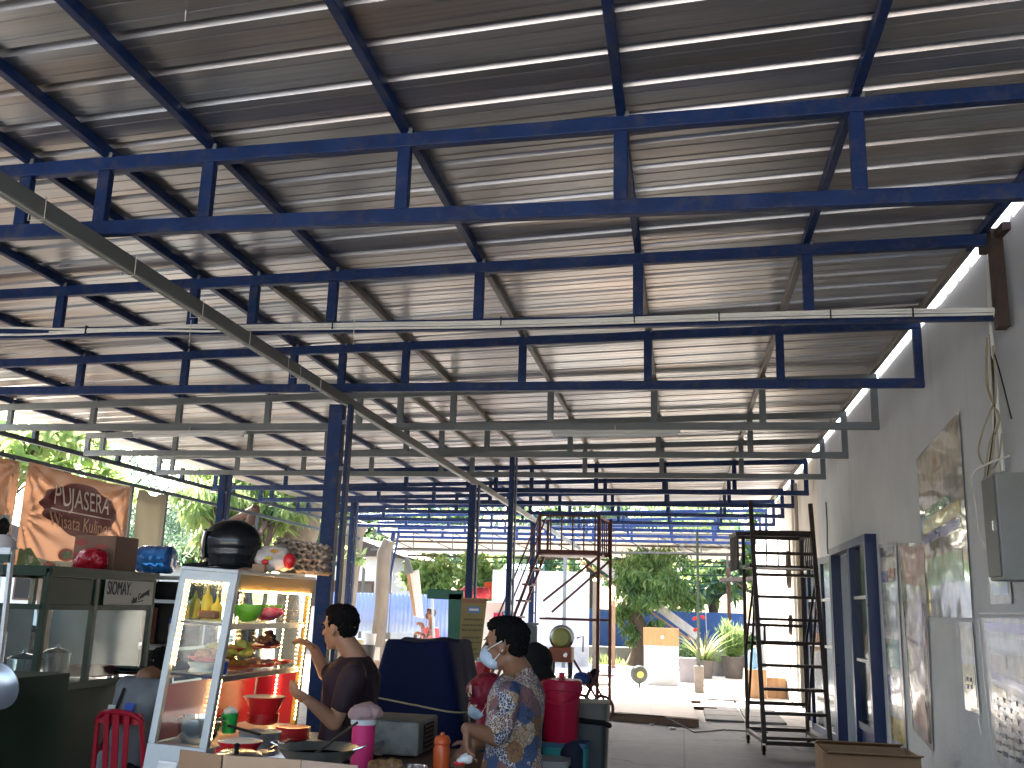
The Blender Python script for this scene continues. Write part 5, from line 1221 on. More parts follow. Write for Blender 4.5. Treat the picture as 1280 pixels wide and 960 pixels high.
# bottom compartment
c = K(X0+.17, 4.72, Z0+.004)
t = thing('steel_pot', c, 'shiny stainless pot with side handles behind the front glass', 'pot')
MB().lathe([(0, 0), (.075, 0), (.095, .03), (.102, .09), (.103, .115), (.110, .118), (.104, .121), (.098, .09), (.07, .01), (0, .01)], c, 36).build('pot', m_steel, t, smooth=True)
for s_ in (-1, 1): MB().tube([c+V((s_*.102, -.02, .10)), c+V((s_*.125, -.02, .102)), c+V((s_*.125, .02, .102)), c+V((s_*.102, .02, .10))], .004, 8).build('handle', m_steel, t, smooth=True)
c = K(X1-.07, 4.75, Z0+.09); t = thing('green_tub', K(X1-.07, 4.75, Z0), 'green plastic tub beside the corner post of the case', 'tub')
c = P(287, 903, 4.82); MB().lathe([(0, -.05), (.034, -.05), (.042, .045), (0, .045)], c, 24).build('body', mat('green_plastic', (.01, .30, .06), .3), t, smooth=True)
lumps('bag_top', [('ell', c+V((0, 0, .055)), (.035, .035, .02))], .004, m_wplastic, t, fold=.008, fscale=40)
# loose crockery beyond the case, on the counter
zc2 = P(330, 930, 4.9).z
sv = thing('serving_table', (-1.95, 4.75, 0), 'low serving ledge with bowls beside the display case', 'table')
MB().box((-1.86, 4.98, P(330, 922, 5).z-.02), (.60, .72, .03)).build('table_top', m_alu, sv)
for x in (-2.1, -1.6):
    for y in (4.68, 5.28): MB().box((x, y, (P(330, 922, 5).z-.04)/2), (.04, .04, P(330, 922, 5).z-.04)).build('leg', m_alu, sv)
def at_c(px, py, d): return P(px, py, d)
c = at_c(328, 900, 5.1)
for k in range(7):
    t = thing('red_plate', c+V((0, 0, -.0+.0065*k)), 'red plate in the stack under the big red bowl', 'plate', 'stacked red plates under the bowl')
    MB().lathe([(0, 0), (.06, 0), (.084, .012), (.084, .016), (.058, .004), (0, .004)], c+V((0, 0, -.02+.0068*k)), 30).build('dish', m_red, t, smooth=True)
bowl('red_bowl', c+V((.0, 0, .035)), .108, .085, m_red, 'big red bowl with a cream rim on the plate stack', inner=m_wplastic, foot=.62)
c = at_c(366, 918, 5.0)
for k in range(8):
    t = thing('red_plate', c+V((0, 0, -.03+.0075*k)), 'red plate in the stack below the man\'s hand', 'plate', 'stacked red plates by the man')
    MB().lathe([(0, 0), (.065, 0), (.088, .012), (.088, .016), (.062, .004), (0, .004)], c+V((0, 0, -.03+.0075*k)), 30).build('dish', m_red, t, smooth=True)
c = at_c(302, 938, 4.1)
bowl('red_bowl', c+V((-.01, 0, -.02)), .092, .058, m_red, 'wide red bowl with white lining at the bottom of the display case', inner=m_wplastic, foot=.6)
bowl('white_bowl', c+V((-.01, 0, -.005)), .082, .046, m_wplastic, 'white bowl sitting inside the wide red bowl', foot=.5)
c = at_c(325, 915, 4.6)
t = thing('cooking_pot', c, 'aluminium pot with a pale rim behind the red bowl', 'pot')
MB().lathe([(0, -.10), (.09, -.10), (.10, -.0), (.104, .004), (.098, 0), (.085, -.02), (0, -.025)], c, 32).build('pot', m_alu, t, smooth=True)
MB().lathe([(0, -.012), (.094, -.010)], c, 32).build('soup', mat('pale_soup', (.34, .40, .30), .3), t)
mb = MB(); mb.bar(at_c(285, 907, 4.3), at_c(325, 918, 4.3), .022, .008); mb.build('pan_handle', m_blackm, t)
c = at_c(295, 947, 3.7)
t = thing('pot_cover', c, 'blurry steel lid at the front edge of the counter', 'lid')
MB().lathe([(.10, 0), (.07, .018), (.02, .026), (0, .026)], c, 30, RX(.12)).build('dome', m_steel, t, smooth=True)
MB().lathe([(.008, .0), (.012, .025), (0, .03)], c+V((0, 0, .024)), 12).build('knob', m_blackm, t, smooth=True)
for px, m_ in ((262, m_red), (275, m_wplastic)):
    pass
c = at_c(276, 942, 3.9); t = thing('red_cup', c, 'small red cup with white handle at the foot of the corner post', 'cup')
MB().lathe([(0, -.03), (.022, -.03), (.026, .02), (.023, .02), (0, -.02)], c, 18).build('cup', m_red, t, smooth=True)
MB().tube([c+V((.025, 0, .012)), c+V((.045, 0, .0)), c+V((.045, 0, -.02)), c+V((.024, 0, -.025))], .004, 6).build('handle', m_wplastic, t, smooth=True)
# wok
c = at_c(398, 934, 3.95)
t = thing('frying_wok', c, 'large aluminium wok of cooking oil at the bottom beside the man in black', 'wok')
MB().lathe([(0, -.075), (.07, -.065), (.13, -.03), (.158, 0), (.163, .002), (.160, -.002), (.132, -.036), (.07, -.072), (0, -.082)], c, 44).build('pan', mat('wok_metal', (.30, .31, .27), .3, metal=.8), t, smooth=True)
MB().lathe([(0, -.028), (.132, -.028)], c, 40).build('oil', mat('oil', (.34, .33, .19), .12, var=.1), t)
for s_ in (-1, 1): MB().tube([c+V((s_*.158, -.03, .0)), c+V((s_*.19, -.025, .012)), c+V((s_*.19, .025, .012)), c+V((s_*.158, .03, .0))], .005, 8).build('handle', m_steel, t, smooth=True)
t = thing('ladle', at_c(440, 905, 4.0), 'long dark ladle resting across the oil wok', 'ladle')
mb = MB(); mb.tube([at_c(392, 944, 3.85), at_c(440, 908, 4.0), at_c(447, 903, 4.02)], [.007, .005, .005], 8); mb.build('handle', m_rust, t, smooth=True)
MB().lathe([(0, -.012), (.025, -.008), (.038, 0), (.025, -.003), (0, -.006)], at_c(390, 946, 3.85)+V((-.01, 0, .0)), 20).build('scoop', m_steel, t, smooth=True)
t = thing('spatula', at_c(340, 935, 4.0), 'black handled spatula leaning on the wok rim', 'spatula')
mb = MB(); mb.bar(at_c(337, 936, 3.9), at_c(364, 924, 4.15), .012, .008); mb.build('handle', m_black, t); mb = MB(); mb.bar(at_c(336, 937, 3.9), at_c(324, 942, 3.8), .06, .003); mb.build('blade', m_steel, t)
st = thing('gas_stove', (c.x, 3.95, .62), 'low gas stove under the wok', 'stove')
MB().box((c.x-.03, 3.95, .75), (.50, .34, .22)).build('body', m_alu, st, bevel=.01)
mb = MB()
for i in range(4): a = PI/4+PI/2*i; mb.bar(c+V((.05*math.cos(a), .05*math.sin(a), -.085)), c+V((.14*math.cos(a), .14*math.sin(a), -.06)), .01, .012); mb.bar(V((c.x+.12*math.cos(a), 3.95+.12*math.sin(a), .86)), c+V((.12*math.cos(a), .12*math.sin(a), -.06)), .01, .012)
mb.build('pan_support', m_blackm, st)
# cardboard screens round the stove
t = thing('cardboard_screen', (-1.4, 3.3, .6), 'folded cardboard sheet standing along the bottom left edge of the stove', 'cardboard')
A_, B2, C2, D2 = P(225, 937, 3.45), P(278, 944, 3.35), P(376, 950, 3.35), P(447, 957, 3.45)
def cpanel(a, b, name, m):
    mb = MB(); d = V((0, .008, 0)); lo = .62
    mb.add([V((a.x, a.y, lo)), V((b.x, b.y, lo)), b, a, V((a.x, a.y, lo))+d, V((b.x, b.y, lo))+d, b+d, a+d], [(0, 1, 2, 3), (7, 6, 5, 4), (3, 2, 6, 7), (0, 3, 7, 4), (1, 5, 6, 2), (0, 4, 5, 1)])
    mb.build(name, m, t)
cpanel(A_, B2-V((.003, 0, 0)), 'side_flap', m_card); cpanel(B2+V((.004, 0, 0)), C2, 'panel', m_cardl); cpanel(C2+V((.003, 0, 0)), D2, 'panel', mat('cardboard_pale', (.52, .36, .26), .8))
# ---------------- on top of the case
TZ = K(X0, Y0, Z1+.018)
def TP(px, d):                                  # point on the case top under pixel column px at depth d
    x = P(px, 715, d).x; return K(x, d, Z1+.020)
c = TP(280, 5.0)
hl = thing('motorcycle_helmet', c, 'glossy black motorcycle helmet resting on top of the display case', 'helmet')
R_ = RZ(.5)
lumps('shell', [('ell', c+V((.01, 0, .145)), (.165, .135, .125)), ('ell', c+V((.01, 0, .09)), (.158, .13, .09)), ('loft', [(c+V((.01, 0, .012)), .135, .115, 0), (c+V((.01, 0, .09)), .155, .130, 0)])], .007, m_black, hl, it=8)
MB().grid(lambda u, v: c+V((.01, 0, .0))+V((-(.172+.0*v)*math.cos((u-.5)*1.9)*math.cos((v-.5)*.8), (.142)*math.sin((u-.5)*1.9), .13+.10*(v-.5)*1.6)), 24, 10).build('visor', mat('dark_visor', (.02, .022, .025), .08), hl, smooth=True, solid=.003)
MB().box(c+V((-.15, -.02, .018)), (.14, .16, .022), RY(-.10)).build('chin_flap', m_blackm, hl, bevel=.008)
c = TP(335, 5.05)
t = thing('snack_bag', c, 'clear plastic bag of snacks with red and yellow print on the case top', 'bag')
m_bagp = mat('plastic_bag', (.58, .50, .44), .3, var=.15, scale=10)
lumps('bag', [('ell', c+V((-.02, 0, .075)), (.10, .07, .065)), ('ell', c+V((.07, 0, .06)), (.07, .06, .05)), ('ell', c+V((-.09, 0, .09)), (.04, .05, .045)), ('ell', c+V((.02, 0, .12)), (.06, .05, .03))], .006, m_bagp, t, fold=.012, fscale=18)
for d_, m_, r_ in ((V((.03, -.055, .115)), mat('label_gold', (.62, .30, .02), .4), (.022, .012, .010)), (V((-.01, -.07, .055)), m_red, (.02, .01, .016)), (V((.01, -.075, .075)), m_yel, (.02, .008, .010)), (V((.115, -.04, .065)), m_red, (.035, .03, .042))): MB().ell(c+d_, r_, 8).build('printed_label', m_, t, smooth=True)
t = thing('small_carton', c+V((-.04, -.03, 0)), 'small tan carton under the snack bag on the case top', 'carton'); MB().box(c+V((-.045, -.05, .022)), (.07, .05, .044)).build('carton', mat('tan_carton', (.42, .24, .14), .6), t, bevel=.004)
# egg trays
c0 = TP(373, 5.45); 
m_egg = mat('pulp_tray', (.46, .36, .28), .9, var=.15, scale=20)
def egg_tray_mesh():
    mb = MB(); n = 5
    def f(u, v):
        x = (u-.5)*.30; y = (v-.5)*.30; z = .018*math.sin(u*2*PI*n)*math.sin(v*2*PI*n)+.010
        return V((x, y, z+.012))
    mb.grid(f, 50, 50); return mb
for k in range(6):
    o = (egg_tray_mesh().build('egg_tray', m_egg, None, smooth=True, solid=.003) if k == 0 else first_tray.copy())
    if k == 0: first_tray = o
    else: COL.objects.link(o)
    o.location = c0+V((.0+.006*(k % 2), .0, .002+.030*k+.012)); o.rotation_euler = (0, .05-.02*(k % 3)+(.12 if k > 3 else 0), .15+.12*(k % 2))
    tag(o, 'grey pulp egg tray in the stack on the case top beside the snack bag', 'egg tray', 'stacked egg trays')
# ---------------- red chair
c = P(150, 900, 6.0)
ch = thing('plastic_chair', (c.x, 6.1, 0), 'red plastic chair with slotted backrest at the left foreground', 'chair')
zt_ = P(150, 888, 6.0).z; zs = .42; m_cr = mat('chair_red', (.32, .008, .022), .35, var=.06)
xw0, xw1 = P(119, 895, 6.0).x, P(183, 905, 6.0).x; cx = (xw0+xw1)/2; hw = (xw1-xw0)/2
def bk(s_, f_): # s_ -1..1 across, f_ 0..1 up
    return V((cx+s_*hw*(.98-.12*f_), 6.0+.04*(1-s_*s_)*0-.06*f_+.05*s_*s_, zs+(zt_-zs)*f_-(.02*s_*s_ if f_ > .9 else 0)))
mb = MB(); mb.tube([bk(-1, 0), bk(-1, .5), bk(-.98, .93), bk(-.6, .995), bk(0, 1.0), bk(.6, .985), bk(.95, .92), bk(1, .5), bk(1, 0)], .017, 8); mb.build('back_frame', m_cr, ch, smooth=True)
mb = MB()
for s_ in (-.45, 0, .45): mb.bar(bk(s_*.8, 0), bk(s_, .97), .045 if abs(s_) < .1 else .035, .010, up=(0, 1, 0))
mb.bar(bk(-.95, .90), bk(.95, .90), .012, .07); mb.build('back_slat', m_cr, ch)
rbox((cx, 6.2), (hw*2.05, .42), .07, zs-.03, zs, m_cr, 'seat', ch)
for sx in (-1, 1):
    for sy, yy in ((-1, 6.03), (1, 6.38)):
        mb = MB(); mb.bar(V((cx+sx*(hw+.02), yy+sy*.03, 0)), V((cx+sx*hw*.9, yy, zs-.02)), .04, .035, up=(0, 1, 0)); mb.build('leg', m_cr, ch, bevel=.005)
    mb = MB(); mb.tube([bk(sx, .45), V((cx+sx*hw*1.05, 6.2, zs+.22)), V((cx+sx*hw*1.02, 6.38, zs+.16)), V((cx+sx*hw*.95, 6.38, zs))], .016, 8); mb.build('armrest', m_cr, ch, smooth=True)
# ------------------------------------------------------------------ people
Z_ = V((0, 0, 1))
def hand_prims(w, d, n, s=1, curl=.5, th=1):
    d = V(d).normalized(); n = V(n); n = (n-d*n.dot(d)).normalized(); sd = d.cross(n)*th; w = V(w); out = []
    R = Matrix((d, sd, n)).transposed()
    out.append(('ell', w+d*.045*s, (.050*s, .040*s, .017*s), R))
    for i, L_ in enumerate((.062, .074, .070, .054)):
        b = w+d*(.082-.006*abs(i-1.3))*s+sd*(.030-.020*i)*s
        m1 = b+(d*math.cos(curl*.5)+n*math.sin(curl*.5))*L_*.5*s; m2 = m1+(d*math.cos(curl*1.6)+n*math.sin(curl*1.6))*L_*.5*s
        out.append(('cap', b, .0092*s, m1, .0086*s)); out.append(('cap', m1, .0086*s, m2, .0072*s))
    b = w+d*.022*s+sd*.030*s; m1 = b+(d*.55+sd*.75+n*.25).normalized()*.038*s; m2 = m1+(d*.85+sd*.25+n*.35).normalized()*.03*s
    out.append(('cap', b, .012*s, m1, .0105*s)); out.append(('cap', m1, .0105*s, m2, .008*s))
    return out
def head_prims(hc, f, l, u, s):
    def H(a, b, c): return hc+(f*a+l*b+u*c)*s
    R = Matrix((f, l, u)).transposed()
    E = lambda a, b, c, r: ('ell', H(a, b, c), tuple(x*s for x in r), R)
    return [E(-.012, 0, .025, (.098, .077, .098)), E(.030, 0, -.035, (.062, .057, .078)), E(.062, 0, -.092, (.026, .026, .022)), E(.02, .0, -.075, (.055, .050, .035)),
            ('cap', H(.088, 0, .018), .009*s, H(.110, 0, -.022), .0125*s), E(.100, .011, -.026, (.010, .008, .008)), E(.100, -.011, -.026, (.010, .008, .008)),
            E(.078, 0, .032, (.018, .048, .010)), E(-.006, .079, -.012, (.020, .009, .032)), E(-.006, -.079, -.012, (.020, .009, .032)),
            E(.088, 0, -.055, (.010, .024, .006)), E(.087, 0, -.067, (.011, .021, .007)), E(.055, .035, -.02, (.028, .022, .024)), E(.055, -.035, -.02, (.028, .022, .024))]
def person(label, hc, yaw, neck, hips, sh, arms, legs, shirt, pants, skin, s=1, tilt=0, hair=True, mask=False, sleeve=.62, seated=False, belly=.12, group=None, hem=0, shirt_name='shirt', fold=.010, width=.185, vox=.0062):
    """sh: (left, right) shoulder points or None; arms: [(shoulder, elbow, wrist, hand dir, palm normal, thumb side)]"""
    f = V((math.cos(yaw), math.sin(yaw), 0)); l = V((-f.y, f.x, 0)); R0 = Matrix.Rotation(tilt, 3, l)
    fh = (R0 @ f).normalized(); uh = fh.cross(l).normalized()
    neck, hips, hc = V(neck), V(hips), V(hc)
    t = thing('person', (hips.x, hips.y, 0), label, 'person', group)
    pr = head_prims(hc, fh, l, uh, s)
    pr += [('cap', hc+(-.022*fh-.06*uh)*s, .056*s, neck+Z_*.01-f*.005, .062*s)]
    def ring(k, rx, ry): return (hips+(neck-hips)*k, rx*s, ry*s, yaw)
    tor = [ring(-.10, .09, .145), ring(0, .105, .165), ring(.22, belly, .155), ring(.45, .108, .150), ring(.68, .118, width*.92), ring(.84, .105, width), ring(.93, .075, width*.82), ring(1.0, .05, .075)]
    pr.append(('loft', tor))
    for (a, e, w_, hd, hn, th) in arms:
        pr += [('cap', a, .052*s, e, .041*s), ('cap', e, .042*s, w_, .028*s)]; pr += hand_prims(w_, hd, hn, s, .7, th)
    for (h_, k_, an) in legs:
        pr += [('cap', h_, .082*s, k_, .056*s), ('cap', k_, .056*s, an, .038*s)]
    body = lumps('body', pr, vox, skin, t, it=3)
    # shirt
    def ring2(k, g, rx, ry): return (hips+(neck-hips)*k, (rx+g)*s, (ry+g)*s, yaw)
    g = .014
    lo = -.12-hem
    sp = [('loft', [ring2(lo, .022, .112, .168), ring2(0, .018, .108, .168), ring2(.22, g, belly, .158), ring2(.45, g, .110, .155), ring2(.68, g, .118, width*.93), ring2(.84, .018, .110, width), ring2(.93, .018, .088, width*.84), ring2(.985, .018, .070, .095), ring2(1.01, .010, .062, .075)])]
    for (a, e, w_, hd, hn, th) in arms:
        a, e = V(a), V(e)
        sp += [('cap', a, .068*s, a+(e-a)*sleeve, .060*s), ('cap', a, .066*s, neck*.6+a*.4-Z_*.03*s, .06*s)]
        if sleeve > 1: sp += [('cap', e, .054*s, e+(V(w_)-e)*.85, .04*s)]
    so_ = lumps(shirt_name, sp, .0068, shirt, t, it=4, fold=fold, fscale=8, seed=hash(label) % 17)
    if legs:
        pp = [('loft', [ring2(-.22, .01, .10, .16), ring2(-.08, .014, .11, .168), ring2(.06, .008, .104, .16)])]
        for (h_, k_, an) in legs:
            h_, k_, an = V(h_), V(k_), V(an)
            pp += [('cap', h_, .098*s, k_, .070*s), ('cap', k_, .070*s, an+(k_-an)*.08, .056*s)]
        lumps('trousers', pp, .009, pants, t, it=4, fold=.010, fscale=8)
        for (h_, k_, an) in legs:
            an = V(an); lumps('shoe', [('ell', an+f*.06*s-Z_*.035, (.13*s, .045*s, .04*s), RZ(yaw)), ('ell', an-Z_*.02, (.05, .045, .05))], .008, m_blackm, t)
    def H(a, b, c): return hc+(fh*a+l*b+uh*c)*s
    Rh = Matrix((fh, l, uh)).transposed()
    if hair:
        lumps('hair', [('ell', H(-.024, 0, .040), (.096*s, .081*s, .090*s), Rh), ('ell', H(-.050, 0, -.002), (.056*s, .070*s, .062*s), Rh), ('ell', H(.012, 0, .088), (.072*s, .066*s, .045*s), Rh), ('ell', H(.0, .072, .028), (.024*s, .012*s, .034*s), Rh), ('ell', H(.0, -.072, .028), (.024*s, .012*s, .034*s), Rh)], .004, m_hair, t, it=1, fold=.007, fscale=70)
    for sg_ in (1, -1):
        MB().ell(H(.079, sg_*.030, .006), (.011*s, .013*s, .008*s), 8, Rh).build('eye', m_eye, t, smooth=True)
        MB().ell(H(.091, sg_*.031, .026), (.004*s, .018*s, .003*s), 6, Rh).build('eyebrow', m_hair, t, smooth=True)
    if mask:
        mp = part('face_mask', t)
        lumps('mask_cloth', [('ell', H(.070, 0, -.048), (.056*s, .056*s, .052*s), Rh), ('ell', H(.050, 0, -.075), (.052*s, .055*s, .035*s), Rh)], .005, m_mask, mp, it=4)
        for sg_ in (1, -1):
            mb = MB(); mb.tube([H(.072, sg_*.054, -.02), H(.03, sg_*.074, -.0), H(-.012, sg_*.090, .018)], .0025, 6); mb.tube([H(.06, sg_*.050, -.085), H(.02, sg_*.066, -.05), H(-.016, sg_*.090, -.02)], .0025, 6); mb.build('ear_loop', m_white, mp, smooth=True)
    return t
m_eye = mat('eye_dark', (.03, .02, .015), .2)
# --- shirts
def batik():
    m, nt, b = new_mat('batik_cloth'); N = nt.nodes; L = nt.links
    tc = N.new('ShaderNodeTexCoord'); ns = N.new('ShaderNodeTexNoise'); ns.inputs['Scale'].default_value = 9; L.new(tc.outputs['Object'], ns.inputs['Vector'])
    mx0 = N.new('ShaderNodeMix'); mx0.data_type = 'VECTOR'; mx0.inputs['Factor'].default_value = .08; L.new(tc.outputs['Object'], mx0.inputs['A']); L.new(ns.outputs['Color'], mx0.inputs['B'])
    v = N.new('ShaderNodeTexVoronoi'); v.inputs['Scale'].default_value = 15; L.new(mx0.outputs['Result'], v.inputs['Vector'])
    cr = N.new('ShaderNodeValToRGB'); cr.color_ramp.interpolation = 'CONSTANT'; e = cr.color_ramp.elements
    cols = [(0, (.17, .085, .085)), (.2, (.20, .10, .045)), (.4, (.03, .055, .13)), (.55, (.33, .23, .15)), (.68, (.17, .10, .11)), (.82, (.04, .07, .15))]
    e[0].position = 0; e[0].color = (*cols[0][1], 1); e[1].position = cols[1][0]; e[1].color = (*cols[1][1], 1)
    for p_, c_ in cols[2:]: q_ = e.new(p_); q_.color = (*c_, 1)
    sep = N.new('ShaderNodeSeparateColor'); L.new(v.outputs['Color'], sep.inputs[0]); L.new(sep.outputs[0], cr.inputs[0])
    # fine white scrollwork over some patches
    v2 = N.new('ShaderNodeTexVoronoi'); v2.feature = 'DISTANCE_TO_EDGE'; v2.inputs['Scale'].default_value = 75; L.new(mx0.outputs['Result'], v2.inputs['Vector'])
    lt = N.new('ShaderNodeMath'); lt.operation = 'LESS_THAN'; lt.inputs[1].default_value = .085; L.new(v2.outputs['Distance'], lt.inputs[0])
    gt = N.new('ShaderNodeMath'); gt.operation = 'GREATER_THAN'; gt.inputs[1].default_value = .55; L.new(sep.outputs[1], gt.inputs[0])
    mu = N.new('ShaderNodeMath'); mu.operation = 'MULTIPLY'; L.new(lt.outputs[0], mu.inputs[0]); L.new(gt.outputs[0], mu.inputs[1])
    m2 = N.new('ShaderNodeMix'); m2.data_type = 'RGBA'; L.new(mu.outputs[0], m2.inputs['Factor']); L.new(cr.outputs[0], m2.inputs['A']); m2.inputs['B'].default_value = (.52, .47, .40, 1)
    v3 = N.new('ShaderNodeTexVoronoi'); v3.feature = 'DISTANCE_TO_EDGE'; v3.inputs['Scale'].default_value = 30; L.new(mx0.outputs['Result'], v3.inputs['Vector'])
    lt3 = N.new('ShaderNodeMath'); lt3.operation = 'LESS_THAN'; lt3.inputs[1].default_value = .022; L.new(v3.outputs['Distance'], lt3.inputs[0])
    m3 = N.new('ShaderNodeMix'); m3.data_type = 'RGBA'; L.new(lt3.outputs[0], m3.inputs['Factor']); L.new(m2.outputs['Result'], m3.inputs['A']); m3.inputs['B'].default_value = (.03, .025, .03, 1)
    L.new(m3.outputs['Result'], b.inputs['Base Color']); b.inputs['Roughness'].default_value = .8
    return m
m_batik = batik()
m_tee = mat('maroon_black_tee', (.022, .010, .016), .8, var=.3, scale=4)
m_navy = mat('navy_cloth', (.012, .018, .038), .8, var=.2); m_jean = mat('dark_jeans', (.012, .018, .040), .8, var=.25)
m_greyshirt = mat('grey_shirt', (.16, .17, .18), .8, var=.15)
# A: man in dark t-shirt by the display case
hc = P(425, 785, 5.2)
def fwd(y): return math.atan2(*V((math.cos(y), math.sin(y)))[::-1])
yA = math.radians(163)
fA = V((math.cos(yA), math.sin(yA), 0)); lA = V((-fA.y, fA.x, 0))
neck = P(443, 823, 5.22); hips = P(425, 975, 5.2)
shL = P(441, 846, 5.04); shR = P(428, 840, 5.38)
person('man in dark maroon t-shirt reaching both hands into the lit display case', hc, yA, neck, hips, None,
       [(shL, P(418, 903, 4.98), P(386, 876, 4.86), P(370, 866, 4.82)-P(386, 876, 4.86), (0, .5, .8), 1),
        (shR, P(407, 842, 5.45), P(393, 812, 5.36), P(378, 800, 5.32)-P(393, 812, 5.36), (0, -.3, -.9), 1)],
       [(hips+lA*.09-Z_*.05, V((hips.x, hips.y, .46))+lA*.10+fA*.03, V((hips.x, hips.y, .08))+lA*.11), (hips-lA*.09-Z_*.05, V((hips.x, hips.y, .46))-lA*.10+fA*.03, V((hips.x, hips.y, .08))-lA*.11)],
       m_tee, m_blackm, m_skin, s=.98, tilt=.10, sleeve=.62, fold=.012)
# B: man in batik shirt with mask
hc = P(632, 806, 4.6); yB = math.radians(172); fB = V((math.cos(yB), math.sin(yB), 0)); lB = V((-fB.y, fB.x, 0))
neck = P(648, 843, 4.64); hips = P(636, 1010, 4.66)
shL = P(634, 872, 4.48); shR = P(640, 866, 4.82)
person('man in patterned batik shirt and blue face mask standing with his back half turned', hc, yB, neck, hips, None,
       [(shL, P(619, 921, 4.40), P(584, 911, 4.30), P(583, 940, 4.28)-P(584, 911, 4.30), (.9, .2, 0), -1),
        (shR, P(618, 925, 4.92), P(592, 930, 4.8), V((-.6, 0, -.7)), (0, -1, 0), 1)],
       [(hips+lB*.09-Z_*.03, V((hips.x, hips.y, .45))+lB*.10+fB*.03, V((hips.x, hips.y, .08))+lB*.11), (hips-lB*.09-Z_*.03, V((hips.x, hips.y, .45))-lB*.10+fB*.03, V((hips.x, hips.y, .08))-lB*.11)],
       m_batik, m_blackm, m_skin2, s=1.0, tilt=.06, sleeve=.86, mask=True, belly=.135, fold=.009, width=.19)
bp_ = [o for o in COL.objects if o.name.startswith('person') and 'batik' in o.get('label', '')][0]
# collar
n_ = neck
mb = MB(); col = []
def colp(a, z): return n_+V((math.cos(a)*.062, math.sin(a)*.070, 0))*(1+.22*(1-z))+Z_*(-.012+.035*z)-fB*.002
mb.grid(lambda u, v: colp(2*PI*u, v)+Z_*(-.012*math.cos(2*PI*u-yB)), 30, 4); mb.build('collar', m_batik, bp_, smooth=True, solid=.004)
c = P(583, 948, 4.26); t = thing('snack_sachet', c, 'small white and red sachet in the hand of the man in batik', 'sachet')
lumps('sachet', [('ell', c, (.028, .02, .022)), ('ell', c+V((-.02, 0, -.01)), (.02, .014, .014))], .004, m_wplastic, t, fold=.006, fscale=50)
MB().ell(c+V((-.03, -.005, -.02)), (.024, .012, .010), 8).build('printed_end', m_red, t, smooth=True)
# C: woman in red patterned headscarf
hc = P(606, 874, 5.8); yC = math.radians(190); fC = V((math.cos(yC), math.sin(yC), 0)); lC = V((-fC.y, fC.x, 0))
neck = hc+V((.05, .0, -.17)); hips = V((neck.x+.16, neck.y+.05, .50))
wc_ = person('seated woman in red patterned headscarf and navy top leaning forward', hc, yC, neck, hips, None,
       [(neck+lC*.16-Z_*.05, neck+lC*.20+fC*.10-Z_*.30, neck+lC*.10+fC*.30-Z_*.32, fC, (0, 0, -1), 1), (neck-lC*.16-Z_*.05, neck-lC*.20+fC*.10-Z_*.30, neck-lC*.08+fC*.30-Z_*.32, fC, (0, 0, -1), -1)],
       [(hips+lC*.09, hips+lC*.11+fC*.38, V((hips.x, hips.y, .08))+lC*.11+fC*.38), (hips-lC*.09, hips-lC*.11+fC*.38, V((hips.x, hips.y, .08))-lC*.11+fC*.38)],
       m_navy, m_blackm, m_skin, s=.93, tilt=.35, hair=False, mask=True, sleeve=1.3)
def scarf_mat():
    m = mat('red_scarf', (.20, .006, .022), .55, var=.2, scale=10)
    return m
R0 = Matrix.Rotation(.35, 3, lC); fh = (R0 @ fC).normalized(); uh = fh.cross(lC).normalized(); Rh = Matrix((fh, lC, uh)).transposed()
def Hc(a, b, c): return hc+(fh*a+lC*b+uh*c)*.93
sf = lumps('headscarf', [('ell', Hc(-.028, 0, .03), (.112, .098, .118), Rh), ('ell', Hc(-.05, 0, -.07), (.095, .095, .09), Rh), ('cap', Hc(-.05, 0, -.12), .085, neck+V((0, 0, -.04)), .12), ('ell', Hc(.02, .0, -.13), (.07, .075, .05), Rh), ('ell', Hc(.02, 0, .085), (.075, .08, .045), Rh)], .006, scarf_mat(), wc_, it=4, fold=.008, fscale=22)
mb = MB(); mb.grid(lambda u, v: Hc(-.028, 0, .03)+fh*(.116*math.cos((u-.5)*1.5)*math.cos(.15+v*.55))+lC*(.104*math.sin((u-.5)*2.4))+uh*(.122*math.sin(.15+v*.55)), 20, 8)
def scarf_band():
    m, nt, b = new_mat('scarf_print'); N = nt.nodes; L = nt.links
    tc = N.new('ShaderNodeTexCoord'); v = N.new('ShaderNodeTexVoronoi'); v.inputs['Scale'].default_value = 34; L.new(tc.outputs['Object'], v.inputs['Vector'])
    cr = N.new('ShaderNodeValToRGB'); cr.color_ramp.interpolation = 'CONSTANT'; e = cr.color_ramp.elements; e[0].color = (.02, .01, .012, 1); e[1].position = .45; e[1].color = (.5, .36, .28, 1)
    s_ = N.new('ShaderNodeSeparateColor'); L.new(v.outputs['Color'], s_.inputs[0]); L.new(s_.outputs[0], cr.inputs[0]); L.new(cr.outputs[0], b.inputs['Base Color']); return m
mb.build('scarf_band', scarf_band(), wc_, smooth=True)
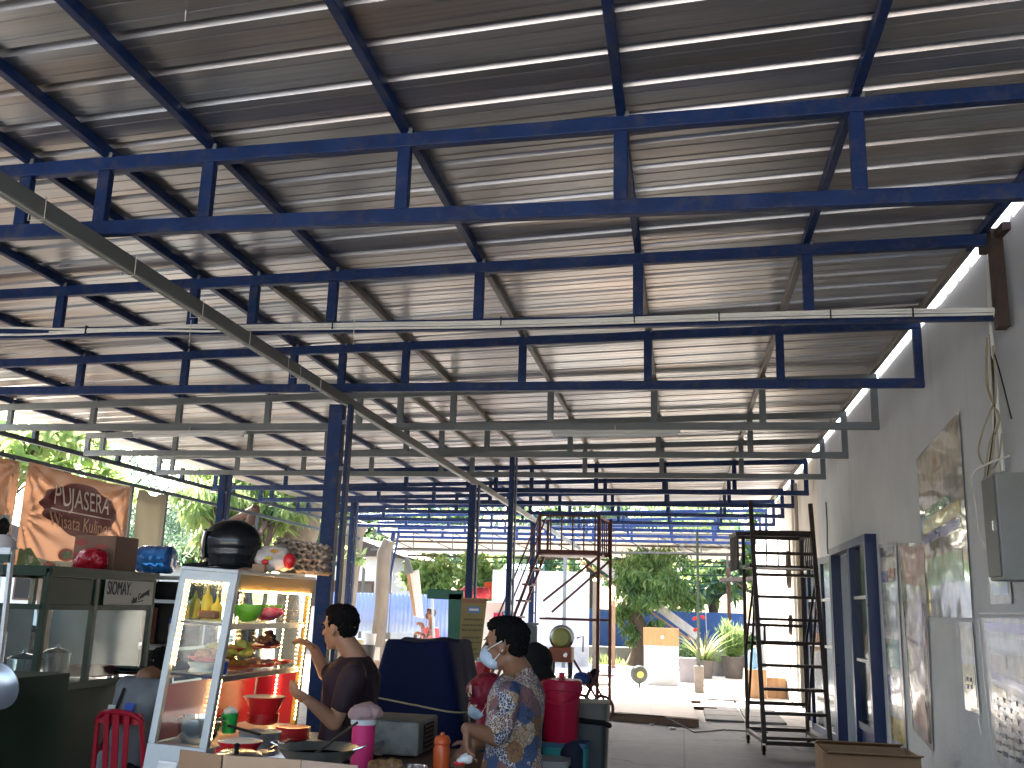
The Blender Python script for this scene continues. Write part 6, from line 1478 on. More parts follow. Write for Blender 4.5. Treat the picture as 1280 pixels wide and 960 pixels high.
# D: person in black seated behind the man in batik
hc = P(670, 830, 7.0); yD = math.radians(120); fD = V((math.cos(yD), math.sin(yD), 0)); lD = V((-fD.y, fD.x, 0))
hips = V((hc.x+.10, 7.0, .56)); neck = V((hc.x+.03, 7.0, hc.z-.2))
kn = P(716, 938, 6.75); 
pd = person('person in long black headscarf and dark jeans seated behind the batik shirt', hc, yD, neck, hips, None,
       [(neck+lD*.16-Z_*.05, neck+lD*.22-Z_*.32, neck+lD*.10+fD*.2-Z_*.36, fD, (0, 0, -1), 1), (neck-lD*.16-Z_*.05, neck-lD*.22-Z_*.32, neck-lD*.08+fD*.2-Z_*.36, fD, (0, 0, -1), -1)],
       [(hips+V((.06, -.1, .0)), kn, V((kn.x+.02, kn.y-.05, .08))), (hips+V((-.05, .05, 0)), hips+V((-.10, .40, 0)), hips+V((-.1, .42, -.48)))],
       m_blackm, m_jean, m_skin, s=.95, hair=False, sleeve=1.3)
Rd = Matrix.Rotation(yD, 3, 'Z')
lumps('headscarf', [('ell', hc+V((0, 0, .02)), (.118, .108, .125), Rd), ('cap', hc+V((.01, -.02, -.06)), .11, neck+V((.03, -.02, -.10)), .20), ('cap', neck+V((.03, -.02, -.10)), .20, neck+V((.06, -.03, -.36)), .21)], .009, m_blackm, pd, it=4, fold=.014, fscale=9)
# F: seated person in grey shirt, seen from behind, beside the green cart
c = P(168, 872, 6.35); yF = math.radians(75); fF = V((math.cos(yF), math.sin(yF), 0)); lF = V((-fF.y, fF.x, 0))
neck = P(182, 848, 6.38); hips = V((c.x-.02, 6.28, .50)); hc = P(202, 833, 6.52)
pf_ = person('person in grey t-shirt with blue print bent forward on a red chair', hc, yF, neck, hips, None,
       [(neck+lF*.17-Z_*.06, neck+lF*.22+fF*.05-Z_*.33, neck+lF*.12+fF*.28-Z_*.36, fF, (0, 0, -1), 1), (neck-lF*.17-Z_*.06, neck-lF*.2+fF*.08-Z_*.32, neck-lF*.1+fF*.28-Z_*.34, fF, (0, 0, -1), -1)],
       [(hips+lF*.09, hips+lF*.12+fF*.42, V((hips.x, hips.y, .08))+lF*.12+fF*.44), (hips-lF*.09, hips-lF*.12+fF*.42, V((hips.x, hips.y, .08))-lF*.12+fF*.44)],
       m_greyshirt, m_blackm, m_skin2, s=.98, tilt=.5)
bk_ = lambda u, z: neck+(hips-neck)*z-fF*(.128)-lF*u
mb = MB(); mb.grid(lambda u, v: bk_(.03+.08*u, .26+.14*v)-fF*.012, 6, 6); mb.build('blue_print', mat('shirt_print', (.05, .09, .40), .7), pf_, smooth=True)
mb = MB(); mb.grid(lambda u, v: bk_(-.12+.07*u, .30+.08*v)-fF*.008, 6, 4); mb.build('white_print', m_wplastic, pf_, smooth=True)
mb = MB(); mb.bar(bk_(-.02, .10)-fF*.015, bk_(-.06, .8)-fF*.015, .025, .004, up=fF); mb.build('bag_strap', m_blackm, pf_)
# G: person standing behind the green cart
hc = P(37, 798, 8.9); yG = math.radians(-70); fG = V((math.cos(yG), math.sin(yG), 0)); lG = V((-fG.y, fG.x, 0)); neck = hc+V((0, .02, -.24)); hips = V((hc.x, hc.y+.02, .80))
person('person with short dark hair dimly seen through the green cart glass', hc, yG, neck, hips, None,
       [(neck+lG*.17-Z_*.05, neck+lG*.24-Z_*.30, neck+lG*.16+fG*.18-Z_*.42, fG, (0, 0, -1), 1), (neck-lG*.17-Z_*.05, neck-lG*.24-Z_*.30, neck-lG*.16+fG*.18-Z_*.42, fG, (0, 0, -1), -1)],
       [(hips+lG*.09-Z_*.03, V((hips.x, hips.y, .44))+lG*.10, V((hips.x, hips.y, .08))+lG*.11), (hips-lG*.09-Z_*.03, V((hips.x, hips.y, .44))-lG*.10, V((hips.x, hips.y, .08))-lG*.11)],
       m_navy, m_blackm, m_skin2, s=.95, vox=.009)
# E: worker in the yard with a red vest carrying a white board
hc = P(538, 768, 21); yE = math.radians(200); fE = V((math.cos(yE), math.sin(yE), 0)); lE = V((-fE.y, fE.x, 0)); neck = hc+V((.02, 0, -.24)); hips = V((hc.x+.05, 21, .88)); 
gx = P(524, 772, 20.9)
we = person('worker with red vest and face covering holding a tall white board in the yard', hc, yE, neck, hips, None,
       [(neck+lE*.17-Z_*.05, neck+lE*.22+fE*.08-Z_*.28, V((gx.x+.06, 20.85, neck.z-.16)), fE, (0, 1, 0), 1), (neck-lE*.17-Z_*.05, neck-lE*.2+fE*.12-Z_*.22, V((gx.x+.05, 21.0, neck.z+.04)), fE, (0, -1, 0), -1)],
       [(hips+lE*.09-Z_*.03, V((hips.x, 21, .46))+lE*.10, V((hips.x, 21, .08))+lE*.13), (hips-lE*.09-Z_*.03, V((hips.x, 21, .46))-lE*.10, V((hips.x, 21, .08))-lE*.13)],
       mat('check_shirt', (.20, .10, .09), .8, var=.9, scale=22), m_blackm, m_skin2, s=1.0, mask=False, sleeve=1.3, vox=.012)
lumps('vest', [('loft', [(hips+(neck-hips)*k_-fE*.02, rx, ry, yE) for k_, rx, ry in ((.05, .16, .20), (.4, .16, .20), (.7, .165, .21), (.88, .14, .20))])], .014, mat('vest_red', (.55, .03, .04), .6), we)
lumps('head_wrap', [('ell', hc+V((.015, 0, .05)), (.105, .09, .09)), ('ell', hc+fE*.06-Z_*.05, (.05, .06, .05))], .01, mat('head_wrap', (.10, .05, .05), .8), we)
wb = thing('white_board', (gx.x, 20.9, 0), 'long white board held upright and leaning by the worker in the yard', 'board')
A_, B2 = P(519, 700, 20.9), P(537, 762, 20.9)
TL, TR, BR, BL = P(508, 716, 20.9), P(523, 712, 20.9), P(529, 773, 20.9), P(517, 770, 20.9)
mb = MB(); dd = V((0, .04, 0)); q4 = [BL, BR, TR, TL]; mb.add(q4+[p_+dd for p_ in q4], [(0, 1, 2, 3), (7, 6, 5, 4), (0, 4, 5, 1), (1, 5, 6, 2), (2, 6, 7, 3), (3, 7, 4, 0)]); mb.build('panel', m_white, wb)
q4 = [BL, P(520, 770, 20.9), P(512, 715, 20.9), TL]; mb = MB(); mb.add([p_-dd*.1 for p_ in q4]+[p_-dd*.5 for p_ in q4], [(0, 1, 2, 3), (7, 6, 5, 4), (0, 4, 5, 1), (1, 5, 6, 2), (2, 6, 7, 3), (3, 7, 4, 0)]); mb.build('edge_strip', m_wood, wb)
q4 = [P(505, 718, 20.8), P(516, 716, 20.8), P(512, 700, 20.8), P(506, 696, 20.8)]; mb = MB(); mb.add(q4+[p_+dd for p_ in q4], [(0, 1, 2, 3), (7, 6, 5, 4), (0, 4, 5, 1), (1, 5, 6, 2), (2, 6, 7, 3), (3, 7, 4, 0)]); mb.build('torn_corner', m_grey, wb)
# ------------------------------------------------------------------ plants and trees
rng = np.random.default_rng(5)
m_bark = mat('bark', (.10, .07, .045), .9, var=.35, scale=7, bump=.6, bscale=14, stretch=(1, 1, .35))
m_barkp = mat('pale_bark', (.17, .14, .105), .85, var=.25, scale=4, bump=.4, bscale=10, stretch=(1, 1, .35))
L_mid = leaf_mat('leaf_mid', (.06, .13, .03), (.12, .22, .05)); L_dark = leaf_mat('leaf_dark', (.03, .08, .025), (.07, .14, .04), .4)
L_lime = leaf_mat('leaf_lime', (.09, .15, .035), (.15, .23, .06), .45); L_blue2 = leaf_mat('leaf_grey_green', (.09, .14, .11), (.16, .22, .17), .35); L_blue = leaf_mat('leaf_bluegreen', (.03, .075, .05), (.06, .12, .07), .4)
def leaves(name, clumps, n, size, mats, parent, aspect=.38, droop=.3, offs=None):
    """clumps: (centre, radii, weight). Leaves are folded four-vertex blades spread through each clump."""
    off = np.array(parent.location if parent else (0, 0, 0)); V_, F_, FM = [], [], []
    tot = sum(c[2] for c in clumps)
    base = 0
    for (c, r, w_) in clumps:
        k = int(n*w_/tot)
        d = rng.normal(size=(k, 3)); d /= np.linalg.norm(d, axis=1)[:, None]
        rad = rng.random(k)**.45
        # twig clusters
        nt_ = max(4, k//26); tw = rng.normal(size=(nt_, 3)); tw /= np.linalg.norm(tw, axis=1)[:, None]; tw *= (rng.random(nt_)**.4)[:, None]
        own = rng.integers(0, nt_, k); pos = tw[own]+rng.normal(size=(k, 3))*.13
        pos = np.array(c)+pos*np.array(r)
        ax = rng.normal(size=(k, 3)); ax[:, 2] -= droop*2; ax /= np.linalg.norm(ax, axis=1)[:, None]
        up = rng.normal(size=(k, 3)); up[:, 2] += .8; sd = np.cross(ax, up); sd /= np.linalg.norm(sd, axis=1)[:, None]+1e-6
        L_ = size*(.6+.8*rng.random(k))[:, None]; W_ = L_*aspect
        a = pos; b = pos+ax*L_*.45+sd*W_*.5; c2 = pos+ax*L_; d2 = pos+ax*L_*.45-sd*W_*.5
        V_.append(np.stack([a, b, c2, d2], 1).reshape(-1, 3)-off); F_.append(np.arange(k*4).reshape(-1, 4)+base); base += k*4
        FM.append(rng.choice(len(mats), k, p=None))
    return fast_mesh(name, np.concatenate(V_), np.concatenate(F_), mats, parent, np.concatenate(FM))
def tree(name, base, h, r0, crowns, n, size, mats, label, bark=None, lean=(0, 0), cat='tree', group=None, aspect=.38, droop=.3, branches=6):
    base = V(base); t = thing(name, base, label, cat, group); bark = bark or m_bark
    top = base+V((lean[0], lean[1], h)); pts = [base+(top-base)*k+V((.12*r0/.3*math.sin(k*7), .1*r0/.3*math.cos(k*5), 0)) for k in [i/7 for i in range(8)]]
    mb = MB(); mb.tube(pts, [r0*1.25, r0*1.0, r0*.92, r0*.85, r0*.8, r0*.7, r0*.6, r0*.45], 14); 
    mb.build('trunk', bark, t, smooth=True)
    mb = MB()
    for i, (c, r, w_) in enumerate(crowns[:branches]):
        c = V(c); s_ = pts[4+i % 4]; mid = (s_+c)/2+V((random.uniform(-.2, .2), 0, -.15)); mb.tube([s_, mid, c, c+(c-s_)*.25], [r0*.42, r0*.3, r0*.16, r0*.05], 8)
        for j in range(3):
            e = c+V([random.uniform(-1, 1)*r[k]*.8 for k in range(3)]); mb.tube([mid, (mid+e)/2+V((0, 0, .1)), e], [r0*.14, r0*.08, r0*.02], 6)
    mb.build('branches', bark, t, smooth=True)
    leaves('crown', crowns, n, size, mats, t, aspect, droop)
    return t
# mango tree in the yard
b = PG(797, 826); b = V((b.x, 30.6, 0)); b.x = P(797, 815, 30.6).x
def at(px, py, d): return tuple(P(px, py, d))
tree('mango_tree', b, 2.7, .30, [(at(795, 722, 30.4), (.75, .7, .5), 2.4), (at(826, 730, 30.2), (.75, .7, .5), 2.4), (at(806, 748, 30.0), (.6, .5, .32), 1.6), (at(862, 748, 30.6), (.42, .4, .30), .8), (at(812, 700, 31.5), (1.3, 1.0, .45), 2.4), (at(778, 765, 30.3), (.26, .3, .40), .6), (at(788, 790, 30.2), (.28, .25, .25), .4), (at(820, 778, 30.1), (.3, .2, .14), .25), (at(850, 650, 32), (1.6, 1.3, .7), 2)], 9000, .24, [L_mid, L_lime, L_mid, L_dark], 'mango tree with drooping leaves standing behind the white stall in the yard', droop=1.0, aspect=.24)
# tree belt far behind: individual trees
specs = [(-22, 44, 7.5, 3.2), (-17.5, 47, 8.5, 3.6), (-13, 45, 7.2, 3.2), (-9, 48, 8.6, 3.6), (-4.6, 50, 9, 3.8), (-.5, 47, 8, 3.4), (3.5, 50, 9, 3.6), (-6.5, 41, 5.4, 2.2), (1.2, 40, 5.6, 2.4)]
labs = ['leafy tree far behind left of the pale building', 'tall broad tree far behind the pale blue fence', 'tree of medium height beyond the blue fence', 'tall tree behind the worker and the open blue trusses', 'tallest dark tree far behind above the blown out yard wall', 'broad tree far behind right of the mango tree', 'tall tree far behind the end of the cream wall', 'smaller light green tree beyond the yard wall', 'small tree beyond the dark blue wall at right']
for (x, y, h_, r_), lb_ in zip(specs, labs):
    cr = []
    for k in range(9):
        a = 2*PI*k/9; cr.append(((x+r_*.62*math.cos(a), y+r_*.5*math.sin(a), h_*(.42+.34*random.random())), (r_*.45, r_*.42, r_*.34), 1))
    cr.append(((x, y, h_*.82), (r_*.6, r_*.55, r_*.35), 1.4))
    tree('shade_tree', (x, y, 0), h_*.62, .22, cr, 3600, .42, [L_mid, L_blue, L_lime] if y < 46 else [L_mid, L_blue, L_dark], lb_, group='trees beyond the yard', aspect=.45)
# trees close on the left, outside the edge frame
tree('shade_tree', (-17.5, 25, 0), 3.4, .22, [((-15.6, 26, 3.6), (1.7, 1.6, 1.2), 3), ((-13.4, 25, 3.9), (1.3, 1.4, 1.0), 2.4), ((-17.6, 26, 4.2), (1.6, 1.5, 1.1), 2.4), ((-14.4, 24, 2.9), (1.1, 1.1, .7), 1.6), ((-15.5, 25, 5.2), (2.3, 1.8, 1.0), 3), ((-12.2, 26, 5.0), (1.5, 1.4, .8), 2)], 15000, .16, [L_blue, L_blue2, L_blue], 'bluish green tree outside the left edge between screen and helmet', group='trees left of the canopy', aspect=.3)
tree('shade_tree', (-12.3, 15.6, 0), 4.2, .20, [((-12.0, 16.6, 4.3), (1.3, 1.2, .6), 2), ((-11.0, 15.0, 4.1), (.8, .9, .5), 1.2), ((-13.2, 17.4, 4.7), (1.3, 1.2, .7), 1.5), ((-11.4, 17.5, 3.7), (.8, .9, .45), 1)], 1500, .34, [L_lime, L_lime, L_mid], 'large leaved bright green tree right above the PUJASERA banner', group='trees left of the canopy', aspect=.42)
c = P(308, 720, 18.5)
tree('palm_like_tree', (c.x, 18.5, 0), 3.4, .22, [(at(268, 622, 20), (.8, .8, .5), 1.2), (at(350, 615, 22), (1.2, .9, .7), 1.6), (at(305, 655, 21.5), (.7, .6, .5), .8), (at(270, 655, 21), (.5, .5, .45), .6), (at(345, 640, 21), (.6, .5, .4), .7), (at(300, 600, 21.5), (1.4, 1.2, .6), 1.5)], 5200, .40, [L_lime, L_mid, L_lime], 'brown trunked tree with long yellow green leaves behind the egg trays', bark=mat('brown_bark', (.075, .035, .02), .9, var=.3, bump=.5), group='trees left of the canopy', aspect=.16, droop=.9)
# thick pale cut trunks
def stump(pts, rs, label, name='bare_trunk'):
    t = thing(name, pts[0], label, 'tree', 'pale bare trunks'); MB().tube([V(p) for p in pts], rs, 18).build('trunk', m_barkp, t, smooth=True); return t
def col_(px0, px1, y0, y1, d, label, rs):
    a, b2 = P(px0, y0, d), P(px1, y1, d); a.z = 0
    g = PG(px0, 820); return stump([V((a.x, d, 0)), (V((a.x, d, 0))+b2)/2+V((.05, 0, 0)), b2, b2+V((.12, 0, .35))], rs, label)
st1 = col_(426, 443, 780, 668, 24, 'thick pale leaning trunk just right of the near blue column', [.22, .20, .24, .26])
mb = MB(); a = P(443, 668, 24); mb.tube([a+V((.05, -.2, -.5)), P(446, 690, 23.6), P(438, 705, 23.6)], [.05, .03, .015], 6); mb.build('branch', m_barkp, st1, smooth=True)
leaves('twig_leaves', [(at(440, 702, 23.5), (.28, .2, .35), 1)], 60, .22, [L_lime, L_mid], st1)
col_(472, 480, 780, 692, 25, 'thinner pale trunk between the posts left of the bright blue column', [.20, .18, .19, .16])
c_ = P(372, 655, 22)
stump([V((c_.x, 22, 0)), V((c_.x-.1, 22, 1.8)), V((c_.x+.1, 22, 3.2)), V((c_.x+.3, 22, 4.2))], [.28, .25, .42, .3], 'pale knotty trunk seen behind the egg trays')
# shrubs and potted plants
def blades(name, base, n, L_, spread, m, parent, wdt=.03, curve=.5):
    vs = []; fs = []; b0 = 0; off = np.array(V(parent.location))
    for i in range(n):
        a = random.uniform(0, 2*PI); r = spread*random.random(); o = V(base)+V((math.cos(a), math.sin(a), 0))*r*.35; d = V((math.cos(a)*random.uniform(.15, 1)*spread*2, math.sin(a)*random.uniform(.15, 1)*spread*2, 1)).normalized(); l_ = L_*random.uniform(.6, 1.15)
        sd = V((-math.sin(a), math.cos(a), 0)); segs = 4
        for k in range(segs+1):
            f_ = k/segs; p_ = o+d*l_*f_+V((math.cos(a), math.sin(a), -.6))*curve*l_*f_*f_*.5; w_ = wdt*(1-f_*.9)
            vs += [p_-sd*w_/2, p_+sd*w_/2]
        for k in range(segs): fs.append((b0+2*k, b0+2*k+1, b0+2*k+3, b0+2*k+2))
        b0 += 2*(segs+1)
    return fast_mesh(name, [tuple(v) for v in vs] if off is None else np.array([tuple(v) for v in vs])-off, fs, [m], parent)
def pot(px, d, r, h_, label, plant, m=None, name='potted_plant'):
    c = P(px, 840, d); c = V((c.x, d, 0)); t = thing(name, c, label, 'potted plant', 'potted plants by the cream wall')
    MB().lathe([(0, 0), (r*.7, 0), (r, h_), (r*1.08, h_), (r*1.08, h_+.03), (r*.95, h_+.03), (r*.9, h_-.02), (0, h_-.03)], c, 28).build('pot', m or mat('cement_pot', (.10, .085, .08), .8, var=.2), t, smooth=True)
    if plant == 'bush': leaves('foliage', [((c.x, d, h_+.45), (.38, .34, .45), 1), ((c.x+.05, d, h_+.2), (.3, .3, .25), .6)], 2600, .14, [L_mid, L_lime], t, aspect=.14, droop=-1.0); blades('stems', c+V((0, 0, h_)), 90, 1.0, .30, L_mid, t, .025, .2)
    if plant == 'blade': blades('foliage', c+V((0, 0, h_)), 60, 1.1, .5, L_lime, t, .07, .9); blades('foliage', c+V((0, 0, h_)), 30, .8, .3, leaf_mat('dry_leaf', (.16, .09, .04), (.28, .2, .08)), t, .05, .6)
    if plant == 'small': blades('foliage', c+V((0, 0, h_)), 60, .55, .4, L_lime, t, .035, .5)
    if plant == 'dark': leaves('foliage', [((c.x, d, h_+.35), (.32, .3, .35), 1)], 1500, .12, [L_mid, L_dark], t, aspect=.3)
    return t
pot(917, 26.6, .30, .52, 'bushy fine leaved plant in a dark pot next to the ladder', 'bush')
pot(898, 27.4, .24, .34, 'small pale pot with short spiky plant between two larger plants', 'small', mat('pale_pot', (.22, .20, .18), .8))
pot(880, 26.2, .28, .42, 'long bladed plant with dry brown leaves in a square pot', 'blade')
pot(941, 27.6, .26, .40, 'dark leafy plant seen through the ladder steps', 'dark')
pot(862, 27.8, .30, .10, 'low dark plant behind the grey speaker box', 'dark')
# low kerb and walls
t = box_thing('low_wall', (-2.5, 31.6, .24), (9.4, .35, .48), plaster('curb_concrete', (.30, .29, .28), (.22, .21, .20), (.12, .11, .10)), 'low grey concrete wall behind the mango tree', 'wall', bevel=.01)
MB().box((-2.5, 31.6, .495), (9.4, .40, .03)).build('coping', mat('coping_pale', (.55, .53, .50), .7), t)
m_bw = mat('blue_wall_paint', (.030, .085, .24), .6, var=.12, scale=1.5, dirt=(.06, .09, .16), dirt_amt=.4)
x0, x1 = P(700, 790, 33).x, 2.02
box_thing('blue_wall', ((x0+x1)/2, 33, .82), (x1-x0, .15, 1.66), m_bw, 'dark blue painted boundary wall behind the yard', 'wall')
# bright blue-violet sheet fence on the left
m_sf = mat('pale_blue_sheet', (.25, .33, .60), .45, var=.12, scale=1.5, metal=.1)
fx0, fx1 = P(396, 770, 26).x, P(580, 770, 26).x
fn = thing('sheet_fence', (fx0, 26, 0), 'pale violet blue corrugated sheet fence behind the man in the dark t-shirt', 'fence')
for k in range(4):
    xa = fx0+(fx1-fx0)*k/4+.01; xb = fx0+(fx1-fx0)*(k+1)/4-.01; za = .85 if k < 3 else .5
    MB().grid(lambda u, v: V((xa+(xb-xa)*u, 26+.009*math.sin(u*2*PI*9), za+(1.88-za)*v)), 90, 1).build('sheet_panel', m_sf, fn, smooth=True, solid=.002)
    MB().box((xa, 26.05, .95), (.05, .05, 1.9)).build('post', m_lat, fn)
box_thing('yellow_kerb', ((fx0+fx1)/2-.3, 25.9, .35), (fx1-fx0-.8, .25, .62), mat('yellow_concrete', (.46, .40, .22), .8, var=.2), 'yellowish low wall under the pale blue sheet fence', 'wall', bevel=.01)
# buckets in front of it
for k, (px, py, r, m_, lb_) in enumerate([(462, 800, .13, m_wplastic, 'white bucket in the yard right of the dark haired man'), (458, 815, .16, mat('grey_bucket', (.14, .13, .12), .6), 'grey bucket in the yard in front of the white bucket')]):
    c = P(px, py, 17+2*(1-k)); t = thing('bucket', (c.x, c.y, 0), lb_, 'bucket', None)
    zz = c.z
    MB().lathe([(0, zz-.14), (r*.8, zz-.14), (r, zz+.12), (r*.95, zz+.12), (r*.75, zz-.1), (0, zz-.1)], (c.x, c.y, 0), 24).build('bucket', m_, t, smooth=True)
    mb = MB(); mb.box((c.x, c.y, (zz-.14)/2), (r*2.6, .4, zz-.14)); mb.build('crate', m_wood if k else mat('pale_block', (.45, .43, .40), .8), t, bevel=.01)
# pale buildings beyond
m_bld = plaster('white_render', (.72, .70, .66), (.66, .64, .60), (.5, .48, .44))
def building(x0, x1, y0, y1, h_, label, m=m_bld, roofm=None, win=()):
    t = thing('house', ((x0+x1)/2, y0, 0), label, 'building')
    MB().box(((x0+x1)/2, (y0+y1)/2, h_/2), (x1-x0, y1-y0, h_)).build('wall', m, t)
    mb = MB(); mb.prism([(-.5, 0), ((x1-x0)+.5, 0), ((x1-x0)/2, min(1.5, (x1-x0)*.22))], (x0, y1+.4, h_), (1, 0, 0), (0, 0, 1), (y1-y0)+.8); mb.build('roof', roofm or m_rust, t)
    for (xa, za, w_, hh) in win:
        f_ = part('window', t); MB().box((xa, y0-.02, za), (w_, .06, hh)).build('frame', m_woodd, f_); MB().box((xa, y0-.055, za), (w_*.85, .02, hh*.85)).build('pane', m_black, f_)
    return t
building(-13.4, -9.9, 33, 39, 3.2, 'pale rendered building with a low gable behind the pale blue fence', win=((-12.4, 1.9, .9, .9), (-11.0, 1.9, .9, .9)))
building(-34, -23, 38, 46, 3.0, 'long white building far outside the left edge', win=((-31, 1.8, 1.2, 1), (-27.5, 1.8, 1.2, 1)))
building(3.6, 12, 36, 46, 3.4, 'house behind the end of the cream wall')
# bright white yard wall with awning in the middle distance
xa, xb = P(613, 760, 29).x, P(735, 760, 29).x
t = thing('white_yard_wall', (xa, 29, 0), 'sunlit white wall behind the scaffold stair', 'wall')
MB().box(((xa+xb)/2, 29.3, 1.35), (xb-xa, .2, 2.7)).build('wall', mat('bright_white_wall', (.80, .79, .76), .7, var=.04), t)
MB().box(((xa+xb)/2, 29.18, .3), (xb-xa, .04, .5)).build('plinth', mat('plinth', (.5, .48, .45), .8), t)
# green net strip and signs behind
box_thing('green_awning', (P(655, 708, 35).x, 35, P(655, 716, 35).z), (1.4, 1.0, .5), mat('green_net', (.03, .22, .12), .7), 'small dark green awning far behind above the white yard wall', 'awning', bevel=.02, rot=RX(.3))
# red and orange stall things at the yard edge
c = P(594, 741, 20); t = thing('red_awning_roll', c, 'rolled red cloth lying on the stall behind the menu board', 'cloth')
lumps('roll', [('cap', c+V((-.19, 0, 0)), .13, c+V((.20, 0, -.01)), .12)], .015, mat('awning_red', (.60, .05, .07), .6), t, fold=.02, fscale=10)
c = P(610, 738, 20.2); box_thing('orange_placard', (c.x, 20.2, c.z), (.15, .04, .34), m_orange, 'orange panel standing beside the rolled red cloth', 'panel')
c = P(598, 765, 20.3); z_ = P(598, 751, 20.3).z; t = thing('vendor_stall', (c.x, 20.3, 0), 'sunlit red and white vendor stall behind the menu board', 'stall')
m_vw = mat('stall_white', (.80, .78, .75), .6, var=.04)
MB().box((c.x+.1, 20.5, z_/2), (.9, .3, z_-.02)).build('body', m_vw, t, bevel=.01)
for k, (px, py, w_, h2, m_) in enumerate([(590, 838, .16, .26, m_red), (616, 785, .14, .6, m_pink), (626, 778, .12, .42, m_red), (612, 812, .14, .4, m_wplastic), (634, 790, .10, .5, m_red)]):
    q_ = P(px, py, 19.9); MB().box((q_.x, 20.31, q_.z), (w_, .03, h2)).build('hanging_panel', m_, t, bevel=.008)
c = P(632, 768, 20); MB().box((c.x, 20.30, c.z), (.20, .03, .14)).build('blue_label', mat('label_blue', (.10, .35, .60), .5), t)
for k, (px, py, r_) in enumerate([(522, 722, .8), (545, 716, .7), (588, 716, .9), (612, 722, .7)]):
    c = P(px, py, 31); t = thing('green_shrub', (c.x, 31, 0), ['bright green shrub behind the white board', 'bright green shrub above the green stall frame', 'tall bright shrub just right of the distant column', 'bright shrub above the orange panel'][k], 'shrub')
    mb = MB(); mb.tube([(c.x, 31, 0), (c.x+.05, 31, 1.4), (c.x, 31, c.z)], [.06, .05, .02], 8); mb.build('stem', m_bark, t); leaves('foliage', [((c.x, 31, c.z), (r_*.7, r_*.6, r_*.75), 1), ((c.x+.2, 31, c.z-.6), (r_*.6, .5, .5), .7)], 1500, .2, [L_lime, L_lime, L_mid], t, aspect=.4)
# grey cabinet post behind the masked man
c = P(660, 800, 10.5); t = thing('concrete_post', (c.x, 10.5, 0), 'grey concrete box post behind the head of the masked man', 'post')
MB().box((c.x, 10.5, P(660, 782, 10.5).z/2), (.17, .2, P(660, 782, 10.5).z)).build('pillar', mat('post_concrete', (.26, .28, .27), .8, var=.1), t, bevel=.01)
MB().box((c.x, 10.5, P(660, 781, 10.5).z+.01), (.19, .22, .025)).build('cap', mat('post_cap', (.3, .31, .3), .8), t)
mb = MB(); z9 = P(660, 781, 10.5).z; mb.tube([(c.x+.05, 10.5, z9), (c.x+.02, 10.5, z9+.3), (c.x-.03, 10.5, z9+.55)], .004, 5); mb.build('rods', m_rust, t)
# white stall with plywood top, fan, speaker box, poles
q_ = PG(827, 857); t = thing('white_freezer', (q_.x, 23, 0), 'white ribbed stall front with a brown plywood board on top', 'stall')
xa, xb = P(805, 820, 23).x, P(848, 820, 23).x; zt_ = P(826, 808, 23).z; zt2 = P(826, 785, 23).z
mb = MB(); nr = 18
mb.box(((xa+xb)/2, 23.3, zt_/2), (xb-xa, .6, zt_))
for i in range(nr): mb.box((xa+(i+.5)*(xb-xa)/nr, 22.99, zt_/2), ((xb-xa)/nr*.55, .02, zt_-.04))
mb.build('body', mat('white_panel', (.70, .73, .76), .5, var=.04), t)
MB().box(((xa+xb)/2, 23.02, (zt_+zt2)/2+.004), (xb-xa+.03, .03, zt2-zt_)).build('plywood_board', m_wood, t, bevel=.003)
MB().lathe([(0, 0), (.04, 0), (.04, .008), (0, .01)], ((xa+xb)/2+.03, 23.0, (zt_+zt2)/2), 16, RX(PI/2)).build('round_mark', m_white, t)
c = P(799, 843, 21.5); t = thing('stand_fan', (c.x, 21.5, 0), 'round floor fan with dark cage and yellow hub on the sunlit yard', 'fan')
R_ = RZ(.35) @ RX(PI/2)
MB().lathe([(0, -.06), (.16, -.05), (.19, 0), (.16, .05), (0, .07)], c, 30, R_).build('cage', mat('fan_grey', (.05, .06, .055), .5), t, smooth=True)
MB().lathe([(0, .06), (.07, .062), (.07, .09), (0, .1)], c, 20, R_).build('hub', mat('hub_yellow', (.55, .50, .10), .5), t, smooth=True)
MB().tube([c, c+V((0, .05, -.2)), V((c.x, 21.55, .02))], .02, 8).build('stand', m_blackm, t); MB().lathe([(0, 0), (.16, 0), (.15, .03), (0, .04)], (c.x, 21.55, .005), 20).build('base', m_blackm, t, smooth=True)
q_ = PG(860, 853); box_thing('speaker_box', (q_.x, 24.4, .285), (.40, .35, .56), mat('speaker_grey', (.13, .12, .13), .7, var=.15), 'grey box standing right of the white stall', 'box', bevel=.01)
q_ = PG(874, 866); qt = P(872, 690, q_.y)
t = thing('steel_pole', (q_.x, q_.y, 0), 'thin greenish steel pole in a square concrete foot', 'pole')
MB().box((q_.x, q_.y, .27), (.20, .2, .54)).build('footing', mat('footing', (.20, .18, .16), .85, var=.2), t, bevel=.01)
MB().box((q_.x, q_.y, 1.9), (.055, .055, 2.8)).build('pole', mat('pole_green', (.07, .10, .08), .5), t)
# leaning pale slide-like beam
a, b2 = P(742, 700, 30), P(880, 800, 29)
t = thing('leaning_panel', (b2.x, 29, b2.z), 'long pale panel leaning down to the right behind the mango tree', 'panel')
mb = MB(); mb.bar(P(730, 690, 31.4), P(872, 795, 31.0), .25, .55, up=(0, 1, 0)); mb.build('panel', mat('pale_panel', (.62, .58, .52), .6), t)
mb = MB(); mb.bar(P(725, 700, 31.1), P(862, 800, 30.7), .06, .08, up=(0, 1, 0)); mb.build('edge_rail', m_wood, t)
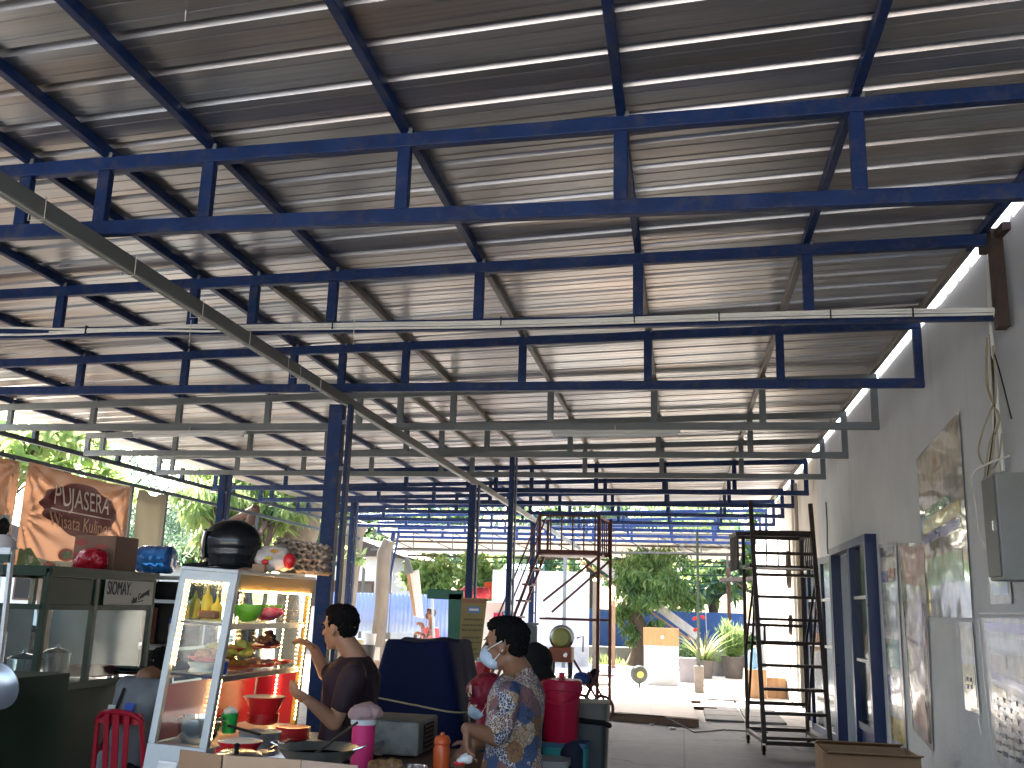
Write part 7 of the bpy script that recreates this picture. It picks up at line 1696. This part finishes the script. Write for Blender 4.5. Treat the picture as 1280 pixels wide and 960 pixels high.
# thin posts in the yard
for k, (px, d, hz, m_, lb_) in enumerate([(806-39, 29.0, 1.9, m_wood, 'pale wooden stake before the dark blue wall'), (745, 27.5, 2.4, m_barkp, 'rough grey post left of the pale stake'), (705, 28.2, 3.1, m_grey, 'grey post against the bright white wall'), (912, 29, 2.9, m_woodd, 'thin dark post near the potted plants')]):
    c = P(px, 790, d); t = thing('yard_post', (c.x, d, 0), lb_, 'post'); MB().box((c.x, d, hz/2), (.10 if k != 1 else .2, .1, hz)).build('post', m_, t, bevel=.01)
# awning at the end of the cream wall
t = thing('small_awning', (1.5, 28.5, 2.4), 'small dark awning jutting from the far end of the cream wall', 'awning')
a, b2 = P(902, 722, 28.5), P(930, 724, 28.5)
mb = MB(); mb.box(((a.x+b2.x)/2+.1, 28.6, a.z-.04), (b2.x-a.x+.3, 1.2, .10), RY(-.06)); mb.build('awning_sheet', mat('awning_brown', (.07, .055, .05), .7), t)
mb = MB(); mb.bar(V((1.4, 28.1, a.z-.1)), V((2.0, 28.1, a.z-.5)), .04, .04); mb.build('strut', m_rust, t)
# red sign on a thin stand
c = P(873, 778, 28); t = thing('red_flower_sign', (c.x, 28, 0), 'small red and white figures on thin sticks above the plants', 'sign')
mb = MB(); 
for dx, dz in ((-.1, .1), (.12, .14), (-.08, -.2)): MB().ell(c+V((dx, 0, dz)), (.07, .02, .05), 7, RY(dx*6)).build('red_shape', m_red, t, smooth=True); mb = MB(); mb.tube([V((c.x, 28, 0)), c], .01, 6); mb.tube([V((c.x+.25, 28, 0)), c+V((.2, 0, .3))], .01, 6); mb.build('stick', m_white, t)
# grass tufts along the low wall
t = thing('grass_strip', (-3, 31, 0), 'strip of grass growing along the foot of the low grey wall', 'grass'); t['kind'] = 'stuff'
vs = []; fs = []
for i in range(1500):
    x = random.uniform(-7.0, 1.6); y = random.uniform(30.5, 31.4); h_ = random.uniform(.06, .30)*(1+noise.noise(V((x*1.5, y, 0)))); a = random.uniform(0, PI); dx, dy = math.cos(a)*.02, math.sin(a)*.02
    k = len(vs); lx = random.uniform(-.06, .06); vs += [(x-dx+3, y-dy-31, 0), (x+dx+3, y+dy-31, 0), (x+lx+dx*.2+3, y-31, h_), (x+lx+3, y-31, h_)]; fs.append((k, k+1, k+2, k+3))
fast_mesh('grass_blades', vs, fs, [L_lime], t)
building(-22, -9.6, -9, 6.4, 3.6, 'unseen building block added left of the canopy to darken its interior')  # invented block out of view, added to keep light off the canopy interior
